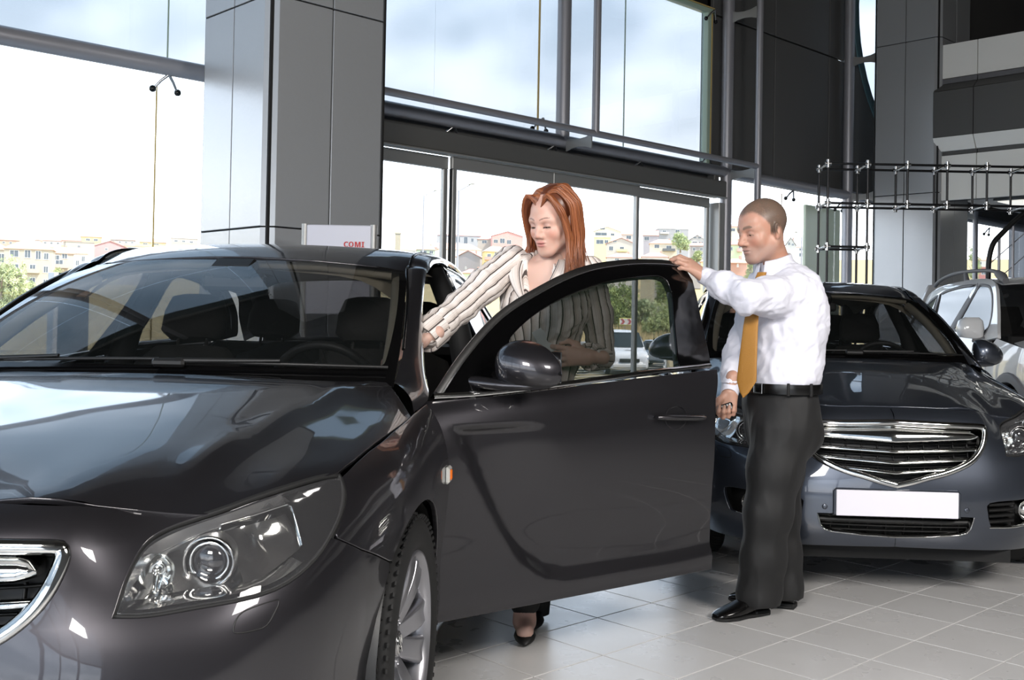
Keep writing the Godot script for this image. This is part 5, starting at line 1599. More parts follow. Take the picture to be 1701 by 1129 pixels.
func build_sedan(called: String, label: String, at: Transform3D, body: Material, open: float, plate: bool, turned: float) -> Node3D:
	var C := car_meshes
	var car := thing(called, label, "car", at)
	var gl := glass(Color(0.05, 0.06, 0.06), 0.62)
	var gs := glass(Color(0.07, 0.10, 0.075), 0.70)
	var lens := glass(Color(0.9, 0.9, 0.92), 0.03)
	var dash := mat(Color(0.13, 0.13, 0.13), 0.7)
	var beige := mat(Color(0.66, 0.63, 0.56), 0.8)
	var hood := put("hood", C.hood, body, car)
	var ba := put("front_bumper", C.bumperL, body, car)
	put("bumper_half", C.bumperR, body, ba)
	if plate:
		put("number_plate", C.plate, mat(Color(0.86, 0.85, 0.88), 0.4), ba); put("plate_plinth", C.plinth, body, ba)
	var gr := put("grille", C.grille_back, M.black, car)
	put("grille_ring", C.grille_ring, M.chrome, gr); put("grille_wing", C.grille_wing, M.chrome, gr)
	for i in 3: put("grille_bar", C["grille_bar%d" % i], M.chrome, gr)
	put("grille_slats", C.grille_slats, M.black, gr)
	put("intake_slats", C.intake_slats, M.black, gr); put("intake_trim", C.intake_trim, M.chrome, gr)
	for t in ["L", "R"]:
		put("fender", C["fender" + t], body, car)
		put("washer_gap", C["washer_gap" + t], M.black, ba); put("parking_sensor", C["sensor" + t], body, ba)
		var fg := put("fog_lamp", C["fog_back" + t], M.black, car)
		put("slats", C["fog_slats" + t], M.black, fg); put("lamp", C["fog_lamp" + t], M.chrome, fg); put("trim", C["fog_trim" + t], M.chrome, fg)
		var mk := put("marker_light", C["marker" + t], mat(Color(0.8, 0.8, 0.78), 0.2, 0.3), car)
		put("marker_lens", C["marker_lens" + t], mat(Color(0.85, 0.42, 0.10), 0.2), mk)
		var hl := put("headlight", C["lamp_shell" + t], M.gloss_black, car)
		put("lens_cover", C["lens" + t], lens, hl); put("seal", C["seal" + t], M.rubber, hl)
		put("brow", C["lamp_brow" + t], M.satin, hl); put("sill", C["lamp_sill" + t], M.chrome, hl); put("bowl", C["lamp_bowl" + t], M.chrome, hl)
		put("projector_ring", C["projector_ring" + t], M.satin, hl); put("projector_barrel", C["projector_barrel" + t], M.gloss_black, hl)
		put("projector_bezel", C["projector_bezel" + t], M.chrome, hl); put("projector_lens", C["projector_lens" + t], glass_ball, hl)
		put("bulb", C["bulb" + t], M.chrome, hl); put("reflector", C["reflector" + t], M.chrome, hl); put("rim", C["lamp_rim" + t], M.chrome, hl); put("running_lights", C["running_lights" + t], M.satin, hl)
		put("pillar", C["pillar" + t], body, car); put("drip_moulding", C["drip" + t], M.gloss_black, car)
		put("wheel_arch", C["liner" + t + "0"], M.black, car); put("wheel_arch", C["liner" + t + "1"], M.black, car)
		put("rear_door", C["rear_door" + t], body, car); put("quarter_panel", C["quarter" + t], body, car); put("sill_panel", C["sill" + t], body, car)
		var rw := put("rear_side_window", C["rear_frame" + t], M.gloss_black, car)
		put("pane", C["rear_glass" + t], gs, rw); put("window_trim", C["rear_trim" + t], M.chrome, rw)
		var door: Node3D
		var shift := Transform3D.IDENTITY
		if t == "L" and open > 0.0:
			var hinge := Vector3(0.835, 0, -0.49)
			shift = Transform3D(Basis(Vector3.UP, -open), hinge) * Transform3D(Basis.IDENTITY, -hinge)
		door = put("front_door", C["door_open"] if t == "L" and open > 0.0 else C["door" + t], body, car, shift)
		put("window_frame", C["frame" + t], M.gloss_black, door); put("pane", C["glass" + t], gs, door)
		put("window_trim", C["frame_trim" + t], M.satin, door); put("belt_trim", C["belt_trim" + t], M.chrome, door)
		put("mirror", C["mirror" + t], body, door); put("mirror_foot", C["mirror_foot" + t], body, door); put("mirror_glass", C["mirror_glass" + t], M.chrome, door)
		put("handle", C["handle" + t], body, door); put("handle_cup", C["handle_cup" + t], body, door); put("lock", C["lock" + t], M.satin, door)
		if t == "L" and open > 0.0:
			var lin := MB.new()
			lin.box(Vector3(0.80, 0.62, -1.20), Vector3(0.04, 0.62, 1.0), 0.02); lin.box(Vector3(0.77, 0.72, -1.2), Vector3(0.08, 0.07, 0.7), 0.03)
			put("door_lining", lin, M.cabin_black, door)
	for w in [[0.0, 1.0, 0.0], [0.0, -1.0, 0.0], [-2.737, 1.0, 0.0], [-2.737, -1.0, 0.0]]:
		var b := Basis(Vector3.UP, turned if w[0] > -1.0 else 0.0) * Basis(Quaternion(Vector3.UP, Vector3(w[1], 0, 0))) * Basis(Vector3.UP, 0.5)
		var wh := put("wheel", C.tyre, M.rubber, car, Transform3D(b, Vector3(0.785 * w[1], 0.338, w[0])))
		put("tread", C.tread, M.rubber, wh); put("rim", C.rim, M.alloy, wh); put("spokes", C.spokes, M.alloy, wh); put("hub", C.hub, M.alloy, wh)
		put("hub_cap", C.hub_cap, M.satin, wh); put("hub_emblem", C.hub_emblem, M.chrome, wh); put("brake_disc", C.brake_disc, M.steel, wh)
	put("roof", C.roof, body, car)
	var ws := put("windscreen", C.screen_border, M.gloss_black, car)
	put("pane", C.screen, gl, ws)
	put("wipers", C.wipers, M.black, car); put("cowl", C.cowl, M.black, car)
	put("rear_window", C.rear_window, gl, car); put("boot_lid", C.boot, body, car)
	var cab := put("cabin", C.tub, M.cabin_black, car)
	put("dashboard", C.dashboard, dash, cab); put("steering_wheel", C.steering_wheel, mat(Color(0.16, 0.16, 0.16), 0.5), cab)
	for i in 3: put("seat", C["seat%d" % i], M.seat, cab)
	put("headliner", C.headliner, beige, cab); put("header_trim", C.header_trim, beige, cab)
	for k in ["front", "middle", "rear"]:
		for t in ["L", "R"]: put("pillar_trim", C["trim_%s%s" % [k, t]], beige if k == "front" else dash, cab)
	put("cabin_mirror", C.cabin_mirror, M.black, cab)
	return car

var glass_ball: StandardMaterial3D

func build_cars() -> void:
	glass_ball = mat(Color(0.05, 0.055, 0.07), 0.03, 0.0, 0.9)
	M.alloy = mat(Color(0.66, 0.66, 0.68), 0.28, 0.85)
	M.cabin_black = mat(Color(0.035, 0.035, 0.035), 0.8)
	M.seat = mat(Color(0.14, 0.135, 0.13), 0.85)
	make_car_meshes()
	build_sedan("sedan", "charcoal grey sedan in the front with its driver's door open", Transform3D(Basis(Vector3.UP, -0.85324), Vector3(-2.71352, 0, -0.68469)), paint(Color(0.205, 0.20, 0.215), 0.8, 0.36), 0.80, false, 0.0)
	build_sedan("sedan", "blue grey sedan with a blank white plate parked behind the man", Transform3D(Basis(Vector3.UP, -0.85721), Vector3(1.20537, 0, -0.62007)), paint(Color(0.285, 0.305, 0.345), 0.8, 0.36), 0.0, true, 0.0)
	build_suv()

func build_suv() -> void:
	var C := car_meshes
	var car := thing("suv", "white off-road car with grey roof rails at the right edge", "car", Transform3D(Basis(Vector3.UP, -0.84), Vector3(5.313, 0, -0.498)))
	var body := paint(Color(0.80, 0.80, 0.80), 0.0, 0.4)
	var grey := mat(Color(0.42, 0.42, 0.43), 0.6)
	var gl := glass(Color(0.03, 0.035, 0.04), 0.62)
	var ra := 0.415
	var farch := []; var rarch := []
	for k in 19:
		var an := deg_to_rad(lerpf(-10, 190, k / 18.0))
		farch.push_back(Vector2(ra * cos(an), 0.36 + ra * sin(an))); rarch.push_back(Vector2(-2.705 + ra * cos(an), 0.36 + ra * sin(an)))
	var fl := farch.duplicate(); fl.reverse()
	var rl := rarch.duplicate(); rl.reverse()
	var fender := PackedVector2Array(pv([0.66, 0.98, 0.74, 0.80, 0.78, 0.55, 0.74, 0.30]) + farch + pv([-0.50, 0.28, -0.56, 0.45, -0.54, 0.75, -0.52, 1.02, -0.42, 1.115, -0.1, 1.08, 0.3, 1.04]))
	var fdoor := pva([-0.505, 0.30, -1.60, 0.30, -1.62, 0.7, -1.64, 1.16, -1.2, 1.145, -0.72, 1.10, -0.53, 1.02, -0.55, 0.75, -0.57, 0.45])
	var rdoor := PackedVector2Array(pv([-1.61, 0.30, -2.25, 0.30]) + rarch.slice(0, 11) + pv([-2.78, 0.95, -2.80, 1.19, -2.2, 1.18, -1.65, 1.16, -1.63, 0.7]))
	var quart := PackedVector2Array(rarch.slice(10, 19) + pv([-3.25, 0.32, -3.52, 0.36, -3.55, 0.8, -3.52, 1.15, -3.30, 1.30, -3.05, 1.24, -2.81, 1.19, -2.79, 0.95]))
	var frame := PackedVector2Array(curve2([-0.40, 1.12, -0.55, 1.26, -0.70, 1.40, -0.88, 1.55, -1.02, 1.615, -1.3, 1.655, -1.9, 1.665, -2.6, 1.635, -3.1, 1.56, -3.35, 1.47, -3.46, 1.36, -3.42, 1.27], 3) + pv([-3.05, 1.20, -2.2, 1.16, -1.2, 1.13, -0.72, 1.09]))
	var w1 := PackedVector2Array(curve2([-0.74, 1.13, -0.70, 1.22, -0.76, 1.34, -0.87, 1.46, -1.0, 1.545, -1.12, 1.58, -1.36, 1.60], 3) + pv([-1.60, 1.205, -1.66, 1.175]))
	var w2 := PackedVector2Array(curve2([-1.47, 1.602, -1.9, 1.600, -2.35, 1.57, -2.56, 1.54], 3) + pv([-2.42, 1.21, -2.1, 1.20, -1.74, 1.185]))
	var w3 := PackedVector2Array(curve2([-2.63, 1.53, -2.85, 1.485, -3.05, 1.42, -3.13, 1.36, -3.08, 1.27, -2.9, 1.235, -2.50, 1.22], 3))
	for sg in [1.0, -1.0]:
		put("fender", panel(7, fender, [], 0.05, 0.002, 0.014, sg), body, car)
		put("front_door", panel(7, fdoor, [], 0.06, 0.003, 0.014, sg), body, car)
		put("rear_door", panel(7, rdoor, [], 0.06, 0.003, 0.014, sg), body, car)
		put("quarter_panel", panel(7, quart, [], 0.06, 0.002, 0.014, sg), body, car)
		put("side_frame", panel(7, frame, [w1, w2, w3], 0.05, 0.0, 0.03, sg), body, car)
		for w in [w1, w2, w3]:
			put("side_window", panel(7, w, [], 0.06, -0.004, 0.0, sg, Vector3(0.006, 0, 0)), gl, car)
			var tr := MB.new()
			var pp := []; var nn := []
			for p in w: pp.push_back(surf(7, p.x, p.y) * Vector3(sg, 1, 1)); nn.push_back(snorm(7, p.x, p.y) * Vector3(sg, 1, 1))
			sweep(tr, pp, nn, [Vector2(-0.014, -0.012), Vector2(0.014, -0.012), Vector2(0.012, 0.003), Vector2(-0.012, 0.003)], true)
			put("window_seal", tr, grey, car)
		var pil := MB.new()
		var pq := []; var pn := []
		for p in pv([-1.415, 1.602, -1.52, 1.40, -1.70, 1.18]): pq.push_back(surf(7, p.x, p.y) * Vector3(sg, 1, 1)); pn.push_back(snorm(7, p.x, p.y) * Vector3(sg, 1, 1))
		sweep(pil, pq, pn, [Vector2(-0.045, -0.01), Vector2(0.045, -0.01), Vector2(0.045, 0.004), Vector2(-0.045, 0.004)])
		put("door_pillar", pil, grey, car)
		for q in [[farch, 0], [rarch, 1]]:
			var cl := MB.new()
			var cp := []; var cn := []
			for p in q[0]:
				var cx: float = 0.0 if q[1] == 0 else -2.705
				var o := (Vector2(p.x - cx, p.y - 0.36)).normalized() * 0.03
				cp.push_back(surf(7, p.x + o.x, p.y + o.y) * Vector3(sg, 1, 1)); cn.push_back(snorm(7, p.x + o.x, p.y + o.y) * Vector3(sg, 1, 1))
			sweep(cl, cp, cn, [Vector2(-0.04, -0.05), Vector2(0.045, -0.05), Vector2(0.042, 0.012), Vector2(0.03, 0.02), Vector2(-0.03, 0.02), Vector2(-0.038, 0.012)])
			put("arch_cladding", cl, grey, car)
		put("sill", panel(7, pva([-0.42, 0.25, -2.30, 0.25, -2.28, 0.31, -0.44, 0.31]), [], 0.08, 0.0, 0.03, sg), grey, car)
		for ax in [0.0, -2.705]:
			var li := MB.new()
			var rows := []
			for k in 13:
				var an := deg_to_rad(lerpf(-15, 195, k / 12.0))
				var row := PackedVector3Array()
				for x in [0.90, 0.78, 0.55]: row.push_back(Vector3(x * sg, 0.36 + 0.42 * sin(an), ax + 0.42 * cos(an)))
				rows.push_back(row)
			li.grid(rows, sg)
			put("wheel_arch", li, M.black, car)
			var b := Basis(Quaternion(Vector3.UP, Vector3(sg, 0, 0))).scaled(Vector3.ONE * 1.06)
			var wh := put("wheel", C.tyre, M.rubber, car, Transform3D(b, Vector3(0.80 * sg, 0.358, ax)))
			put("rim", C.rim, M.alloy, wh); put("spokes", C.spokes, M.alloy, wh); put("hub", C.hub, M.alloy, wh)
		var rr := MB.new()
		var rp := []
		for q in [[-0.98, 1.625], [-1.10, 1.675], [-1.22, 1.715], [-1.45, 1.735], [-1.9, 1.75], [-2.3, 1.75], [-2.65, 1.725], [-2.92, 1.68], [-3.02, 1.64]]: rp.push_back(Vector3(0.615 * sg, q[1], q[0]))
		rr.tube(spline(rp, 4), 0.022, 10, true, 0.8)
		rr.tube([Vector3(0.615 * sg, 1.65, -1.99), Vector3(0.615 * sg, 1.74, -2.04)], [0.03, 0.02], 8)
		rr.tube([Vector3(0.615 * sg, 1.62, -0.96), Vector3(0.615 * sg, 1.66, -1.05), Vector3(0.615 * sg, 1.70, -1.17)], [0.03, 0.045, 0.03], 10)
		put("roof_rail", rr, grey, car)
		var mr := MB.new()
		loft(mr, [[Vector3(0.90 * sg, 1.10, -0.78), 0.04, 0.03], [Vector3(0.97 * sg, 1.115, -0.79), 0.10, 0.075], [Vector3(0.975 * sg, 1.19, -0.80), 0.115, 0.085], [Vector3(0.97 * sg, 1.26, -0.80), 0.10, 0.075], [Vector3(0.96 * sg, 1.29, -0.80), 0.06, 0.04]], Vector3.UP)
		var mi := put("mirror", mr, body, car)
		var mf := MB.new()
		mf.tube([Vector3(0.83 * sg, 1.10, -0.70), Vector3(0.89 * sg, 1.09, -0.74), Vector3(0.95 * sg, 1.11, -0.78)], [0.04, 0.035, 0.04], 8)
		put("mirror_foot", mf, grey, mi)
		var hl := MB.new()
		loft(hl, [[Vector3(0.55 * sg, 0.86, 0.72), 0.10, 0.10], [Vector3(0.60 * sg, 0.92, 0.66), 0.16, 0.12], [Vector3(0.63 * sg, 0.98, 0.60), 0.10, 0.08]], Vector3.UP)
		put("headlight", hl, M.chrome, car)
	put("hood", panel(8, mirror_poly(pv([0.80, 0, 0.76, 0.3, 0.66, 0.55, 0.5, 0.70, 0.2, 0.74, -0.2, 0.75, -0.42, 0.74, -0.40, 0.4, -0.38, 0])), [], 0.08), body, car)
	put("roof", panel(9, mirror_poly(pv([-1.0, 0, -1.02, 0.35, -1.08, 0.60, -1.4, 0.64, -2.2, 0.64, -3.0, 0.61, -3.15, 0.58, -3.16, 0.3, -3.16, 0])), [], 0.1), body, car)
	put("bumper", panel(10, mirror_poly_x(pv([0, 0.22, 0.5, 0.22, 0.82, 0.30, 0.86, 0.6, 0.80, 0.98, 0.5, 1.0, 0, 1.0])), [pva([-0.36, 0.62, 0.36, 0.62, 0.40, 0.84, -0.40, 0.84])], 0.06, 0.0, 0.03), body, car)
	put("grille", boxes([[Vector3(0, 0.73, 0.80), Vector3(0.84, 0.24, 0.02)], [Vector3(0, 0.69, 0.83), Vector3(0.74, 0.02, 0.03)], [Vector3(0, 0.77, 0.83), Vector3(0.76, 0.02, 0.03)]]), M.black, car)
	put("tailgate", panel(11, mirror_poly_x(pv([0, 0.30, 0.80, 0.30, 0.84, 0.8, 0.80, 1.2, 0.66, 1.66, 0, 1.68])), [], 0.1, 0.0, 0.03), body, car)
	var ws := MB.new()
	var rows := []
	for k in 9:
		var v := k / 8.0
		var row := PackedVector3Array()
		for j in 13:
			var t := j / 6.0 - 1.0
			var lo := Vector3(0.735 * t, 1.17 - 0.03 * t * t, -0.40 - 0.06 * t * t); var hi := Vector3(0.625 * t, 1.625 - 0.04 * t * t, -1.0 - 0.08 * t * t)
			row.push_back(lo.lerp(hi, v) + Vector3(0, 0.03, 0.01) * 4.0 * v * (1.0 - v))
		rows.push_back(row)
	ws.grid(rows, -1.0)
	put("windscreen", ws, gl, car)
	var tub := boxes([[Vector3(0, 0.34, -1.6), Vector3(1.1, 0.2, 4.2)], [Vector3(0, 0.75, -0.55), Vector3(1.5, 0.8, 0.1)], [Vector3(0, 1.05, -0.72), Vector3(1.4, 0.16, 0.4)], [Vector3(0, 0.7, 0.2), Vector3(1.0, 0.5, 1.1)]], 0.02)
	var cab := put("cabin", tub, M.cabin_black, car)
	for x in [0.37, -0.37]:
		var st := MB.new()
		loft(st, [[Vector3(x, 0.60, -1.35), 0.25, 0.10], [Vector3(x, 0.85, -1.42), 0.26, 0.10], [Vector3(x, 1.18, -1.52), 0.2, 0.07], [Vector3(x, 1.22, -1.54), 0.10, 0.04], [Vector3(x, 1.28, -1.55), 0.13, 0.05], [Vector3(x, 1.40, -1.58), 0.10, 0.03]], Vector3(0, 1, -0.2).normalized())
		put("seat", st, M.seat, cab)

func mirror_poly_x(half: Array) -> PackedVector2Array:
	var o := PackedVector2Array(half)
	for k in range(half.size() - 1, -1, -1):
		if absf(half[k].x) > 1e-4: o.push_back(Vector2(-half[k].x, half[k].y))
	return o

# ---------- people: bodies meshed from smooth distance fields ----------
class Field:
	# shapes joined with a smooth minimum; each [kind, a, b, r0, r1, k, basis_inverse, reach]
	var s := []
	func cap(a: Vector3, b: Vector3, r0: float, r1: float, k := 0.02) -> void:
		s.push_back([0, a, b, r0, r1, k, null, 0.0])
	func chain(p: Array, r: Array, k := 0.02) -> void:
		for i in p.size() - 1: cap(p[i], p[i + 1], r[i], r[i + 1], k)
	func ell(c: Vector3, r: Vector3, k := 0.015, b := Basis.IDENTITY) -> void:
		s.push_back([1, c, r, minf(r.x, minf(r.y, r.z)), maxf(r.x, maxf(r.y, r.z)), k, b.inverse(), 0.0])
	func cut(c: Vector3, r: Vector3, k := 0.008, b := Basis.IDENTITY) -> void:
		s.push_back([2, c, r, minf(r.x, minf(r.y, r.z)), maxf(r.x, maxf(r.y, r.z)), k, b.inverse(), 0.0])
	func one(q: Array, p: Vector3) -> float:
		if q[0] == 0:
			var ab: Vector3 = q[2] - q[1]
			var t := clampf((p - q[1]).dot(ab) / maxf(ab.length_squared(), 1e-9), 0.0, 1.0)
			return (p - q[1] - ab * t).length() - lerpf(q[3], q[4], t)
		var v: Vector3 = q[6] * (p - q[1]); var r: Vector3 = q[2]
		var u := v / r
		var k0 := u.length()
		if k0 < 1e-5: return -q[3]
		return k0 * (k0 - 1.0) / (u / r).length()
	func dist(p: Vector3, l: Array) -> float:
		var d := 1e3
		for q in l:
			var e := one(q, p)
			var k: float = q[5]
			if q[0] == 2:
				e = -e
				var h := maxf(k - absf(d - e), 0.0) / k
				d = maxf(d, e) + h * h * k * 0.25
			else:
				var h := maxf(k - absf(d - e), 0.0) / k
				d = minf(d, e) - h * h * k * 0.25
		return d
	func mesh(m: MB, cell: float, lo: Vector3, hi: Vector3, color = null, xf := Transform3D.IDENTITY, uvf = null) -> void:
		var B := 8
		var nb := Vector3i(((hi - lo) / (cell * B)).ceil())
		var N := nb * B + Vector3i.ONE
		var val := PackedFloat32Array(); val.resize(N.x * N.y * N.z); val.fill(9.0)
		var act := []
		var diag := cell * B * 0.8661
		for bx in nb.x:
			for by in nb.y:
				for bz in nb.z:
					var c := lo + (Vector3(bx, by, bz) + Vector3.ONE * 0.5) * cell * B
					var l := []
					var d := 1e3
					for q in s:
						var e := one(q, c)
						if e < diag * 1.6 + q[5]: l.push_back(q)
						if q[0] != 2: d = minf(d, e)
					if d > diag * 1.3 + 0.02: continue
					if l.is_empty() : continue
					var dd := dist(c, l)
					if dd < -diag * 1.7 - 0.015: 
						for x in B + 1:
							for y in B + 1:
								var o := ((bx * B + x) * N.y + by * B + y) * N.z + bz * B
								for z in B + 1:
									if val[o + z] > 8.0: val[o + z] = -1.0
						continue
					act.push_back(Vector3i(bx, by, bz))
					for x in B + 1:
						for y in B + 1:
							var o := ((bx * B + x) * N.y + by * B + y) * N.z + bz * B
							for z in B + 1:
								val[o + z] = dist(lo + Vector3(bx * B + x, by * B + y, bz * B + z) * cell, l)
		var ids := {}
		var sy := N.z; var sx := N.y * N.z
		var base := m.v.size()
		var cells := []
		for b in act:
			for x in B:
				for y in B:
					for z in B:
						var i: int = ((b.x * B + x) * N.y + b.y * B + y) * N.z + b.z * B + z
						var f := [val[i], val[i + sx], val[i + sy], val[i + sx + sy], val[i + 1], val[i + sx + 1], val[i + sy + 1], val[i + sx + sy + 1]]
						var neg := 0
						for q in f: neg += int(q < 0.0)
						if neg == 0 or neg == 8: continue
						var acc := Vector3.ZERO; var n := 0
						for e in 12:
							var a: int = Field.E0[e]; var c: int = Field.E1[e]
							if (f[a] < 0.0) != (f[c] < 0.0):
								var t: float = f[a] / (f[a] - f[c])
								acc += Field.CO[a].lerp(Field.CO[c], t); n += 1
						var p := lo + (Vector3(b.x * B + x, b.y * B + y, b.z * B + z) + acc / n) * cell
						ids[i] = m.v.size()
						var g := Vector3(f[1] + f[3] + f[5] + f[7] - f[0] - f[2] - f[4] - f[6], f[2] + f[3] + f[6] + f[7] - f[0] - f[1] - f[4] - f[5], f[4] + f[5] + f[6] + f[7] - f[0] - f[1] - f[2] - f[3]).normalized()
						if color != null: m.cc = color.call(p, g)
						var uv: Vector2 = uvf.call(p) if uvf != null else Vector2.ZERO
						m.vert(xf * p, (xf.basis * g).normalized(), uv)
						cells.push_back(i)
		var nrm := PackedVector3Array(); nrm.resize(m.v.size() - base)
		for i in cells:
			for ax in 3:
				var st: int = [sx, sy, 1][ax]
				var v0 := val[i]; var v1 := val[i + st]
				if (v0 < 0.0) == (v1 < 0.0): continue
				var s1: int = [sy, 1, sx][ax]; var s2: int = [1, sx, sy][ax]
				if not (ids.has(i - s1) and ids.has(i - s2) and ids.has(i - s1 - s2)): continue
				var q := [ids[i], ids[i - s1], ids[i - s1 - s2], ids[i - s2]]
				for t in [[0, 1, 2], [0, 2, 3]]:
					var a: int = q[t[0]]; var b: int = q[t[1]]; var c: int = q[t[2]]
					m.tri_i(a, b, c)
					var g := (m.v[b] - m.v[a]).cross(m.v[c] - m.v[a])
					if g.dot(m.n[a]) < 0.0: g = -g
					nrm[a - base] += g; nrm[b - base] += g; nrm[c - base] += g
		for k in nrm.size():
			if nrm[k].length_squared() > 1e-20: m.n[base + k] = nrm[k].normalized()
		m.cc = Color.WHITE
	const E0 := [0, 2, 4, 6, 0, 1, 4, 5, 0, 1, 2, 3]
	const E1 := [1, 3, 5, 7, 2, 3, 6, 7, 4, 5, 6, 7]
	const CO := [Vector3(0, 0, 0), Vector3(1, 0, 0), Vector3(0, 1, 0), Vector3(1, 1, 0), Vector3(0, 0, 1), Vector3(1, 0, 1), Vector3(0, 1, 1), Vector3(1, 1, 1)]
	func bounds(pad := 0.03) -> Array:
		var lo := Vector3.ONE * 1e3; var hi := Vector3.ONE * -1e3
		for q in s:
			if q[0] == 2: continue
			var r: float = maxf(q[3], q[4]) + pad
			lo = lo.min(q[1] - Vector3.ONE * r); hi = hi.max(q[1] + Vector3.ONE * r)
			if q[0] == 0:
				lo = lo.min(q[2] - Vector3.ONE * r); hi = hi.max(q[2] + Vector3.ONE * r)
		return [lo, hi]

func drawn(f: Field, cell: float, m: MB = null, color = null, xf := Transform3D.IDENTITY, uvf = null, trim_lo := Vector3.ONE * -1e3, trim_hi := Vector3.ONE * 1e3) -> MB:
	if m == null: m = MB.new()
	var b := f.bounds()
	f.mesh(m, cell, b[0].max(trim_lo), b[1].min(trim_hi), color, xf, uvf)
	return m

func folds(m: MB, amount: float, freq: float, sd: int, stretch := Vector3.ONE, from := 0) -> void:
	# soft creases pushed into cloth
	var f := FastNoiseLite.new()
	f.noise_type = FastNoiseLite.TYPE_SIMPLEX_SMOOTH; f.seed = sd; f.frequency = freq; f.fractal_type = FastNoiseLite.FRACTAL_RIDGED; f.fractal_octaves = 2
	var g := FastNoiseLite.new()
	g.noise_type = FastNoiseLite.TYPE_SIMPLEX_SMOOTH; g.seed = sd + 5; g.frequency = 1.0
	for k in range(from, m.v.size()):
		var p := m.v[k] * stretch
		p += Vector3(g.get_noise_3dv(p * 4.0), g.get_noise_3dv(p * 4.0 + Vector3.ONE * 7.0), 0) * 0.05
		m.v[k] += m.n[k] * amount * (f.get_noise_3dv(p) - 0.2)
	renorm(m, from)

func renorm(m: MB, from := 0) -> void:
	var nn := PackedVector3Array(); nn.resize(m.v.size())
	for t in range(0, m.ix.size(), 3):
		var a := m.ix[t]; var b := m.ix[t + 1]; var c := m.ix[t + 2]
		var g := (m.v[c] - m.v[a]).cross(m.v[b] - m.v[a])
		nn[a] += g; nn[b] += g; nn[c] += g
	for k in range(from, m.v.size()):
		if nn[k].length_squared() > 1e-20: m.n[k] = nn[k].normalized()

func facing(fwd: Vector3, up := Vector3.UP) -> Basis:
	# x to the person's left, y up, z forwards
	var z := fwd.normalized()
	var x := up.cross(z).normalized()
	return Basis(x, z.cross(x), z)

func head_field(f: Field, man: bool) -> void:
	var w := 1.04 if man else 0.97
	f.ell(Vector3(0, 0.048, -0.018), Vector3(0.075 * w, 0.086, 0.096), 0.02)
	f.ell(Vector3(0, 0.03, 0.03), Vector3(0.064 * w, 0.075, 0.060), 0.03)
	f.ell(Vector3(0, -0.03, 0.025), Vector3(0.058 * w, 0.078, 0.064), 0.03)
	for s in [-1.0, 1.0]:
		f.cap(Vector3(s * 0.054 * w, -0.045, -0.005), Vector3(s * 0.020, -0.093, 0.060), 0.018, 0.016, 0.03)
		f.ell(Vector3(s * 0.040 * w, -0.026, 0.056), Vector3(0.025, 0.024, 0.020), 0.025)
		f.cap(Vector3(s * 0.048, 0.024, 0.064), Vector3(s * 0.012, 0.022, 0.083), 0.011, 0.010, 0.02)
	f.ell(Vector3(0, -0.097, 0.068), Vector3(0.022, 0.016, 0.018), 0.025)
	f.ell(Vector3(0, -0.06, 0.070), Vector3(0.030, 0.024, 0.020), 0.02)
	for s in [-1.0, 1.0]:
		f.cut(Vector3(s * 0.032, 0.003, 0.096), Vector3(0.019, 0.012, 0.016), 0.016)
		f.ell(Vector3(s * 0.0315, 0.0035, 0.0735), Vector3(0.0150, 0.0120, 0.0135), 0.006)   # lids over the eyeball
	for s in [-1.0, 1.0]: f.cut(Vector3(s * 0.0315, -0.0025, 0.090), Vector3(0.0115, 0.0024 if not man else 0.0030, 0.008), 0.003)   # the slit between the lids
	var nl := 0.111 if man else 0.106
	f.chain([Vector3(0, 0.014, 0.084), Vector3(0, -0.010, 0.096), Vector3(0, -0.029, nl)], [0.0075, 0.0085, 0.0112 if man else 0.0095], 0.014)
	for s in [-1.0, 1.0]: f.ell(Vector3(s * 0.0125, -0.0345, 0.095), Vector3(0.0085, 0.0075, 0.011), 0.010)
	for s in [-1.0, 1.0]: f.cut(Vector3(s * 0.0065, -0.0425, 0.100), Vector3(0.0040, 0.004, 0.006), 0.004)
	f.ell(Vector3(0, -0.0575, 0.0885), Vector3(0.023, 0.0055 if not man else 0.004, 0.0095), 0.006)
	f.ell(Vector3(0, -0.0675, 0.0875), Vector3(0.0195, 0.0062, 0.0098), 0.006)
	f.cut(Vector3(0, -0.0623, 0.100), Vector3(0.026, 0.0016, 0.013), 0.004)
	for s in [-1.0, 1.0]:
		var eb := Basis.from_euler(Vector3(0.22, s * 0.45, s * -0.10))
		f.ell(Vector3(s * 0.0785 * w, 0.002, -0.014), Vector3(0.0095, 0.031, 0.0185), 0.010, eb)
		f.cut(Vector3(s * 0.0885 * w, 0.004, -0.008), Vector3(0.0065, 0.018, 0.0095), 0.005, eb)
		f.ell(Vector3(s * 0.078 * w, -0.024, -0.008), Vector3(0.006, 0.009, 0.008), 0.008, eb)
	var nr := 0.056 if man else 0.045
	f.cap(Vector3(0, -0.05, -0.025), Vector3(0, -0.17, -0.05), nr, nr * 1.05, 0.04)

func mask(p: Vector3, c: Vector3, r: Vector3) -> float:
	return clampf(1.6 - 1.6 * ((p - c) / r).length() + 0.0, 0.0, 1.0)

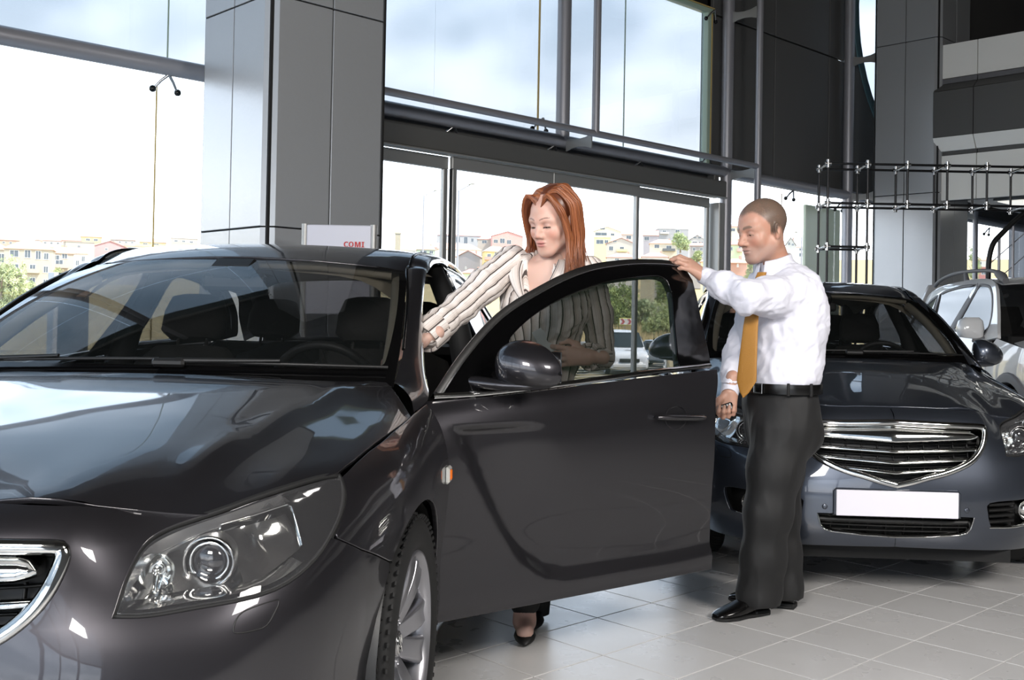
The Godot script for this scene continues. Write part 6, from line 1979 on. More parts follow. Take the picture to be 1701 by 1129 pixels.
func skin_of(base: Color, man: bool) :
	var nz := FastNoiseLite.new()
	nz.frequency = 28.0; nz.seed = 4; nz.fractal_octaves = 2
	var fine := FastNoiseLite.new()
	fine.frequency = 420.0; fine.seed = 9; fine.fractal_octaves = 2
	return func(p: Vector3, g: Vector3) -> Color:
		var c := base
		c = c.lerp(Color(base.r * 1.02, base.g * 0.86, base.b * 0.80), clampf(0.35 + nz.get_noise_3dv(p) * 0.8, 0.0, 0.6))
		var a := Vector3(absf(p.x), p.y, p.z)
		c = c.lerp(Color(base.r * 1.0, base.g * 0.68, base.b * 0.62), 0.55 * mask(a, Vector3(0.042, -0.028, 0.07), Vector3(0.03, 0.028, 0.03)))
		c = c.lerp(Color(base.r * 0.98, base.g * 0.70, base.b * 0.64), 0.5 * mask(a, Vector3(0, -0.03, 0.108), Vector3(0.018, 0.016, 0.02)))
		var lips := maxf(mask(a, Vector3(0, -0.0575, 0.096), Vector3(0.026, 0.0075, 0.016)), mask(a, Vector3(0, -0.0675, 0.096), Vector3(0.023, 0.009, 0.016)))
		c = c.lerp(Color(0.50, 0.19, 0.17) if not man else Color(0.42, 0.20, 0.16), minf(1.0, lips * 1.6) * 0.8)
		c = c.lerp(Color(0.20, 0.07, 0.06), 0.8 * mask(a, Vector3(0, -0.0623, 0.094), Vector3(0.026, 0.0022, 0.014)))
		# brows
		var by := 0.0265 + 0.004 * sin(clampf((a.x - 0.012) / 0.036, 0.0, 1.0) * PI * 0.8) if man else 0.0285 + 0.006 * sin(clampf((a.x - 0.012) / 0.036, 0.0, 1.0) * PI * 0.75)
		var bw := (0.0048 if man else 0.0020) * clampf((0.052 - a.x) / 0.012, 0.0, 1.0) * clampf((a.x - 0.010) / 0.004, 0.0, 1.0)
		if p.z > 0.03 and bw > 0.0: c = c.lerp(Color(0.13, 0.085, 0.06) if man else Color(0.13, 0.06, 0.04), clampf(1.7 - absf(p.y - by) / bw, 0.0, 1.0) * 0.85)
		# lids, lash line
		c = c.lerp(Color(0.32, 0.20, 0.17), (0.45 if not man else 0.35) * mask(a, Vector3(0.032, 0.010, 0.085), Vector3(0.020, 0.010, 0.016)))
		c = c.lerp(Color(0.035, 0.025, 0.02), (0.95 if not man else 0.55) * clampf(1.8 - absf(p.y + 0.0008 + 9.0 * pow(a.x - 0.0315, 2.0)) / (0.0022 if not man else 0.0014), 0.0, 1.0) * float(absf(a.x - 0.0315) < 0.0155 and p.z > 0.06))
		if man:
			# cropped hair over the scalp, a shaved jaw
			var line := 0.078 - 1.1 * a.x if p.z > 0.045 else 0.078
			var hl := 0.0
			var edge := lerpf(0.010, 0.088 - 0.35 * maxf(0.0, 0.045 - a.x), ss(-0.01, 0.075, p.z))
			if p.z < -0.035: edge = lerpf(-0.05, 0.010, ss(-0.085, -0.035, p.z))
			if p.z > -0.012 and p.z < 0.012 and a.x > 0.06: edge = minf(edge, -0.012)
			hl = ss(edge - 0.008, edge + 0.014, p.y + 0.004 * nz.get_noise_3dv(p * 5.0))
			var th := 0.95 + 0.25 * fine.get_noise_3dv(p)
			if p.z > 0.02: th *= 0.9
			c = c.lerp(Color(0.105, 0.078, 0.060), clampf(hl * th, 0.0, 0.92))
			c = c.lerp(Color(0.33, 0.25, 0.22), 0.42 * ss(-0.035, -0.065, p.y) * ss(-0.02, 0.02, p.z) * (1.0 - ss(-0.12, -0.15, p.y)))
		else:
			pass
		return c

func add_hand(m: MB, wrist: Vector3, b: Basis, side: float, curls: Array, spread: Array, thumb: Array, size: float, color) -> void:
	# b: x across the knuckles towards the thumb, y along the hand, z out of the back of the hand
	var f := Field.new()
	f.cap(Vector3(0, -0.07, 0), Vector3(0, -0.005, 0), 0.0285, 0.0255, 0.02)
	f.cap(Vector3(0.012, 0.0, 0), Vector3(0.024, 0.078, 0.002), 0.018, 0.0125, 0.02)
	f.cap(Vector3(0.0, 0.0, 0), Vector3(0.004, 0.083, 0.004), 0.018, 0.0125, 0.02)
	f.cap(Vector3(-0.010, 0.0, 0), Vector3(-0.015, 0.080, 0.003), 0.018, 0.012, 0.02)
	f.cap(Vector3(-0.016, 0.0, 0), Vector3(-0.032, 0.072, 0.0), 0.017, 0.011, 0.02)
	var base := [Vector3(0.025, 0.084, 0.002), Vector3(0.0045, 0.088, 0.004), Vector3(-0.0155, 0.085, 0.003), Vector3(-0.0335, 0.076, 0.0)]
	var lens := [[0.042, 0.025, 0.021], [0.046, 0.029, 0.022], [0.042, 0.027, 0.021], [0.033, 0.020, 0.018]]
	var rad := [0.0098, 0.0100, 0.0095, 0.0084]
	for k in 4:
		var p: Vector3 = base[k]
		var an := 0.0
		var pts := [p]; var rs := [rad[k] * 1.1]
		for j in 3:
			an += curls[k][j]
			var d := Vector3(sin(spread[k]) * cos(an), cos(spread[k]) * cos(an), -sin(an))
			p += d * lens[k][j]
			pts.push_back(p); rs.push_back(rad[k] * [1.0, 0.92, 0.78][j])
		f.chain(pts, rs, 0.006)
	# thumb: leaves the side of the palm near its base; given as three points
	var tp := [Vector3(0.018, 0.018, -0.006)]
	for q in thumb: tp.push_back(q)
	f.chain(tp, [0.0175, 0.0135, 0.0108, 0.0086], 0.010)
	var xf := Transform3D(b * Basis.from_scale(Vector3(size, size, size)), wrist)
	drawn(f, 0.0028, m, color, xf)

func eye_pair(parent: Node, head: Transform3D, down: float, side: float) -> void:
	var white := mat(Color(0.80, 0.77, 0.74), 0.15)
	var iris := mat(Color(0.10, 0.07, 0.05), 0.1)
	for s in [-1.0, 1.0]:
		var e := MB.new()
		var prof := []
		for k in 11: prof.push_back(Vector2(0.0121 * sin(PI * k / 10.0) + 0.0001, -0.0121 * cos(PI * k / 10.0)))
		e.lathe(prof, 18)
		var o := put("eye", e, white, parent, head * Transform3D(Basis.IDENTITY, Vector3(s * 0.0315, 0.0035, 0.0735)))
		var i := MB.new()
		var dir := Vector3(side, -down, 1).normalized()
		i.lathe([Vector2(0.0001, 0.0123), Vector2(0.003, 0.0121), Vector2(0.0056, 0.0108), Vector2(0.0056, 0.0095)], 14, Transform3D(Basis(Quaternion(Vector3.UP, dir)), Vector3.ZERO), 0, TAU, -1.0)
		put("iris", i, iris, o)

func skin_mat(rough := 0.46) -> StandardMaterial3D:
	var m := mat(Color.WHITE, rough, 0.0, 0.45)
	m.vertex_color_use_as_albedo = true
	m.subsurf_scatter_enabled = true; m.subsurf_scatter_strength = 0.12
	return m

func build_people() -> void:
	build_man()
	build_woman()

func shoe(parent: Node, heel: Vector3, toe: Vector3, m: Material, wide := 1.0) -> void:
	var d := toe - heel; d.y = 0
	var L := d.length(); d = d.normalized()
	var x := Vector3.UP.cross(d).normalized()
	var b := MB.new()
	var rows := []
	for q in [[0.0, 0.026, 0.075, 0.018], [0.02, 0.031, 0.085, 0.018], [0.12, 0.033, 0.092, 0.018], [0.30, 0.033, 0.088, 0.016], [0.48, 0.038, 0.072, 0.010], [0.65, 0.044, 0.056, 0.008], [0.80, 0.043, 0.044, 0.008], [0.92, 0.035, 0.034, 0.009], [0.985, 0.024, 0.026, 0.011], [1.0, 0.014, 0.020, 0.013]]:
		var c: Vector3 = heel + d * (q[0] * L)
		var row := PackedVector3Array()
		for k in 21:
			var an := TAU * k / 20
			var cs := cos(an); var sn := sin(an)
			var h: float = (q[2] + q[3]) / 2
			row.push_back(c + x * (signf(cs) * pow(absf(cs), 0.75) * q[1] * wide) + Vector3.UP * (h + signf(sn) * pow(absf(sn), 0.75) * (q[2] - h)))
		rows.push_back(row)
	b.ring_grid(rows, true)
	var o := put("shoe", b, m, parent)
	var s := MB.new()
	var poly := PackedVector2Array()
	for q in [[0.0, 0.02], [0.03, 0.032], [0.2, 0.036], [0.45, 0.036], [0.65, 0.046], [0.85, 0.043], [0.95, 0.033], [1.005, 0.016]]: poly.push_back(Vector2(q[1] * wide, q[0] * L))
	for k in range(poly.size() - 1, -1, -1): poly.push_back(Vector2(-poly[k].x, poly[k].y))
	s.prism(poly, 0.010, Transform3D(Basis(x, d, x.cross(d)), heel + Vector3.UP * (0.004 if x.cross(d).y > 0 else 0.014)), 0.002)
	put("sole", s, M.rubber, o)
	var hb := MB.new()
	hb.box(heel + d * 0.035 + Vector3.UP * 0.0115, Vector3(0.056 * wide, 0.023, 0.075), 0.004, Basis(x, Vector3.UP, d))
	put("heel", hb, M.rubber, o)

func fix_seam(m: MB, period: float) -> void:
	for t in range(0, m.ix.size(), 3):
		var hi := maxf(m.u[m.ix[t]].x, maxf(m.u[m.ix[t + 1]].x, m.u[m.ix[t + 2]].x))
		for k in 3:
			var i := m.ix[t + k]
			if hi - m.u[i].x > period * 0.5:
				m.v.push_back(m.v[i]); m.n.push_back(m.n[i]); m.col.push_back(m.col[i]); m.u.push_back(m.u[i] + Vector2(period, 0))
				m.ix[t + k] = m.v.size() - 1

func build_man() -> void:
	var R := cam_basis.x; var B := cam_basis.z; B.y = 0; B = B.normalized(); R.y = 0; R = R.normalized()
	var U := Vector3.UP
	var F := (-R * 0.80 + B * 0.60).normalized(); var L := U.cross(F).normalized()
	var bb := Basis(L, U, F)
	var pel := from_px(1294, 690, 4.45)
	var man := thing("person", "man in white shirt and gold tie with one hand on the open car door", "person", Transform3D(Basis.IDENTITY, Vector3(pel.x, 0, pel.z)))
	var inv := Transform3D(Basis.IDENTITY, -Vector3(pel.x, 0, pel.z))
	var P := func(x: float, y: float, d: float) -> Vector3: return inv * from_px(x, y, d)
	var skin: Color = Color(0.46, 0.265, 0.195)
	var col = skin_of(skin, true)
	var body := MB.new()
	body.use_col = true
	# head
	var hb := facing(-R * 0.90 + B * 0.44 - U * 0.20, U + (-R) * 0.02)
	var hc: Vector3 = P.call(1266, 386, 4.45)
	var hx := Transform3D(hb * Basis.from_scale(Vector3.ONE * 1.06), hc)
	var hf := Field.new()
	head_field(hf, true)
	drawn(hf, 0.0029, body, col, hx, null, Vector3(-0.12, -0.165, -0.16), Vector3(0.12, 0.16, 0.16))
	# hands
	var flat := func(_p: Vector3, _g: Vector3) -> Color: return skin
	var wl: Vector3 = P.call(1170, 458, 4.36)
	var yl: Vector3 = ((P.call(1128, 427, 4.335) as Vector3) - wl).normalized()
	var zl := (U * 0.80 + B * 0.55 - R * 0.1); zl = (zl - yl * zl.dot(yl)).normalized()
	add_hand(body, wl, Basis(yl.cross(zl), yl, zl), 1.0, [[0.35, 0.75, 0.45], [0.30, 0.80, 0.5], [0.32, 0.85, 0.5], [0.4, 0.85, 0.5]], [0.10, 0.02, -0.06, -0.16], [Vector3(0.040, 0.050, -0.020), Vector3(0.046, 0.080, -0.032), Vector3(0.044, 0.102, -0.042)], 1.0, flat)
	var wr: Vector3 = P.call(1212, 652, 4.44)
	var yr: Vector3 = ((P.call(1203, 700, 4.41) as Vector3) - wr).normalized()
	var zr := (-B * 0.9 + R * 0.25); zr = (zr - yr * zr.dot(yr)).normalized()
	var xr := -(yr.cross(zr))
	add_hand(body, wr, Basis(xr, yr, zr), -1.0, [[0.9, 1.3, 0.6], [0.95, 1.3, 0.6], [1.0, 1.3, 0.6], [1.0, 1.3, 0.6]], [0.03, 0.0, -0.03, -0.06], [Vector3(0.036, 0.046, -0.024), Vector3(0.036, 0.074, -0.036), Vector3(0.028, 0.096, -0.042)], 0.98, flat)
	# the body under the clothes
	var core := Field.new()
	var shL: Vector3 = P.call(1326, 482, 4.37); var shR: Vector3 = P.call(1272, 478, 4.60)
	var elL: Vector3 = P.call(1243, 492, 4.20); var elR: Vector3 = P.call(1226, 588, 4.62)
	var hipL: Vector3 = P.call(1296, 715, 4.37); var hipR: Vector3 = P.call(1294, 712, 4.53)
	var knL: Vector3 = P.call(1276, 850, 4.34); var knR: Vector3 = P.call(1292, 848, 4.53)
	var anL: Vector3 = P.call(1262, 990, 4.37); var anR: Vector3 = P.call(1301, 982, 4.50)
	var chest: Vector3 = P.call(1298, 515, 4.46); var belly: Vector3 = P.call(1296, 610, 4.46)
	core.ell(chest, Vector3(0.17, 0.15, 0.10), 0.05, bb); core.ell(belly, Vector3(0.15, 0.16, 0.11), 0.08, bb)
	core.chain([shL, elL, wl], [0.05, 0.042, 0.026], 0.03); core.chain([shR, elR, wr], [0.05, 0.042, 0.026], 0.03)
	core.chain([hipL, knL, anL], [0.075, 0.055, 0.04], 0.04); core.chain([hipR, knR, anR], [0.075, 0.055, 0.04], 0.04)
	core.cap(chest, P.call(1290, 440, 4.46), 0.06, 0.056, 0.05)
	drawn(core, 0.016, body, flat)
	put("body", body, skin_mat(0.42), man)
	eye_pair(man, hx, 0.45, 0.15)
	# shirt
	var sf := Field.new()
	sf.ell(P.call(1301, 508, 4.47), Vector3(0.205, 0.165, 0.128), 0.06, bb)
	sf.ell(P.call(1300, 560, 4.465), Vector3(0.195, 0.20, 0.145), 0.08, bb)
	sf.ell(P.call(1296, 620, 4.46), Vector3(0.185, 0.14, 0.148), 0.06, bb)
	sf.cap(shL + U * 0.005, shR + U * 0.005, 0.068, 0.066, 0.05)
	sf.cap(P.call(1293, 452, 4.46), P.call(1305, 490, 4.47), 0.066, 0.09, 0.06)
	sf.chain([shL - L * 0.01, shL.lerp(elL, 0.55) - U * 0.012, elL - U * 0.004, elL.lerp(wl, 0.55) - U * 0.006, wl.lerp(elL, 0.08)], [0.082, 0.071, 0.060, 0.050, 0.036], 0.05)
	sf.chain([shR + L * 0.01, elR, elR.lerp(wr, 0.5), wr], [0.078, 0.060, 0.052, 0.042], 0.04)
	var sm := drawn(sf, 0.0085, null, null, Transform3D.IDENTITY, null, Vector3(-9, 0.945, -9))
	folds(sm, 0.010, 7.0, 21, Vector3(1.0, 0.75, 1.0))
	folds(sm, 0.0035, 17.0, 33)
	var white := mat(Color(0.84, 0.84, 0.88), 0.75)
	white.rim_enabled = true; white.rim = 0.15
	var shirt := put("shirt", sm, white, man)
	for q in [[wl, elL, 0.036], [wr, elR, 0.037]]:
		var ax: Vector3 = (q[1] - q[0]).normalized()
		var cu := MB.new()
		cu.tube([q[0] - ax * 0.012, q[0] - ax * 0.010, q[0] + ax * 0.03, q[0] + ax * 0.058, q[0] + ax * 0.060], [q[2] - 0.004, q[2], q[2] + 0.003, q[2] + 0.005, q[2]], 24, false)
		put("cuff", cu, white, shirt)
		var bt := MB.new()
		var side: Vector3 = (B - ax * B.dot(ax)).normalized()
		bt.lathe([Vector2(0.0055, 0.0), Vector2(0.005, 0.002), Vector2(0.0001, 0.0022)], 12, Transform3D(Basis(Quaternion(Vector3.UP, side)), q[0] + ax * 0.02 + side * (q[2] + 0.001)), 0, TAU, -1.0)
		put("button", bt, mat(Color(0.9, 0.9, 0.9), 0.3), shirt)
	# collar: a turned-down band round the neck
	var nb := Transform3D(facing(F * 1.0 - U * 0.1, U - F * 0.25 + L * 0.0), P.call(1287, 437, 4.455))
	var cl := MB.new()
	var rows := []
	for k in 37:
		var an := lerpf(0.16, TAU - 0.16, k / 36.0)
		var fr := 0.5 + 0.5 * cos(an)
		var s := sin(an); var c := cos(an)
		var row := PackedVector3Array()
		var pt := pow(fr, 3.0)
		for q in [[0.058, -0.012], [0.060, 0.024], [0.063, 0.030], [0.068, 0.026], [0.076, -0.004], [0.079 + 0.012 * pt, -0.014 - 0.032 * pt], [0.076 + 0.012 * pt, -0.016 - 0.032 * pt]]:
			row.push_back(nb * Vector3(s * q[0] * 1.02, q[1] + (0.010 if c < 0.0 else 0.0) * -c - 0.018 * maxf(c, 0.0), c * q[0] * 1.08))
		rows.push_back(row)
	cl.grid(rows, 1.0)
	put("collar", cl, white, shirt)
	# tie
	var gold := mat(Color(0.62, 0.43, 0.15), 0.55)
	gold.normal_enabled = true; gold.normal_texture = noise_tex(0.2, Color(), Color(), 128, true, 6.0, 2, 5); gold.normal_scale = 0.5
	tri_map(gold, 14.0); gold.uv1_world_triplanar = false
	var tm := MB.new()
	rows = []
	for q in [[1266, 452, 4.345, 0.019, 0.012], [1263, 461, 4.335, 0.021, 0.014], [1260, 468, 4.33, 0.015, 0.010], [1259, 474, 4.325, 0.017, 0.006], [1252, 500, 4.305, 0.026, 0.006], [1247, 540, 4.275, 0.032, 0.006], [1243, 590, 4.262, 0.038, 0.006], [1240, 632, 4.262, 0.043, 0.006], [1236.5, 651, 4.262, 0.021, 0.006], [1235, 660, 4.262, 0.002, 0.005]]:
		var c: Vector3 = P.call(q[0], q[1], q[2])
		var row := PackedVector3Array()
		var lx := (L * 0.85 - F * 0.3).normalized()
		for k in 15:
			var an := TAU * k / 14
			row.push_back(c + lx * (q[3] * signf(cos(an)) * pow(absf(cos(an)), 0.6)) + lx.cross(U) * (-q[4] * sin(an)))
		rows.push_back(row)
	tm.ring_grid(rows, true)
	put("tie", tm, gold, man)
	# trousers and belt
	var dark := mat(Color(0.05, 0.048, 0.05), 0.7)
	dark.rim_enabled = true; dark.rim = 0.25
	var tf := Field.new()
	tf.ell(P.call(1296, 668, 4.455), Vector3(0.176, 0.125, 0.138), 0.05, bb)
	tf.ell(P.call(1303, 715, 4.46), Vector3(0.176, 0.13, 0.135), 0.06, bb)
	tf.chain([hipL, hipL.lerp(knL, 0.5), knL, knL.lerp(anL, 0.55), anL + U * 0.02, anL - U * 0.008 + F * 0.012], [0.110, 0.100, 0.088, 0.082, 0.078, 0.080], 0.06)
	tf.chain([hipR, hipR.lerp(knR, 0.5), knR, knR.lerp(anR, 0.55), anR + U * 0.02, anR - U * 0.010 + F * 0.005], [0.110, 0.098, 0.084, 0.078, 0.075, 0.078], 0.06)
	for q in [[hipL, knL], [knL, anL], [hipR, knR], [knR, anR]]: tf.cap(q[0] + F * 0.052, q[1] + F * 0.045, 0.045, 0.038, 0.03)
	var tmesh := drawn(tf, 0.0095, null, null, Transform3D.IDENTITY, null, Vector3(-9, 0.045, -9), Vector3(9, 0.962, 9))
	folds(tmesh, 0.007, 5.0, 51, Vector3(1.0, 0.35, 1.0))
	var trousers := put("trousers", tmesh, dark, man)
	var blm := MB.new()
	rows = []
	var bc: Vector3 = P.call(1296, 643, 4.457)
	for k in 49:
		var an := TAU * k / 48
		var o := L * (cos(an) * 0.182) + F * (sin(an) * 0.150)
		var n := (L * cos(an) / 0.182 + F * sin(an) / 0.150).normalized()
		rows.push_back(PackedVector3Array([bc + o - U * 0.021, bc + o + n * 0.005 - U * 0.020, bc + o + n * 0.005 + U * 0.020, bc + o + U * 0.021, bc + o - U * 0.021]))
	blm.ring_grid(rows, false)
	var belt := put("belt", blm, mat(Color(0.03, 0.028, 0.028), 0.25), man)
	for an in [0.15, 0.75, 2.2]:
		var o := L * (cos(an) * 0.187) + F * (sin(an) * 0.156)
		put("belt_loop", boxes([[bc + o, Vector3(0.012, 0.052, 0.010)]], 0.002), dark, trousers)
	var bk := MB.new()
	var bo := bc + F * 0.158 + L * 0.02
	for q in [[-0.022, 0, 0.005, 0.038], [0.022, 0, 0.005, 0.038], [0, 0.018, 0.048, 0.005], [0, -0.018, 0.048, 0.005]]: bk.box(bo + L * q[0] + U * q[1], Vector3(q[2], q[3], 0.006), 0.001, bb)
	put("buckle", bk, M.satin, belt)
	# shoes
	var leather := mat(Color(0.035, 0.032, 0.032), 0.18)
	shoe(man, P.call(1272, 1021, 4.39) * Vector3(1, 0, 1), P.call(1187, 1034, 4.265) * Vector3(1, 0, 1), leather, 1.12)
	shoe(man, P.call(1321, 1012, 4.475) * Vector3(1, 0, 1), P.call(1212, 996, 4.60) * Vector3(1, 0, 1), leather, 1.12)
	# phone in the right hand
	var ph := thing("phone", "small black mobile phone with pale keys in the man's right hand", "phone", Transform3D(Basis(xr, yr, -zr if xr.cross(yr).dot(zr) < 0 else zr).orthonormalized(), inv.affine_inverse() * wr + yr * 0.085 + xr * 0.012 - zr * 0.034))
	put("case", boxes([[Vector3.ZERO, Vector3(0.094, 0.046, 0.014)]], 0.005), M.gloss_black, ph, Transform3D(Basis.from_euler(Vector3(0, 0, 0.5)), Vector3.ZERO))
	var key := boxes([[Vector3.ZERO, Vector3(0.0065, 0.0085, 0.002)]], 0.0006).mesh()
	for i in 4:
		for j in 3: put("key", key, mat(Color(0.75, 0.75, 0.75), 0.4), ph, Transform3D(Basis.from_euler(Vector3(0, 0, 0.5)), Basis.from_euler(Vector3(0, 0, 0.5)) * Vector3(-0.036 + 0.0105 * i, -0.013 + 0.013 * j, 0.0075)))

func stripe_mat() -> StandardMaterial3D:
	var im := Image.create(256, 8, false, Image.FORMAT_RGBA8)
	for x in 256:
		var q := x / 256.0
		var c := Color(0.83, 0.785, 0.755)
		c = c.lerp(Color(0.93, 0.90, 0.88), 0.5 + 0.5 * sin(q * TAU))
		var d := absf(q - 0.5)
		c = c.lerp(Color(0.30, 0.26, 0.25), 1.0 - ss(0.055, 0.085, d))
		c = c.lerp(Color(0.60, 0.54, 0.50), 0.7 * (1.0 - ss(0.02, 0.05, absf(q - 0.66))))
		c = c.lerp(Color(0.66, 0.60, 0.57), 0.5 * (1.0 - ss(0.01, 0.03, absf(q - 0.12))))
		for y in 8: im.set_pixel(x, y, c)
	var m := mat(Color(0.95, 0.95, 0.95), 0.85)
	m.albedo_texture = ImageTexture.create_from_image(im)
	m.rim_enabled = true; m.rim = 0.15
	return m

func sleeve(parent: Node, pts: Array, rad: Array, ref: Vector3, m: Material, sd: int) -> void:
	var f := Field.new()
	f.chain(pts, rad, 0.03)
	var a: Vector3 = pts[0]; var b: Vector3 = pts[pts.size() - 1]
	var uvf := func(p: Vector3) -> Vector2:
		# round the nearest bone of the arm
		var bd := 1e9; var best := 0
		for k in pts.size() - 1:
			var q: Vector3 = Geometry3D.get_closest_point_to_segment(p, pts[k], pts[k + 1])
			if q.distance_squared_to(p) < bd: bd = q.distance_squared_to(p); best = k
		var d: Vector3 = (pts[best + 1] - pts[best]).normalized()
		if pts.size() > 2: d = (b - a).normalized()
		var x := (ref - d * ref.dot(d)).normalized(); var y := d.cross(x)
		var o: Vector3 = p - Geometry3D.get_closest_point_to_segment(p, pts[best], pts[best + 1])
		return Vector2(atan2(o.dot(y), o.dot(x)) / TAU * 11.0, 0.5)
	var mb := drawn(f, 0.0075, null, null, Transform3D.IDENTITY, uvf)
	folds(mb, 0.006, 11.0, sd, Vector3.ONE)
	folds(mb, 0.0025, 24.0, sd + 1)
	fix_seam(mb, 11.0)
	put("sleeve", mb, m, parent)

func build_woman() -> void:
	var R := cam_basis.x; var B := cam_basis.z; B.y = 0; B = B.normalized(); R.y = 0; R = R.normalized()
	var U := Vector3.UP
	var org := from_px(885, 800, 4.10)
	var wo := thing("person", "woman with long auburn hair in a striped blouse leaning into the car", "person", Transform3D(Basis.IDENTITY, Vector3(org.x, 0, org.z)))
	var inv := Transform3D(Basis.IDENTITY, -Vector3(org.x, 0, org.z))
	var P := func(x: float, y: float, d: float) -> Vector3: return inv * from_px(x, y, d)
	var F := (-R * 0.22 + B * 0.97).normalized(); var L := U.cross(F).normalized()
	var lean := (U * 0.985 + R * 0.10 + F * 0.06).normalized()
	var bb := Basis(lean.cross(F).normalized(), lean, lean.cross(F).normalized().cross(lean))
	var skin: Color = Color(0.58, 0.37, 0.30)
	var col = skin_of(skin, false)
	var flat := func(_p: Vector3, _g: Vector3) -> Color: return skin
	var body := MB.new()
	body.use_col = true
	var hb := facing(-R * 0.60 + B * 0.78 - U * 0.26, U + R * 0.04 - R * 0.02)
	var hc: Vector3 = P.call(919, 371, 4.06)
	var hx := Transform3D(hb, hc)
	var hf := Field.new()
	head_field(hf, false)
	drawn(hf, 0.0028, body, col, hx, null, Vector3(-0.12, -0.15, -0.16), Vector3(0.12, 0.16, 0.16))
	var shR: Vector3 = P.call(846, 436, 4.12); var shL: Vector3 = P.call(982, 452, 4.12)
	var elR: Vector3 = P.call(765, 510, 3.93); var wrR: Vector3 = P.call(697, 566, 3.735)
	var elL: Vector3 = P.call(1000, 592, 4.19); var wrL: Vector3 = P.call(975, 592, 4.03)
	var chest: Vector3 = P.call(908, 500, 4.12)
	var hips: Vector3 = P.call(893, 690, 4.14)
	# skin of the neck and chest, and the body under the clothes
	var cf := Field.new()
	cf.ell(P.call(908, 492, 4.125), Vector3(0.150, 0.13, 0.092), 0.05, bb)
	cf.ell(P.call(905, 560, 4.13), Vector3(0.135, 0.16, 0.088), 0.06, bb)
	for s in [-1.0, 1.0]: cf.ell(P.call(906, 512, 4.12) + bb * Vector3(s * 0.065, 0, 0.075), Vector3(0.062, 0.066, 0.055), 0.03, bb)
	cf.cap(P.call(912, 462, 4.125), P.call(917, 420, 4.095), 0.056, 0.047, 0.05)
	cf.cap(P.call(866, 448, 4.115), P.call(962, 456, 4.12), 0.045, 0.045, 0.05)
	cf.ell(hips, Vector3(0.15, 0.15, 0.10), 0.06, bb)
	cf.chain([shR, elR, wrR], [0.042, 0.036, 0.024], 0.02); cf.chain([shL, elL, wrL], [0.042, 0.036, 0.024], 0.02)
	var anF: Vector3 = P.call(872, 1005, 4.01); var anB: Vector3 = P.call(888, 1000, 4.24)
	var knF: Vector3 = P.call(884, 860, 4.04); var knB: Vector3 = P.call(898, 850, 4.17)
	cf.chain([hips - L * 0.085, knF, knF.lerp(anF, 0.45), anF], [0.07, 0.05, 0.046, 0.034], 0.03)
	cf.chain([hips + L * 0.085, knB, knB.lerp(anB, 0.45), anB], [0.07, 0.05, 0.046, 0.034], 0.03)
	var toeF: Vector3 = P.call(872, 1080, 3.865); toeF.y = 0.02
	cf.chain([anF, anF + Vector3(0, -0.055, 0) - B * -0.01, toeF.lerp(anF, 0.35) * Vector3(1, 0, 1) + U * 0.045], [0.036, 0.038, 0.032], 0.03)
	drawn(cf, 0.010, body, flat)
	# hands
	var yR: Vector3 = ((P.call(615, 606, 3.66) as Vector3) - wrR).normalized()
	var zR := (U * 0.75 + B * 0.65); zR = (zR - yR * zR.dot(yR)).normalized()
	add_hand(body, wrR, Basis(-(yR.cross(zR)), yR, zR), -1.0, [[0.25, 0.25, 0.2], [0.35, 0.35, 0.25], [0.42, 0.4, 0.3], [0.5, 0.45, 0.3]], [0.10, 0.03, -0.04, -0.12], [Vector3(0.044, 0.045, -0.014), Vector3(0.056, 0.074, -0.022), Vector3(0.060, 0.098, -0.026)], 0.98, flat)
	var yL: Vector3 = ((P.call(918, 588, 3.975) as Vector3) - wrL).normalized()
	var zL := (B * 0.92 + U * 0.15); zL = (zL - yL * zL.dot(yL)).normalized()
	add_hand(body, wrL, Basis(yL.cross(zL), yL, zL), 1.0, [[0.35, 0.5, 0.4], [0.6, 0.6, 0.4], [0.7, 0.7, 0.4], [0.8, 0.7, 0.4]], [0.16, 0.04, -0.06, -0.18], [Vector3(0.046, 0.046, -0.004), Vector3(0.058, 0.078, -0.012), Vector3(0.048, 0.104, -0.022)], 0.96, flat)
	put("body", body, skin_mat(0.46), wo)
	eye_pair(wo, hx, 0.75, -0.1)
	# black top
	var tf := Field.new()
	tf.ell(P.call(905, 560, 4.13), Vector3(0.142, 0.17, 0.095), 0.06, bb)
	tf.ell(P.call(907, 515, 4.125), Vector3(0.148, 0.08, 0.098), 0.05, bb)
	for s in [-1.0, 1.0]: tf.ell(P.call(906, 516, 4.12) + bb * Vector3(s * 0.065, 0, 0.077), Vector3(0.066, 0.066, 0.058), 0.03, bb)
	tf.cut(P.call(895, 455, 4.03), Vector3(0.10, 0.072, 0.12), 0.01, bb)
	put("top", drawn(tf, 0.011), mat(Color(0.02, 0.02, 0.022), 0.7), wo)
	# blouse
	var cloth := stripe_mat()
	var jf := Field.new()
	jf.ell(P.call(908, 498, 4.13), Vector3(0.180, 0.15, 0.118), 0.05, bb)
	for s in [-1.0, 1.0]: jf.ell(P.call(905, 515, 4.12) + bb * Vector3(s * 0.075, 0, 0.072), Vector3(0.078, 0.09, 0.068), 0.05, bb)
	jf.ell(P.call(898, 590, 4.13), Vector3(0.152, 0.17, 0.112), 0.08, bb)
	jf.ell(P.call(893, 690, 4.14), Vector3(0.19, 0.16, 0.13), 0.07, bb)
	jf.cap(P.call(858, 441, 4.12), P.call(975, 452, 4.125), 0.058, 0.058, 0.05)
	jf.cap(P.call(912, 440, 4.135), P.call(910, 470, 4.135), 0.062, 0.08, 0.04)
	# the open neck
	jf.cut(P.call(891, 447, 4.01), Vector3(0.052, 0.128, 0.16), 0.012, bb * Basis.from_euler(Vector3(0, 0, 0.10)))
	jf.cut(P.call(915, 418, 4.10), Vector3(0.058, 0.055, 0.062), 0.012, bb)
	var axis0: Vector3 = P.call(905, 500, 4.13)
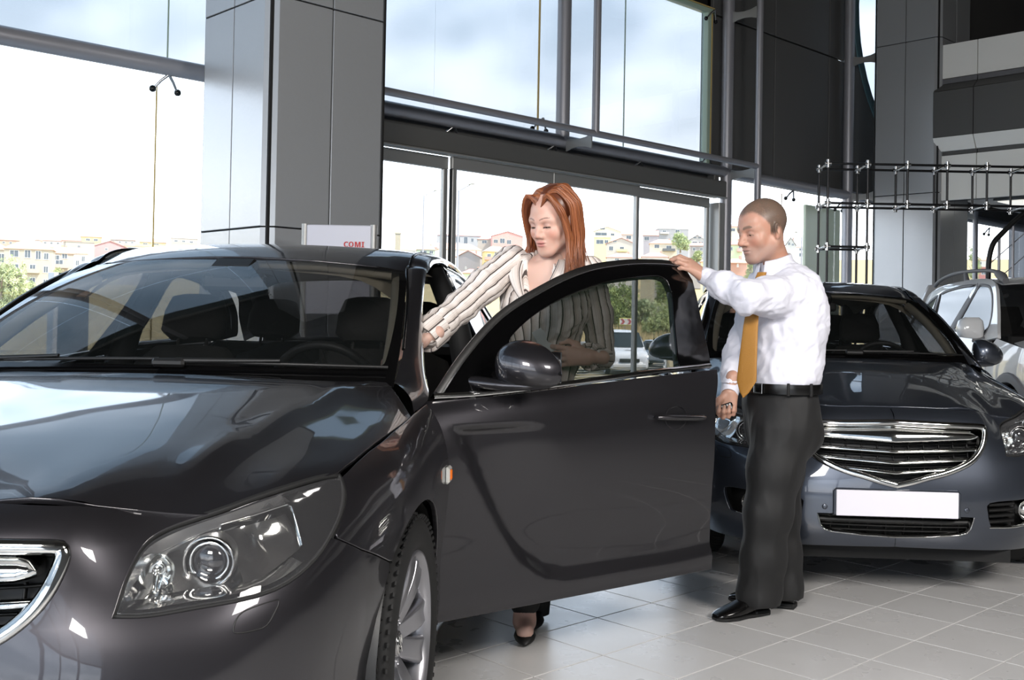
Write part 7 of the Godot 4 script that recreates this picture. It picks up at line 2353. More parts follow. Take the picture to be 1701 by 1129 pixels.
	var uvf := func(p: Vector3) -> Vector2:
		var o: Vector3 = bb.inverse() * (p - axis0)
		return Vector2(atan2(o.x, o.z) / TAU * 25.0 + 0.25 * sin(o.y * 9.0), 0.5)
	var jm := drawn(jf, 0.0075, null, null, Transform3D.IDENTITY, uvf, Vector3(-9, 0.72, -9))
	folds(jm, 0.010, 8.0, 71, Vector3(1.2, 0.55, 1.2))
	folds(jm, 0.003, 20.0, 72)
	fix_seam(jm, 25.0)
	var blouse := put("blouse", jm, cloth, wo)
	sleeve(blouse, [shR + R * 0.012, shR.lerp(elR, 0.5), elR, elR.lerp(wrR, 0.5), wrR.lerp(elR, 0.18)], [0.066, 0.060, 0.053, 0.050, 0.048], U, cloth, 81)
	sleeve(blouse, [shL - R * 0.01, shL.lerp(elL, 0.5), elL], [0.064, 0.058, 0.050], B, cloth, 85)
	sleeve(blouse, [elL, wrL.lerp(elL, 0.3)], [0.050, 0.048], B, cloth, 87)
	# turned-back cuffs
	for q in [[wrR, elR, 0.060, 0.10], [wrL, elL, 0.052, 0.08]]:
		var ax: Vector3 = (q[1] - q[0]).normalized()
		var rows := []
		var x := ax.cross(B).normalized(); var y := x.cross(ax)
		for r in [[0.02, q[2] - 0.012], [0.012, q[2] - 0.002], [0.014, q[2] + 0.003], [q[3] * 0.5, q[2] + 0.002], [q[3], q[2] + 0.004], [q[3] + 0.012, q[2] - 0.006]]:
			var row := PackedVector3Array()
			for k in 41:
				var an := TAU * k / 40
				var w: float = r[1] * (1.0 + 0.05 * sin(3.0 * an + r[0] * 30.0))
				row.push_back(q[0] + ax * (r[0] + 0.010 * sin(an + 1.0)) + (x * cos(an) + y * sin(an) * 0.85) * w)
			rows.push_back(row)
		var cm := MB.new()
		cm.ring_grid(rows, false)
		for k in cm.u.size(): cm.u[k] = Vector2(cm.u[k].x * 10.0, 0.5)
		put("cuff", cm, cloth, blouse)
	# collar flaps beside the open neck
	for s in [-1.0, 1.0]:
		var lp := MB.new()
		var rows := []
		var pts := [[Vector3(s * 0.050, 0.145, -0.035), 0.030], [Vector3(s * 0.066, 0.135, 0.035), 0.040], [Vector3(s * 0.066, 0.085, 0.098), 0.046], [Vector3(s * 0.050, 0.030, 0.128), 0.034], [Vector3(s * 0.022, -0.030, 0.150), 0.012]]
		var c0: Vector3 = P.call(899, 487, 4.125)
		for q in pts:
			var c: Vector3 = c0 + bb * q[0]
			var out := bb * Vector3(s * 0.8, -0.1, 0.15).normalized()
			rows.push_back(PackedVector3Array([c - out * 0.006, c + bb * Vector3(0, 0.004, 0.012), c + out * q[1] * 0.5 + bb * Vector3(0, 0, 0.014), c + out * q[1] + bb * Vector3(0, -0.004, 0.006), c + out * q[1] - bb * Vector3(0, 0.004, 0.004), c - bb * Vector3(0, 0, 0.004), c - out * 0.006]))
		var sp := []
		for j in 7:
			var cc := []
			for r in rows: cc.push_back(r[j])
			sp.push_back(spline(cc, 4))
		var fin := []
		for i in sp[0].size():
			var row := PackedVector3Array()
			for j in 7: row.push_back(sp[j][i])
			fin.push_back(row)
		lp.ring_grid(fin, true)
		for k in lp.u.size(): lp.u[k] = Vector2(lp.u[k].x * 3.0, 0.5)
		put("collar", lp, cloth, blouse)
	# trousers
	var black := mat(Color(0.025, 0.025, 0.027), 0.75)
	var pf := Field.new()
	pf.ell(hips, Vector3(0.172, 0.15, 0.118), 0.06, bb)
	pf.chain([hips - L * 0.085 - U * 0.04, knF, knF.lerp(anF, 0.6), anF + U * 0.015], [0.098, 0.072, 0.066, 0.058], 0.05)
	pf.chain([hips + L * 0.085 - U * 0.04, knB, knB.lerp(anB, 0.6), anB - U * 0.04], [0.098, 0.072, 0.066, 0.060], 0.05)
	put("trousers", drawn(pf, 0.011, null, null, Transform3D.IDENTITY, null, Vector3(-9, 0.02, -9)), black, wo)
	# pumps
	for q in [[anF, toeF], [anB, anB - U * 0.1 + B * 0.17]]:
		var toe: Vector3 = q[1] * Vector3(1, 0, 1); var d: Vector3 = (toe - q[0] * Vector3(1, 0, 1)).normalized()
		var heel: Vector3 = toe - d * 0.225
		var x := U.cross(d).normalized()
		var pm := MB.new()
		var rows := []
		for r in [[0.0, 0.020, 0.055, 0.100], [0.04, 0.027, 0.050, 0.105], [0.18, 0.029, 0.038, 0.090], [0.38, 0.031, 0.020, 0.062], [0.56, 0.036, 0.008, 0.052], [0.70, 0.041, 0.004, 0.050], [0.82, 0.036, 0.004, 0.044], [0.92, 0.024, 0.005, 0.033], [0.98, 0.011, 0.007, 0.022], [1.0, 0.003, 0.010, 0.014]]:
			var c: Vector3 = heel + d * (r[0] * 0.225)
			var row := PackedVector3Array()
			for k in 19:
				var an := TAU * k / 18
				var h: float = (r[2] + r[3]) / 2
				row.push_back(c + x * (signf(cos(an)) * pow(absf(cos(an)), 0.8) * r[1]) + U * (h + sin(an) * (r[3] - h)))
			rows.push_back(row)
		pm.ring_grid(rows, true)
		var o := put("shoe", pm, mat(Color(0.025, 0.022, 0.022), 0.55), wo)
		put("heel", bar(heel + d * 0.018 + U * 0.002, heel + d * 0.012 + U * 0.075, 0.008), M.black, o)
	hair(wo, hx)
	# the sheet in her left hand
	var pp := thing("paper_sheet", "pale folded paper sheet held in the woman's left hand", "paper", Transform3D(Basis(yL.cross(zL), yL, zL) * Basis.from_euler(Vector3(0.1, 0.0, 0.55)), inv.affine_inverse() * wrL + yL * 0.135 + yL.cross(zL) * 0.042 - zL * 0.028))
	put("sheet", boxes([[Vector3(0, 0, 0), Vector3(0.15, 0.105, 0.003)]], 0.0005), mat(Color(0.82, 0.84, 0.84), 0.7), pp)

func hair(parent: Node, hx: Transform3D) -> void:
	var r := RandomNumberGenerator.new()
	r.seed = 77
	var m := MB.new()
	m.use_col = true
	var tone := func(q: float) -> Color: return Color(0.11, 0.030, 0.012).lerp(Color(0.30, 0.100, 0.038), q)
	var f := Field.new()
	f.ell(Vector3(0, 0.056, -0.030), Vector3(0.086, 0.090, 0.100), 0.03)
	f.ell(Vector3(0, -0.02, -0.070), Vector3(0.078, 0.12, 0.045), 0.04)
	f.cut(Vector3(0, 0.0, 0.10), Vector3(0.075, 0.10, 0.075), 0.02)
	drawn(f, 0.006, m, func(_p, _g): return Color(0.10, 0.028, 0.012), hx)
	var inv := hx.basis.inverse() * Vector3.DOWN
	for k in 640:
		var sx := -1.0 if r.randf() < 0.47 else 1.0
		var th := deg_to_rad(r.randf_range(40, 182))
		if k < 130: th = deg_to_rad(r.randf_range(36, 78))
		var layer := r.randf()
		var fr := ss(deg_to_rad(95), deg_to_rad(40), th)
		var z0 := lerpf(-0.075, 0.068, ss(PI, deg_to_rad(35), th)) + r.randf_range(-0.012, 0.012)
		var off := 0.004 + layer * 0.010
		var y0 := 0.048 + 0.094 * sqrt(maxf(0.05, 1.0 - pow((z0 + 0.03) / 0.106, 2.0)))
		var p0 := Vector3(0.006 + sx * 0.004, y0 - 0.004, z0)
		var rx := 0.086 + off; var rz := 0.100 + off
		var e := func(y: float, sc: float) -> Vector3: return Vector3(sx * rx * sc * sin(th), y, rz * sc * cos(th) - 0.014)
		var pts := [p0]
		if fr > 0.25:
			# the fringe sweeps over the forehead to the side of the face
			pts.push_back(Vector3(sx * (0.040 + 0.012 * layer), 0.112 + off * 0.6 - 0.02 * (1.0 - fr), 0.070 * fr + z0 * (1.0 - fr) * 0.6 + off * 0.4))
			pts.push_back(Vector3(sx * (0.071 + off), 0.060, lerpf(0.03, 0.062, fr) + off * 0.2))
			pts.push_back(Vector3(sx * (0.081 + off), 0.005, lerpf(0.02, 0.050, fr)))
			pts.push_back(Vector3(sx * (0.083 + off), -0.055, lerpf(0.012, 0.042, fr)))
		else:
			pts.push_back(p0.lerp(e.call(0.10, 0.86), 0.55) + Vector3(0, 0.018, 0))
			pts.push_back(e.call(0.075, 0.96))
			pts.push_back(e.call(0.015, 1.02))
			pts.push_back(e.call(-0.055, 1.0))
		var length := r.randf_range(0.10, 0.175) * (0.75 if sx < 0.0 and fr > 0.4 else 1.0)
		var last: Vector3 = pts[pts.size() - 1]
		var flip := Vector3(sx * r.randf_range(-0.004, 0.022), 0, r.randf_range(-0.012, 0.018))
		if sx < 0.0: flip.x -= 0.016
		pts.push_back(last + inv * length * 0.5 + flip * 0.3)
		pts.push_back(last + inv * length + flip * 1.2)
		for i in range(1, pts.size()): pts[i] += Vector3(r.randf_range(-0.003, 0.003), r.randf_range(-0.004, 0.004), r.randf_range(-0.003, 0.003))
		var path := spline(pts, 3)
		var w := r.randf_range(0.0035, 0.0075)
		var rad := []
		for i in path.size():
			var q := float(i) / (path.size() - 1)
			rad.push_back(w * (0.5 + 0.5 * ss(0.0, 0.12, q)) * (1.0 - 0.85 * ss(0.62, 1.0, q)))
		for i in path.size(): path[i] = hx * path[i]
		m.cc = tone.call(clampf(0.25 + layer * 0.5 + r.randf_range(-0.25, 0.3), 0.0, 1.0))
		m.tube(path, rad, 6, false, 0.7)
	m.cc = Color.WHITE
	var hm := mat(Color.WHITE, 0.36, 0.0, 0.5)
	hm.vertex_color_use_as_albedo = true
	put("hair", m, hm, parent)

# ---------- outside: forecourt, road, bank, and the town on its hill ----------
const GROUND := -1.15

func land(d: float) -> float:
	return GROUND + 0.00011 * pow(maxf(0.0, d - 60.0), 2.0)

func bearing_basis(px: float) -> Basis:
	# turned to face the showroom from that bearing
	var p := from_px(px, 535, 10.0) - CAM_AT
	p.y = 0
	return facing(-p)

func ground_at(px: float, d: float) -> Vector3:
	var p := from_px(px, 535, d)
	p.y = land(d)
	return p

var house_mats := {}
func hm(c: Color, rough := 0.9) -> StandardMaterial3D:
	if not house_mats.has(c): house_mats[c] = mat(c.lerp(Color(0.86, 0.84, 0.81), 0.3), rough)  # every colour paled towards cream, painting in outdoor haze and glare
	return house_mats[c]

func house(label: String, x0: float, x1: float, ye: float, yb: float, d: float, kind: String, yr: float, wall: Color, roof: Color, wins: Array, turn := 0.0, called := "house") -> void:
	# x0..x1 and the heights are as surveyed at the distance d
	d *= 4.5
	var c := from_px((x0 + x1) / 2, 535, d)
	var w := (x1 - x0) / CAM_F * d
	var hy := func(y: float, x: float) -> float: return from_px(x, y, d).y
	var xm := (x0 + x1) / 2
	var eave: float = hy.call(ye, xm); var base: float = minf(hy.call(yb, xm), land(d)) - 1.0; var ridge: float = hy.call(yr, xm)
	var dp := clampf(w * 0.8, 5.0, 11.0)
	var b := bearing_basis(xm) * Basis(Vector3.UP, turn)
	var back := b.z * (-dp / 2)
	var o := thing(called, label, "house" if called == "house" else "building", Transform3D(b, Vector3(c.x, base, c.z) + back), "houses on the hillside")
	var h := eave - base
	var wm := MB.new()
	wm.box(Vector3(0, h / 2, 0), Vector3(w, h, dp), 0.03)
	put("walls", wm, hm(wall), o)
	var rm := MB.new()
	var rh := maxf(ridge - eave, 0.25)
	var ov := 0.35
	var W := w / 2 + ov; var D := dp / 2 + ov
	if kind == "hip":
		var rl := maxf(W - D * 0.8, 0.3)
		var e := [Vector3(-W, h, D), Vector3(W, h, D), Vector3(W, h, -D), Vector3(-W, h, -D)]
		var t := [Vector3(-rl, h + rh, 0), Vector3(rl, h + rh, 0)]
		rm.quad(e[0], e[1], t[1], t[0]); rm.quad(e[2], e[3], t[0], t[1]); rm.tri(e[1], e[2], t[1], Vector3(1, 1, 0).normalized()); rm.tri(e[3], e[0], t[0], Vector3(-1, 1, 0).normalized())
		rm.box(Vector3(0, h - 0.06, 0), Vector3(2 * W, 0.14, 2 * D))
	elif kind == "gable":
		rm.prism(PackedVector2Array([Vector2(-W, h - 0.05), Vector2(0, h + rh - 0.02), Vector2(W, h - 0.05), Vector2(W, h + 0.12), Vector2(0, h + rh + 0.18), Vector2(-W, h + 0.12)]), 2 * D, Transform3D(Basis.IDENTITY, Vector3(0, 0, -D)))
		var g := MB.new()
		g.prism(PackedVector2Array([Vector2(-w / 2, h - 0.02), Vector2(w / 2, h - 0.02), Vector2(0, h + rh * 0.97)]), dp - 0.1, Transform3D(Basis.IDENTITY, Vector3(0, 0, -dp / 2 + 0.05)))
		put("gable", g, hm(wall), o)
	elif kind == "side":
		rm.prism(PackedVector2Array([Vector2(-D, h - 0.05), Vector2(0, h + rh), Vector2(D, h - 0.05), Vector2(D, h + 0.1), Vector2(0, h + rh + 0.16), Vector2(-D, h + 0.1)]), 2 * W, Transform3D(Basis(Vector3(0, 0, 1), Vector3.UP, Vector3(-1, 0, 0)), Vector3(W, 0, 0)))
		var g2 := MB.new()
		g2.prism(PackedVector2Array([Vector2(-dp / 2, h - 0.02), Vector2(dp / 2, h - 0.02), Vector2(0, h + rh)]), w - 0.1, Transform3D(Basis(Vector3(0, 0, 1), Vector3.UP, Vector3(-1, 0, 0)), Vector3(w / 2 - 0.05, 0, 0)))
		put("gable", g2, hm(wall), o)
	else:
		rm.box(Vector3(0, h + 0.08, 0), Vector3(2 * W - 0.3, 0.22, 2 * D - 0.3), 0.03)
	put("roof", rm, hm(roof), o)
	if kind != "flat" and w > 4.0:
		put("chimney", boxes([[Vector3(w * 0.22, h + rh * 0.8 + 0.2, -dp * 0.1), Vector3(0.6, 1.3, 0.6)]], 0.03), hm(Color(0.62, 0.45, 0.38)), o)
	if wins.is_empty():
		var n := maxi(1, int(w / 3.2)); var rows := maxi(1, int(h / 3.1))
		for i in n:
			for j in mini(rows, 2):
				window(o, -w / 2 + w * (i + 0.5) / n, h - 1.5 - 2.9 * j, 1.2, 1.25, dp / 2)
	else:
		for q in wins:
			var xx: float = ((q[0] + q[1]) / 2 - xm) / CAM_F * d; var y1: float = hy.call(q[2], xm) - base; var y0: float = hy.call(q[3], xm) - base
			if q.size() > 4:
				var bal := MB.new()
				var bw: float = (q[1] - q[0]) / CAM_F * d
				bal.box(Vector3(xx, y0 - 0.1, dp / 2 + 0.55), Vector3(bw, 0.18, 1.1), 0.02); bal.box(Vector3(xx, y0 + 0.45, dp / 2 + 1.06), Vector3(bw, 0.9, 0.08), 0.01)
				for s in [-1.0, 1.0]: bal.box(Vector3(xx + s * (bw / 2 - 0.04), y0 + 0.45, dp / 2 + 0.55), Vector3(0.08, 0.9, 1.0), 0.01)
				put("balcony", bal, hm(q[4]), o)
				window(o, xx, y0 + 1.1, bw * 0.4, 2.0, dp / 2)
			else:
				window(o, xx, (y0 + y1) / 2, (q[1] - q[0]) / CAM_F * d, y1 - y0, dp / 2)

func window(o: Node, x: float, y: float, w: float, h: float, z: float) -> void:
	var f := MB.new()
	var t := 0.10
	f.box(Vector3(x, y + h / 2, z + 0.03), Vector3(w + t, t, 0.10)); f.box(Vector3(x, y - h / 2, z + 0.04), Vector3(w + t * 2, t, 0.14))
	for s in [-1.0, 0.0, 1.0]: f.box(Vector3(x + s * w / 2, y, z + 0.03), Vector3(t if s != 0.0 else t * 0.6, h, 0.10))
	var wn := put("window", f, hm(Color(0.88, 0.88, 0.86)), o)
	put("pane", boxes([[Vector3(x, y, z + 0.012), Vector3(w, h, 0.02)]]), pane_m, wn)

var pane_m: StandardMaterial3D
var leaf_mesh: ArrayMesh

func tree(called: String, label: String, category: String, px: float, d: float, base_y: float, w: float, h: float, c: Color, sd: int, bushy := false) -> void:
	var p := from_px(px, base_y, d); w *= d / CAM_F; h *= d / CAM_F
	var o := thing(called, label, category, Transform3D(Basis.IDENTITY, p), "trees and shrubs outside")
	var r := RandomNumberGenerator.new(); r.seed = sd
	var tr := MB.new()
	tr.tube([Vector3.ZERO, Vector3(0.1, h * 0.3, 0), Vector3(-0.05, h * 0.6, 0.1), Vector3(0, h * 0.85, 0)], [0.16 * w / 4, 0.12 * w / 4, 0.08 * w / 4, 0.02], 8)
	for k in 6:
		var an := TAU * k / 6 + r.randf()
		var y := h * r.randf_range(0.25, 0.6)
		tr.tube([Vector3(0, y, 0), Vector3(cos(an) * w * 0.2, y + h * 0.12, sin(an) * w * 0.2), Vector3(cos(an) * w * 0.36, y + h * 0.2, sin(an) * w * 0.36)], [0.07 * w / 4, 0.05 * w / 4, 0.015], 6)
	put("trunk", tr, hm(Color(0.36, 0.29, 0.22)), o)
	# crown: leaf sprays gathered in lobes
	var lobes := []
	for k in 14:
		var an := r.randf() * TAU; var q := sqrt(r.randf())
		var yy := r.randf_range(0.12 if bushy else 0.30, 0.88)
		var rad := sin(PI * clampf(yy * 0.95 + 0.04, 0.05, 0.97)) * 0.34 * q
		lobes.push_back([Vector3(cos(an) * rad * w, yy * h, sin(an) * rad * w), r.randf_range(0.16, 0.26) * w])
	var n := 1500
	var mm := MultiMesh.new()
	mm.transform_format = MultiMesh.TRANSFORM_3D; mm.use_colors = true; mm.mesh = leaf_mesh; mm.instance_count = n
	for k in n:
		var l: Array = lobes[r.randi() % lobes.size()]
		var dir := Vector3(r.randfn(), r.randfn(), r.randfn()).normalized()
		var at: Vector3 = l[0] + dir * l[1] * pow(r.randf(), 0.35) * Vector3(1, minf(1.0, h / w), 1)
		at.y = maxf(at.y, 0.05)
		var b := Basis.from_euler(Vector3(r.randf() * TAU, r.randf() * TAU, r.randf() * TAU)).scaled(Vector3.ONE * w * r.randf_range(0.035, 0.06))
		mm.set_instance_transform(k, Transform3D(b, at))
		var g := c * r.randf_range(0.75, 1.25); g.a = 1
		mm.set_instance_color(k, g)
	var mi := MultiMeshInstance3D.new()
	mi.name = "foliage"; mi.multimesh = mm; mi.material_override = M.leaf; mi.set_meta("kind", "stuff")
	o.add_child(mi, true)

func street_lamp(label: String, px: float, d: float, top: float, arm: float) -> void:
	var p := ground_at(px, d)
	var o := thing("street_lamp", label, "street lamp", Transform3D(bearing_basis(px), p), "street lamps outside")
	var H := from_px(px, top, d).y - p.y
	put("pole", bar(Vector3(0, 0, 0), Vector3(0, H - 0.4, 0), 0.07), M.steel, o)
	put("arm", bar(Vector3(0, H - 0.45, 0), Vector3(arm * 0.85, H, 0), 0.035), M.steel, o)
	var hd := MB.new()
	loft(hd, [[Vector3(arm * 0.8, H, 0), 0.05, 0.05], [Vector3(arm * 0.95, H + 0.06, 0), 0.22, 0.09], [Vector3(arm * 1.2, H + 0.10, 0), 0.2, 0.10], [Vector3(arm * 1.35, H + 0.12, 0), 0.06, 0.05]], Vector3(1, 0.1, 0.001).normalized())
	put("head", hd, hm(Color(0.45, 0.46, 0.42)), o)

func build_outside() -> void:
	pane_m = mat(Color(0.30, 0.34, 0.38), 0.12)
	M.leaf = mat(Color(1, 1, 1), 0.7)
	M.leaf.vertex_color_use_as_albedo = true
	M.leaf.backlight_enabled = true; M.leaf.backlight = Color(0.25, 0.28, 0.12)
	var lf := MB.new()
	for k in 7:
		# a spray of small pointed leaves
		var an := TAU * k / 7.0
		var d := Vector3(cos(an), 0.4 * sin(k * 2.1), sin(an)).normalized()
		var x := d.cross(Vector3.UP).normalized()
		var a := d * 0.15; var t := d * 1.0 + Vector3(0, -0.1, 0)
		var n := x.cross(d).normalized()
		lf.quad(a, d * 0.55 + x * 0.24, t, d * 0.55 - x * 0.24, n)
	leaf_mesh = lf.mesh()
	# forecourt and road: flat, then the land rises
	var rows := []
	for d in [9.0, 14.0, 20.0, 27.0, 60.0, 100.0, 150.0, 220.0, 300.0, 400.0, 520.0, 640.0, 720.0]:
		var row := PackedVector3Array()
		for k in 25:
			var an := lerpf(-1.5, 1.3, k / 24.0) + 0.79
			var s := maxf(d, 1.0)
			row.push_back(Vector3(CAM_AT.x + sin(an) * s * 1.05, land(d) - (0.02 if d < 12 else 0.0), CAM_AT.z - cos(an) * s * 1.05))
		rows.push_back(row)
	var hill := MB.new()
	hill.grid(rows.slice(3), 1.0)
	for k in hill.n.size():
		if hill.n[k].y < 0: hill.n[k] = -hill.n[k]
	renorm_up(hill)
	structure("hillside", hill, M.dirt)
	var fc := MB.new()
	fc.box(Vector3(14, GROUND - 0.25, -56.0), Vector3(260, 0.5, 100)); fc.box(Vector3(-33, GROUND - 0.25, 4), Vector3(50, 0.5, 60))
	structure("road", fc, M.road)
	# verge with dry grass behind the road, a guard rail, shrubs and trees
	var gr := thing("guard_rail", "grey steel guard rail along the road behind the van", "guard rail", Transform3D(bearing_basis(1085), ground_at(1085, 74)))
	var gm := MB.new()
	for y in [0.70, 0.82]: gm.tube([Vector3(-16, y, 0), Vector3(16, y, 0)], 0.075, 8)
	gm.box(Vector3(0, 0.76, -0.03), Vector3(32, 0.22, 0.03))
	put("beam", gm, M.steel, gr)
	for k in 17: put("post", boxes([[Vector3(-16 + 2 * k, 0.4, -0.09), Vector3(0.10, 0.85, 0.07)]], 0.005), M.steel, gr)
	var bank := MB.new()
	rows = []
	for q in [[76.0, 0.3], [82.0, 0.9], [90.0, 1.6], [105.0, 2.4], [125.0, 3.0]]:
		var row := PackedVector3Array()
		for k in 41:
			var px := 560.0 + 30.0 * k
			var p := from_px(px, 535, q[0]); p.y = GROUND + q[1] + 0.15 * sin(k * 1.7 + q[0])
			row.push_back(p)
		rows.push_back(row)
	bank.grid(rows, 1.0)
	for k in bank.n.size():
		if bank.n[k].y < 0: bank.n[k] = -bank.n[k]
	renorm_up(bank)
	structure("bank_ground", bank, M.dirt)
	# grass blades on the bank
	var bl := MB.new()
	for k in 5:
		var an := TAU * k / 5.0
		var x := Vector3(cos(an), 0, sin(an))
		bl.tri(x * 0.08 - x.cross(Vector3.UP) * 0.03, x * 0.08 + x.cross(Vector3.UP) * 0.03, x * 0.3 + Vector3(0, 0.8, 0), x)
	var r := RandomNumberGenerator.new(); r.seed = 5
	var gg := MultiMesh.new()
	gg.transform_format = MultiMesh.TRANSFORM_3D; gg.mesh = bl.mesh(); gg.instance_count = 2600
	for k in 2600:
		var d := r.randf_range(77.0, 96.0)
		var p := from_px(r.randf_range(900, 1260), 535, d); p.y = GROUND + lerpf(0.3, 1.9, clampf((d - 76.0) / 20.0, 0, 1))
		gg.set_instance_transform(k, Transform3D(Basis(Vector3.UP, r.randf() * TAU).scaled(Vector3.ONE * r.randf_range(0.7, 1.4)), p))
	var gi := MultiMeshInstance3D.new()
	gi.name = "dry_grass"; gi.multimesh = gg; gi.material_override = hm(Color(0.72, 0.62, 0.38)); gi.set_meta("kind", "stuff")
	tag(gi, "dry yellow grass along the roadside bank", "grass")
	add_child(gi)
	var green := Color(0.22, 0.27, 0.08); var olive := Color(0.34, 0.38, 0.16); var pale := Color(0.46, 0.50, 0.26)
	tree("tree", "dense dark green tree seen through the car's open door window", "tree", 1010, 90, 562, 105, 104, green, 1, true)
	tree("tree", "dark tree at the edge of the woman's left sleeve", "tree", 960, 95, 560, 80, 72, green * 0.9, 2, true)
	tree("shrub", "broad light green shrub right of the chevron sign", "shrub", 1098, 84, 576, 78, 74, olive, 3, true)
	tree("shrub", "grey green shrub behind the door mullion", "shrub", 1066, 92, 566, 60, 70, Color(0.36, 0.40, 0.22), 4, true)
	tree("tree", "small tree beside the beige house behind the shrubs", "tree", 1102, 130, 505, 42, 42, green, 5, true)
	tree("tree", "big pale green tree at the left edge of the picture", "tree", 0, 60, 560, 100, 132, pale, 6, true)
	tree("shrub", "grey green bush right of the big left tree", "shrub", 50, 90, 520, 36, 54, Color(0.33, 0.37, 0.22), 7, true)
	tree("shrub", "green bush before the balcony house at the left", "shrub", 92, 150, 490, 34, 46, olive, 8, true)
	tree("tree", "round tree among the roofs left of the man's hand", "tree", 1130, 440, 420, 36, 32, Color(0.36, 0.42, 0.20), 9)
	tree("shrub", "small bush right of the man's hand", "shrub", 1158, 330, 435, 24, 18, olive, 10, true)
	tree("tree", "dark green tree behind the man's collar", "tree", 1247, 200, 475, 26, 48, green, 11, true)
	tree("tree", "tree behind the legs of the pipe frame", "tree", 1374, 160, 480, 44, 46, olive, 12, true)
	tree("tree", "narrow tree right of the far panelled column", "tree", 1616, 120, 470, 28, 66, Color(0.30, 0.36, 0.18), 13, true)
	# --- the town
	var tile := Color(0.74, 0.52, 0.42); var red := Color(0.68, 0.40, 0.36); var cream := Color(0.82, 0.76, 0.66)
	var beige := Color(0.60, 0.56, 0.48); var conc := Color(0.55, 0.52, 0.49); var pink := Color(0.62, 0.40, 0.41); var yel := Color(0.80, 0.68, 0.38); var grey := Color(0.50, 0.48, 0.49); var whit := Color(0.80, 0.79, 0.77); var gre := Color(0.70, 0.76, 0.58)
	house("three-storey beige block of flats under an orange hip roof at the far left", 8, 80, 413, 492, 62, "hip", 398, beige, tile, [[17, 30, 416, 427], [39, 48, 415, 428], [55, 63, 416, 430], [68, 75, 419, 430], [18, 30, 439, 449], [40, 62, 440, 452, beige], [68, 75, 441, 452], [40, 62, 462, 474, beige], [68, 75, 463, 474]], -0.1, "apartment_block")
	house("left end of a beige house cut by the frame's edge", -50, 8, 413, 492, 66, "hip", 399, beige, tile, [[-30, -18, 418, 430], [-10, 4, 420, 436]])
	house("grey house with stacked balconies right of the beige block of flats", 80, 118, 420, 470, 66, "hip", 409, Color(0.66, 0.58, 0.50), tile, [[86, 96, 424, 432], [82, 110, 432, 444, conc], [100, 108, 421, 429]], 0.1)
	house("pale house with a lime green panel behind the car's roof", 112, 142, 421, 468, 70, "side", 411, whit, tile, [[124, 129, 432, 441], [133, 138, 425, 434], [132, 137, 438, 446]], 0.15)
	house("bare concrete block behind the balcony house", 108, 152, 402, 445, 95, "flat", 399, conc, conc, [[126, 130, 407, 414]], 0.1)
	house("dusty pink gabled building left of the lamp seam", 153, 206, 410, 445, 100, "gable", 400, pink, red, [[172, 176, 412, 416], [172, 176, 424, 428], [192, 200, 418, 424]], 0.2)
	house("long orange roof on the ridge at the far left", 0, 52, 399, 412, 130, "hip", 391, Color(0.60, 0.45, 0.38), tile, [])
	house("grey house with a red roof on the left ridge", 58, 96, 399, 420, 140, "hip", 391, Color(0.68, 0.66, 0.66), red, [])
	house("pinkish house below the ridge's highest roof", 94, 130, 399, 418, 145, "hip", 393, Color(0.70, 0.58, 0.54), red, [])
	house("yellow house with the highest roof of the left ridge", 132, 164, 393, 412, 150, "hip", 386, yel, red, [[140, 146, 396, 400], [152, 158, 396, 400]])
	house("low red roof in front of the pink building", 196, 238, 421, 440, 85, "hip", 413, conc, tile, [])
	house("grey house with a pitched roof right of the ridge", 182, 220, 398, 415, 150, "hip", 391, grey, tile, [])
	house("cream house with dark window bands right of the pink building", 205, 246, 409, 430, 120, "flat", 405, Color(0.75, 0.66, 0.52), tile, [[208, 240, 411, 415]])
	house("yellowish house with a red hip roof left of the column", 230, 271, 402, 420, 160, "hip", 395, yel, tile, [[236, 243, 404, 408], [252, 260, 404, 408]])
	house("rough concrete block against the sky beside the column", 282, 324, 396, 420, 140, "flat", 394, conc, conc, [[288, 293, 399, 402], [300, 305, 399, 402], [312, 317, 400, 403]])
	house("long grey block with pink eaves left of the door mullion", 724, 798, 391, 425, 190, "hip", 388, Color(0.55, 0.55, 0.56), red, [[730, 735, 395, 399], [755, 762, 393, 402], [768, 774, 393, 404], [780, 784, 395, 401], [790, 794, 395, 401]], 0.05, "apartment_block")
	house("pink house with a wooden gable left of the woman's head", 815, 866, 392, 420, 150, "gable", 384, Color(0.76, 0.48, 0.46), Color(0.64, 0.40, 0.36), [[818, 825, 398, 404], [828, 836, 396, 404], [840, 847, 398, 405]], 0.1)
	house("grey house with a red roof beside the pink gabled one", 791, 815, 397, 420, 152, "hip", 391, conc, red, [[798, 806, 399, 404]])
	house("dark grey windowless gabled house above the woman's sleeve", 755, 796, 427, 462, 90, "gable", 416, Color(0.42, 0.40, 0.42), red, [[771, 773, 443, 447]], -0.25)
	house("yellow house with a balcony above the woman's sleeve", 803, 842, 417, 450, 88, "hip", 408, yel, cream, [[820, 827, 419, 425], [803, 818, 424, 431, Color(0.72, 0.45, 0.40)], [806, 812, 434, 440]], 0.15)
	house("white house with an orange roof behind the dark grey one", 726, 798, 414, 440, 115, "hip", 403, whit, tile, [[775, 780, 416, 421]], 0.2)
	house("small low house with a pale roof left of the mullion", 664, 692, 415, 440, 120, "hip", 407, whit, cream, [])
	house("greenish house with an orange roof left of the mullion", 690, 722, 414, 440, 118, "hip", 406, Color(0.52, 0.60, 0.50), tile, [[696, 707, 416, 420], [711, 717, 416, 421]])
	house("low red roof behind the greenish house", 706, 738, 411, 425, 140, "hip", 402, conc, red, [])
	house("low light green house with a red roof over the woman's forearm", 766, 804, 453, 478, 62, "hip", 446, gre, red, [[775, 781, 459, 467], [788, 793, 460, 468]])
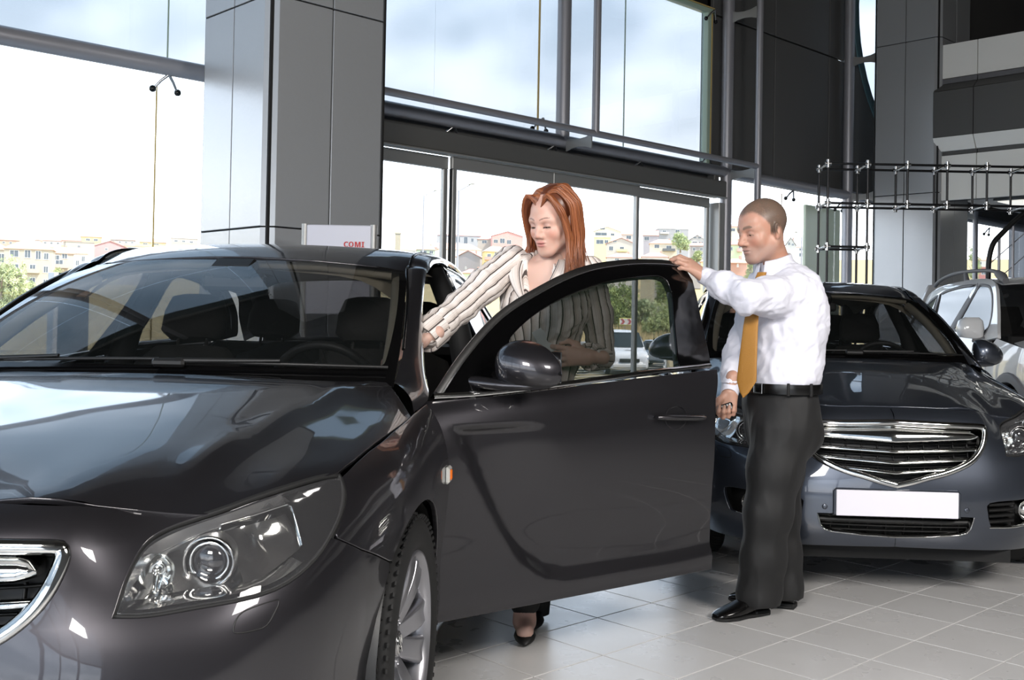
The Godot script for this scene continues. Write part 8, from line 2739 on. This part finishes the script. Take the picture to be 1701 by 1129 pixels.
	house("cream house with a gable window right of the woman's hair", 984, 1028, 384, 420, 150, "gable", 376, cream, whit, [[987, 1006, 386, 391], [994, 1002, 378, 381], [1012, 1018, 387, 391]])
	house("pale yellow house with dark balcony right of the woman's hair", 984, 1012, 394, 425, 130, "flat", 393, Color(0.84, 0.76, 0.50), cream, [[988, 1000, 398, 405], [1002, 1008, 398, 404]])
	house("grey gabled house with a yellow balcony beside the mullion", 1005, 1054, 405, 432, 110, "gable", 395, Color(0.66, 0.62, 0.58), red, [[1010, 1017, 409, 416], [1023, 1040, 410, 417, Color(0.86, 0.78, 0.48)], [1016, 1022, 399, 402]])
	house("red roofed house behind the grey gabled one", 1030, 1054, 389, 410, 150, "hip", 381, Color(0.68, 0.62, 0.60), tile, [[1038, 1046, 391, 397]])
	house("grey house with a pink window right of the mullion", 1066, 1091, 391, 420, 130, "side", 382, Color(0.50, 0.48, 0.52), red, [[1068, 1076, 393, 399]])
	house("square grey block with washing on its balcony", 1091, 1142, 380, 412, 150, "flat", 379, Color(0.46, 0.47, 0.50), Color(0.75, 0.74, 0.72), [[1094, 1108, 382, 388, whit], [1120, 1127, 381, 386], [1112, 1114, 391, 394]], 0.2, "apartment_block")
	house("beige hip-roofed house with a dark balcony rail", 1077, 1122, 404, 432, 100, "hip", 396, Color(0.78, 0.72, 0.63), tile, [[1085, 1093, 406, 412], [1099, 1120, 408, 416, Color(0.20, 0.22, 0.25)]])
	house("small grey gabled house left of the door post", 1142, 1170, 399, 420, 120, "gable", 390, Color(0.62, 0.60, 0.60), Color(0.50, 0.46, 0.48), [[1150, 1155, 393, 396], [1158, 1163, 393, 396], [1148, 1156, 401, 405], [1159, 1166, 401, 406]])
	house("grey shed under the small gabled house", 1145, 1169, 408, 428, 105, "side", 403, Color(0.50, 0.47, 0.46), red, [])
	house("long low house with a faded red roof beside the mullion", 1006, 1056, 427, 450, 80, "hip", 419, Color(0.72, 0.70, 0.68), red, [[1020, 1027, 429, 432]])
	house("low red roofed house under the beige hip-roofed one", 1064, 1108, 426, 446, 82, "hip", 418, Color(0.72, 0.68, 0.64), red, [])
	house("narrow yellow house at the door post", 1171, 1184, 395, 425, 110, "flat", 394, yel, cream, [[1174, 1180, 399, 405]])
	house("yellow house with an orange roof right of the man's hand", 1163, 1208, 434, 470, 60, "hip", 425, Color(0.84, 0.74, 0.50), tile, [[1176, 1179, 437, 443]])
	house("beige house on the skyline beside the man's forehead", 1208, 1224, 376, 405, 130, "hip", 371, cream, red, [[1212, 1219, 379, 384]])
	house("green and pink house before the man's face", 1206, 1232, 406, 440, 80, "hip", 398, gre, red, [[1211, 1215, 410, 416], [1223, 1232, 410, 417, Color(0.80, 0.56, 0.52)]])
	house("low brown walled house with an orange roof under the man's chin", 1200, 1239, 436, 470, 50, "hip", 428, Color(0.66, 0.42, 0.32), tile, [[1223, 1225, 438, 443]])
	house("pale gabled house right of the man's neck", 1303, 1320, 408, 440, 95, "gable", 394, Color(0.72, 0.72, 0.71), grey, [[1307, 1311, 402, 407], [1313, 1317, 404, 408]])
	house("white house with a balcony behind the man's shoulder", 1318, 1346, 410, 450, 100, "flat", 407, whit, tile, [[1326, 1334, 412, 416], [1326, 1334, 420, 426]])
	house("large white building behind the pipe frame", 1334, 1392, 407, 470, 80, "flat", 406, whit, Color(0.85, 0.80, 0.62), [[1350, 1357, 427, 434], [1370, 1388, 423, 433], [1345, 1351, 411, 417]], 0.0, "apartment_block")
	house("red roofed house on the skyline at the pipe frame", 1377, 1392, 398, 420, 130, "hip", 390, Color(0.70, 0.55, 0.50), red, [])
	house("small red house beyond the staircase", 1624, 1642, 444, 465, 70, "flat", 443, Color(0.62, 0.30, 0.28), red, [])
	house("distant house with an orange roof beyond the staircase", 1622, 1645, 432, 445, 120, "hip", 426, whit, tile, [])
	house("beige house on the bank seen through the car's door window", 1063, 1086, 446, 494, 52, "flat", 444, Color(0.58, 0.54, 0.42), conc, [[1070, 1078, 457, 464]])
	house("low grey shed right of the beige house on the bank", 1086, 1130, 470, 494, 58, "flat", 468, Color(0.45, 0.44, 0.40), conc, [])
	# street lamps
	street_lamp("street lamp with a short arm in front of the sliding doors", 758, 75, 306, 0.9)
	street_lamp("faint street lamp left of the door mullion", 700, 90, 316, 1.1)
	street_lamp("street lamp between the pipe frame's uprights", 1348, 60, 377, 1.1)
	street_lamp("distant street lamp right of the man's head", 1330, 95, 386, -0.6)
	# chevron sign
	var cs := thing("chevron_sign", "yellow framed road sign with red chevrons beside the road", "road sign", Transform3D(bearing_basis(1040), ground_at(1040, 75)))
	var H := from_px(1040, 534, 75).y - land(75)
	put("post", bar(Vector3(-0.10, 0, -0.03), Vector3(-0.10, H + 0.12, -0.03), 0.025), M.steel, cs)
	put("frame", boxes([[Vector3(0, H, -0.01), Vector3(1.0, 0.52, 0.05)]], 0.004), hm(Color(0.80, 0.80, 0.16)), cs)
	put("panel", boxes([[Vector3(0, H, 0.025), Vector3(0.91, 0.43, 0.03)]], 0.002), hm(Color(0.84, 0.82, 0.82)), cs)
	for k in 2:
		var ch := MB.new()
		var x := -0.39 + 0.47 * k
		ch.prism(pva([x, -0.19, x + 0.17, -0.19, x + 0.31, 0, x + 0.17, 0.19, x, 0.19, x + 0.14, 0]), 0.012, Transform3D(Basis.IDENTITY, Vector3(0, H, 0.04)))
		put("chevron", ch, hm(Color(0.62, 0.16, 0.18)), cs)
	# advertising pillar at the left
	var tp := thing("advertising_pillar", "white and black framed advertising pillar with a brown head at the left", "sign", Transform3D(bearing_basis(104) * Basis(Vector3.UP, 0.5), ground_at(104, 13)))
	var TH := from_px(104, 453, 13).y - GROUND
	put("side", boxes([[Vector3(-0.13, TH / 2, 0), Vector3(0.06, TH, 0.14)]], 0.005), hm(Color(0.75, 0.75, 0.75)), tp)
	put("frame", boxes([[Vector3(0.12, TH / 2, -0.02), Vector3(0.40, TH, 0.10)]], 0.005), M.black, tp)
	put("head_panel", boxes([[Vector3(0.13, TH - 0.16, 0.035), Vector3(0.34, 0.26, 0.02)]], 0.004), hm(Color(0.45, 0.27, 0.10)), tp)
	# stone gate post
	var gp := thing("gate_post", "beige square gate post right of the panelled column", "post", Transform3D(bearing_basis(658), ground_at(658, 40)))
	put("shaft", boxes([[Vector3(0, (from_px(658, 388, 40).y - GROUND) / 2, 0), Vector3(0.21, from_px(658, 388, 40)  .y - GROUND, 0.21)]], 0.01), hm(Color(0.60, 0.55, 0.44)), gp)
	put("cap", boxes([[Vector3(0, from_px(658, 387, 40).y - GROUND, 0), Vector3(0.25, 0.06, 0.25)]], 0.006), hm(Color(0.66, 0.62, 0.52)), gp)
	van()

func renorm_up(m: MB) -> void:
	for t in range(0, m.ix.size(), 3):
		var a := m.v[m.ix[t]]; var b := m.v[m.ix[t + 1]]; var c := m.v[m.ix[t + 2]]
		if (b - a).cross(c - a).y > 0.0:
			var k := m.ix[t + 1]; m.ix[t + 1] = m.ix[t + 2]; m.ix[t + 2] = k

func van() -> void:
	var o := thing("van", "white delivery van parked outside beyond the glass doors", "van", Transform3D(bearing_basis(1045) * Basis(Vector3.UP, 0.20), ground_at(1047, 47)))
	var white := paint(Color(0.86, 0.86, 0.86), 0.0, 0.4)
	var sec := [[-0.02, 0.62, 0.30, 0.60], [0.0, 0.80, 0.24, 0.80], [-0.12, 0.88, 0.22, 0.98], [-0.45, 0.92, 0.20, 1.10], [-0.78, 0.925, 0.2, 1.16], [-0.95, 0.93, 0.2, 1.30], [-1.30, 0.93, 0.2, 1.72], [-1.55, 0.93, 0.2, 1.90], [-1.85, 0.94, 0.2, 1.96], [-3.0, 0.95, 0.2, 2.0], [-4.4, 0.94, 0.22, 1.98], [-4.5, 0.90, 0.26, 1.92]]
	var m := MB.new()
	var rows := []
	for q in sec:
		var row := PackedVector3Array()
		var yc: float = (q[2] + q[3]) / 2; var hh: float = (q[3] - q[2]) / 2
		for k in 33:
			var an := TAU * k / 32 + PI / 2
			var c := cos(an); var s := sin(an)
			var ty := yc + signf(s) * pow(absf(s), 0.35) * hh
			var tum := 1.0 - 0.16 * ss(1.05, 2.0, ty)
			row.push_back(Vector3(signf(c) * pow(absf(c), 0.35) * q[1] * tum, ty, q[0]))
		rows.push_back(row)
	m.ring_grid(rows, true)
	put("body", m, white, o)
	var gl := mat(Color(0.10, 0.13, 0.14), 0.06)
	var ws := MB.new()
	rows = []
	for v in [0.0, 0.33, 0.66, 1.0]:
		var row := PackedVector3Array()
		for k in 9:
			var t := k / 4.0 - 1.0
			row.push_back(Vector3(t * lerpf(0.82, 0.70, v), lerpf(1.20, 1.84, v) + 0.03, lerpf(-0.82, -1.42, v) - 0.06 * t * t + 0.035))
		rows.push_back(row)
	ws.grid(rows, 1.0)
	put("windscreen", ws, gl, o)
	for s in [-1.0, 1.0]:
		var wn := MB.new()
		wn.quad(Vector3(s * 0.905, 1.18, -1.25), Vector3(s * 0.915, 1.18, -1.95), Vector3(s * 0.855, 1.70, -1.95), Vector3(s * 0.855, 1.70, -1.58), Vector3(s, 0.15, 0).normalized())
		put("side_window", wn, gl, o)
		var hl := MB.new()
		loft(hl, [[Vector3(s * 0.70, 0.66, -0.06), 0.13, 0.05], [Vector3(s * 0.72, 0.75, -0.09), 0.18, 0.07], [Vector3(s * 0.75, 0.86, -0.14), 0.14, 0.06], [Vector3(s * 0.78, 0.92, -0.2), 0.05, 0.04]], Vector3.UP)
		put("headlight", hl, M.satin, o)
		var mr := MB.new()
		loft(mr, [[Vector3(s * 1.06, 1.16, -1.15), 0.06, 0.04], [Vector3(s * 1.08, 1.2, -1.15), 0.10, 0.07], [Vector3(s * 1.08, 1.36, -1.16), 0.10, 0.07], [Vector3(s * 1.07, 1.42, -1.16), 0.06, 0.04]], Vector3.UP)
		put("mirror", mr, M.black, o)
		for z in [-0.82, -3.6]:
			var wb := Basis(Quaternion(Vector3.UP, Vector3(s, 0, 0))).scaled(Vector3(0.95, 0.95, 0.95))
			var wh := put("wheel", car_meshes.tyre, M.rubber, o, Transform3D(wb, Vector3(s * 0.86, 0.32, z)))
			put("rim", car_meshes.rim, M.alloy, wh); put("spokes", car_meshes.spokes, M.alloy, wh)
	put("grille", boxes([[Vector3(0, 0.64, -0.005), Vector3(0.90, 0.16, 0.05)]], 0.02), M.black, o)
	put("hood_vent", boxes([[Vector3(0.1, 1.08, -0.36), Vector3(0.5, 0.012, 0.05)]], 0.003), M.black, o)
	put("bumper", boxes([[Vector3(0, 0.40, 0.0), Vector3(1.55, 0.20, 0.12)]], 0.05), hm(Color(0.75, 0.75, 0.74)), o)
	# a silver car beside it: low saloon
	var c := thing("saloon_car", "silver car parked behind the white van outside", "car", Transform3D(bearing_basis(1090) * Basis(Vector3.UP, 0.9), ground_at(1096, 57)))
	var sb := MB.new()
	rows = []
	for q in [[-2.1, 0.5, 0.4, 0.7], [-2.0, 0.75, 0.28, 0.82], [-1.2, 0.84, 0.24, 0.92], [0.0, 0.86, 0.22, 0.94], [1.2, 0.85, 0.22, 0.94], [1.9, 0.78, 0.26, 0.92], [2.05, 0.6, 0.36, 0.85]]:
		var row := PackedVector3Array()
		for k in 25:
			var an := TAU * k / 24
			row.push_back(Vector3(signf(cos(an)) * pow(absf(cos(an)), 0.4) * q[1], (q[2] + q[3]) / 2 + signf(sin(an)) * pow(absf(sin(an)), 0.4) * (q[3] - q[2]) / 2, q[0]))
		rows.push_back(row)
	sb.ring_grid(rows, true)
	put("body", sb, paint(Color(0.66, 0.68, 0.70), 0.5), c)
	var cg := MB.new()
	loft(cg, [[Vector3(0, 0.90, 0.0), 0.80, 1.35], [Vector3(0, 1.10, 0.0), 0.74, 1.15], [Vector3(0, 1.32, 0.02), 0.64, 0.85], [Vector3(0, 1.38, 0.02), 0.56, 0.70]], Vector3.UP)
	put("windows", cg, gl, c)
	var cr := MB.new()
	loft(cr, [[Vector3(0, 1.36, 0.02), 0.62, 0.78], [Vector3(0, 1.40, 0.02), 0.58, 0.72], [Vector3(0, 1.42, 0.02), 0.4, 0.5]], Vector3.UP)
	put("roof", cr, paint(Color(0.66, 0.68, 0.70), 0.5), c)
	for s in [-1.0, 1.0]:
		for z in [-1.3, 1.3]:
			var wb := Basis(Quaternion(Vector3.UP, Vector3(s, 0, 0))).scaled(Vector3.ONE * 0.92)
			var wh := put("wheel", car_meshes.tyre, M.rubber, c, Transform3D(wb, Vector3(s * 0.76, 0.31, z)))
			put("rim", car_meshes.rim, M.alloy, wh); put("spokes", car_meshes.spokes, M.alloy, wh)
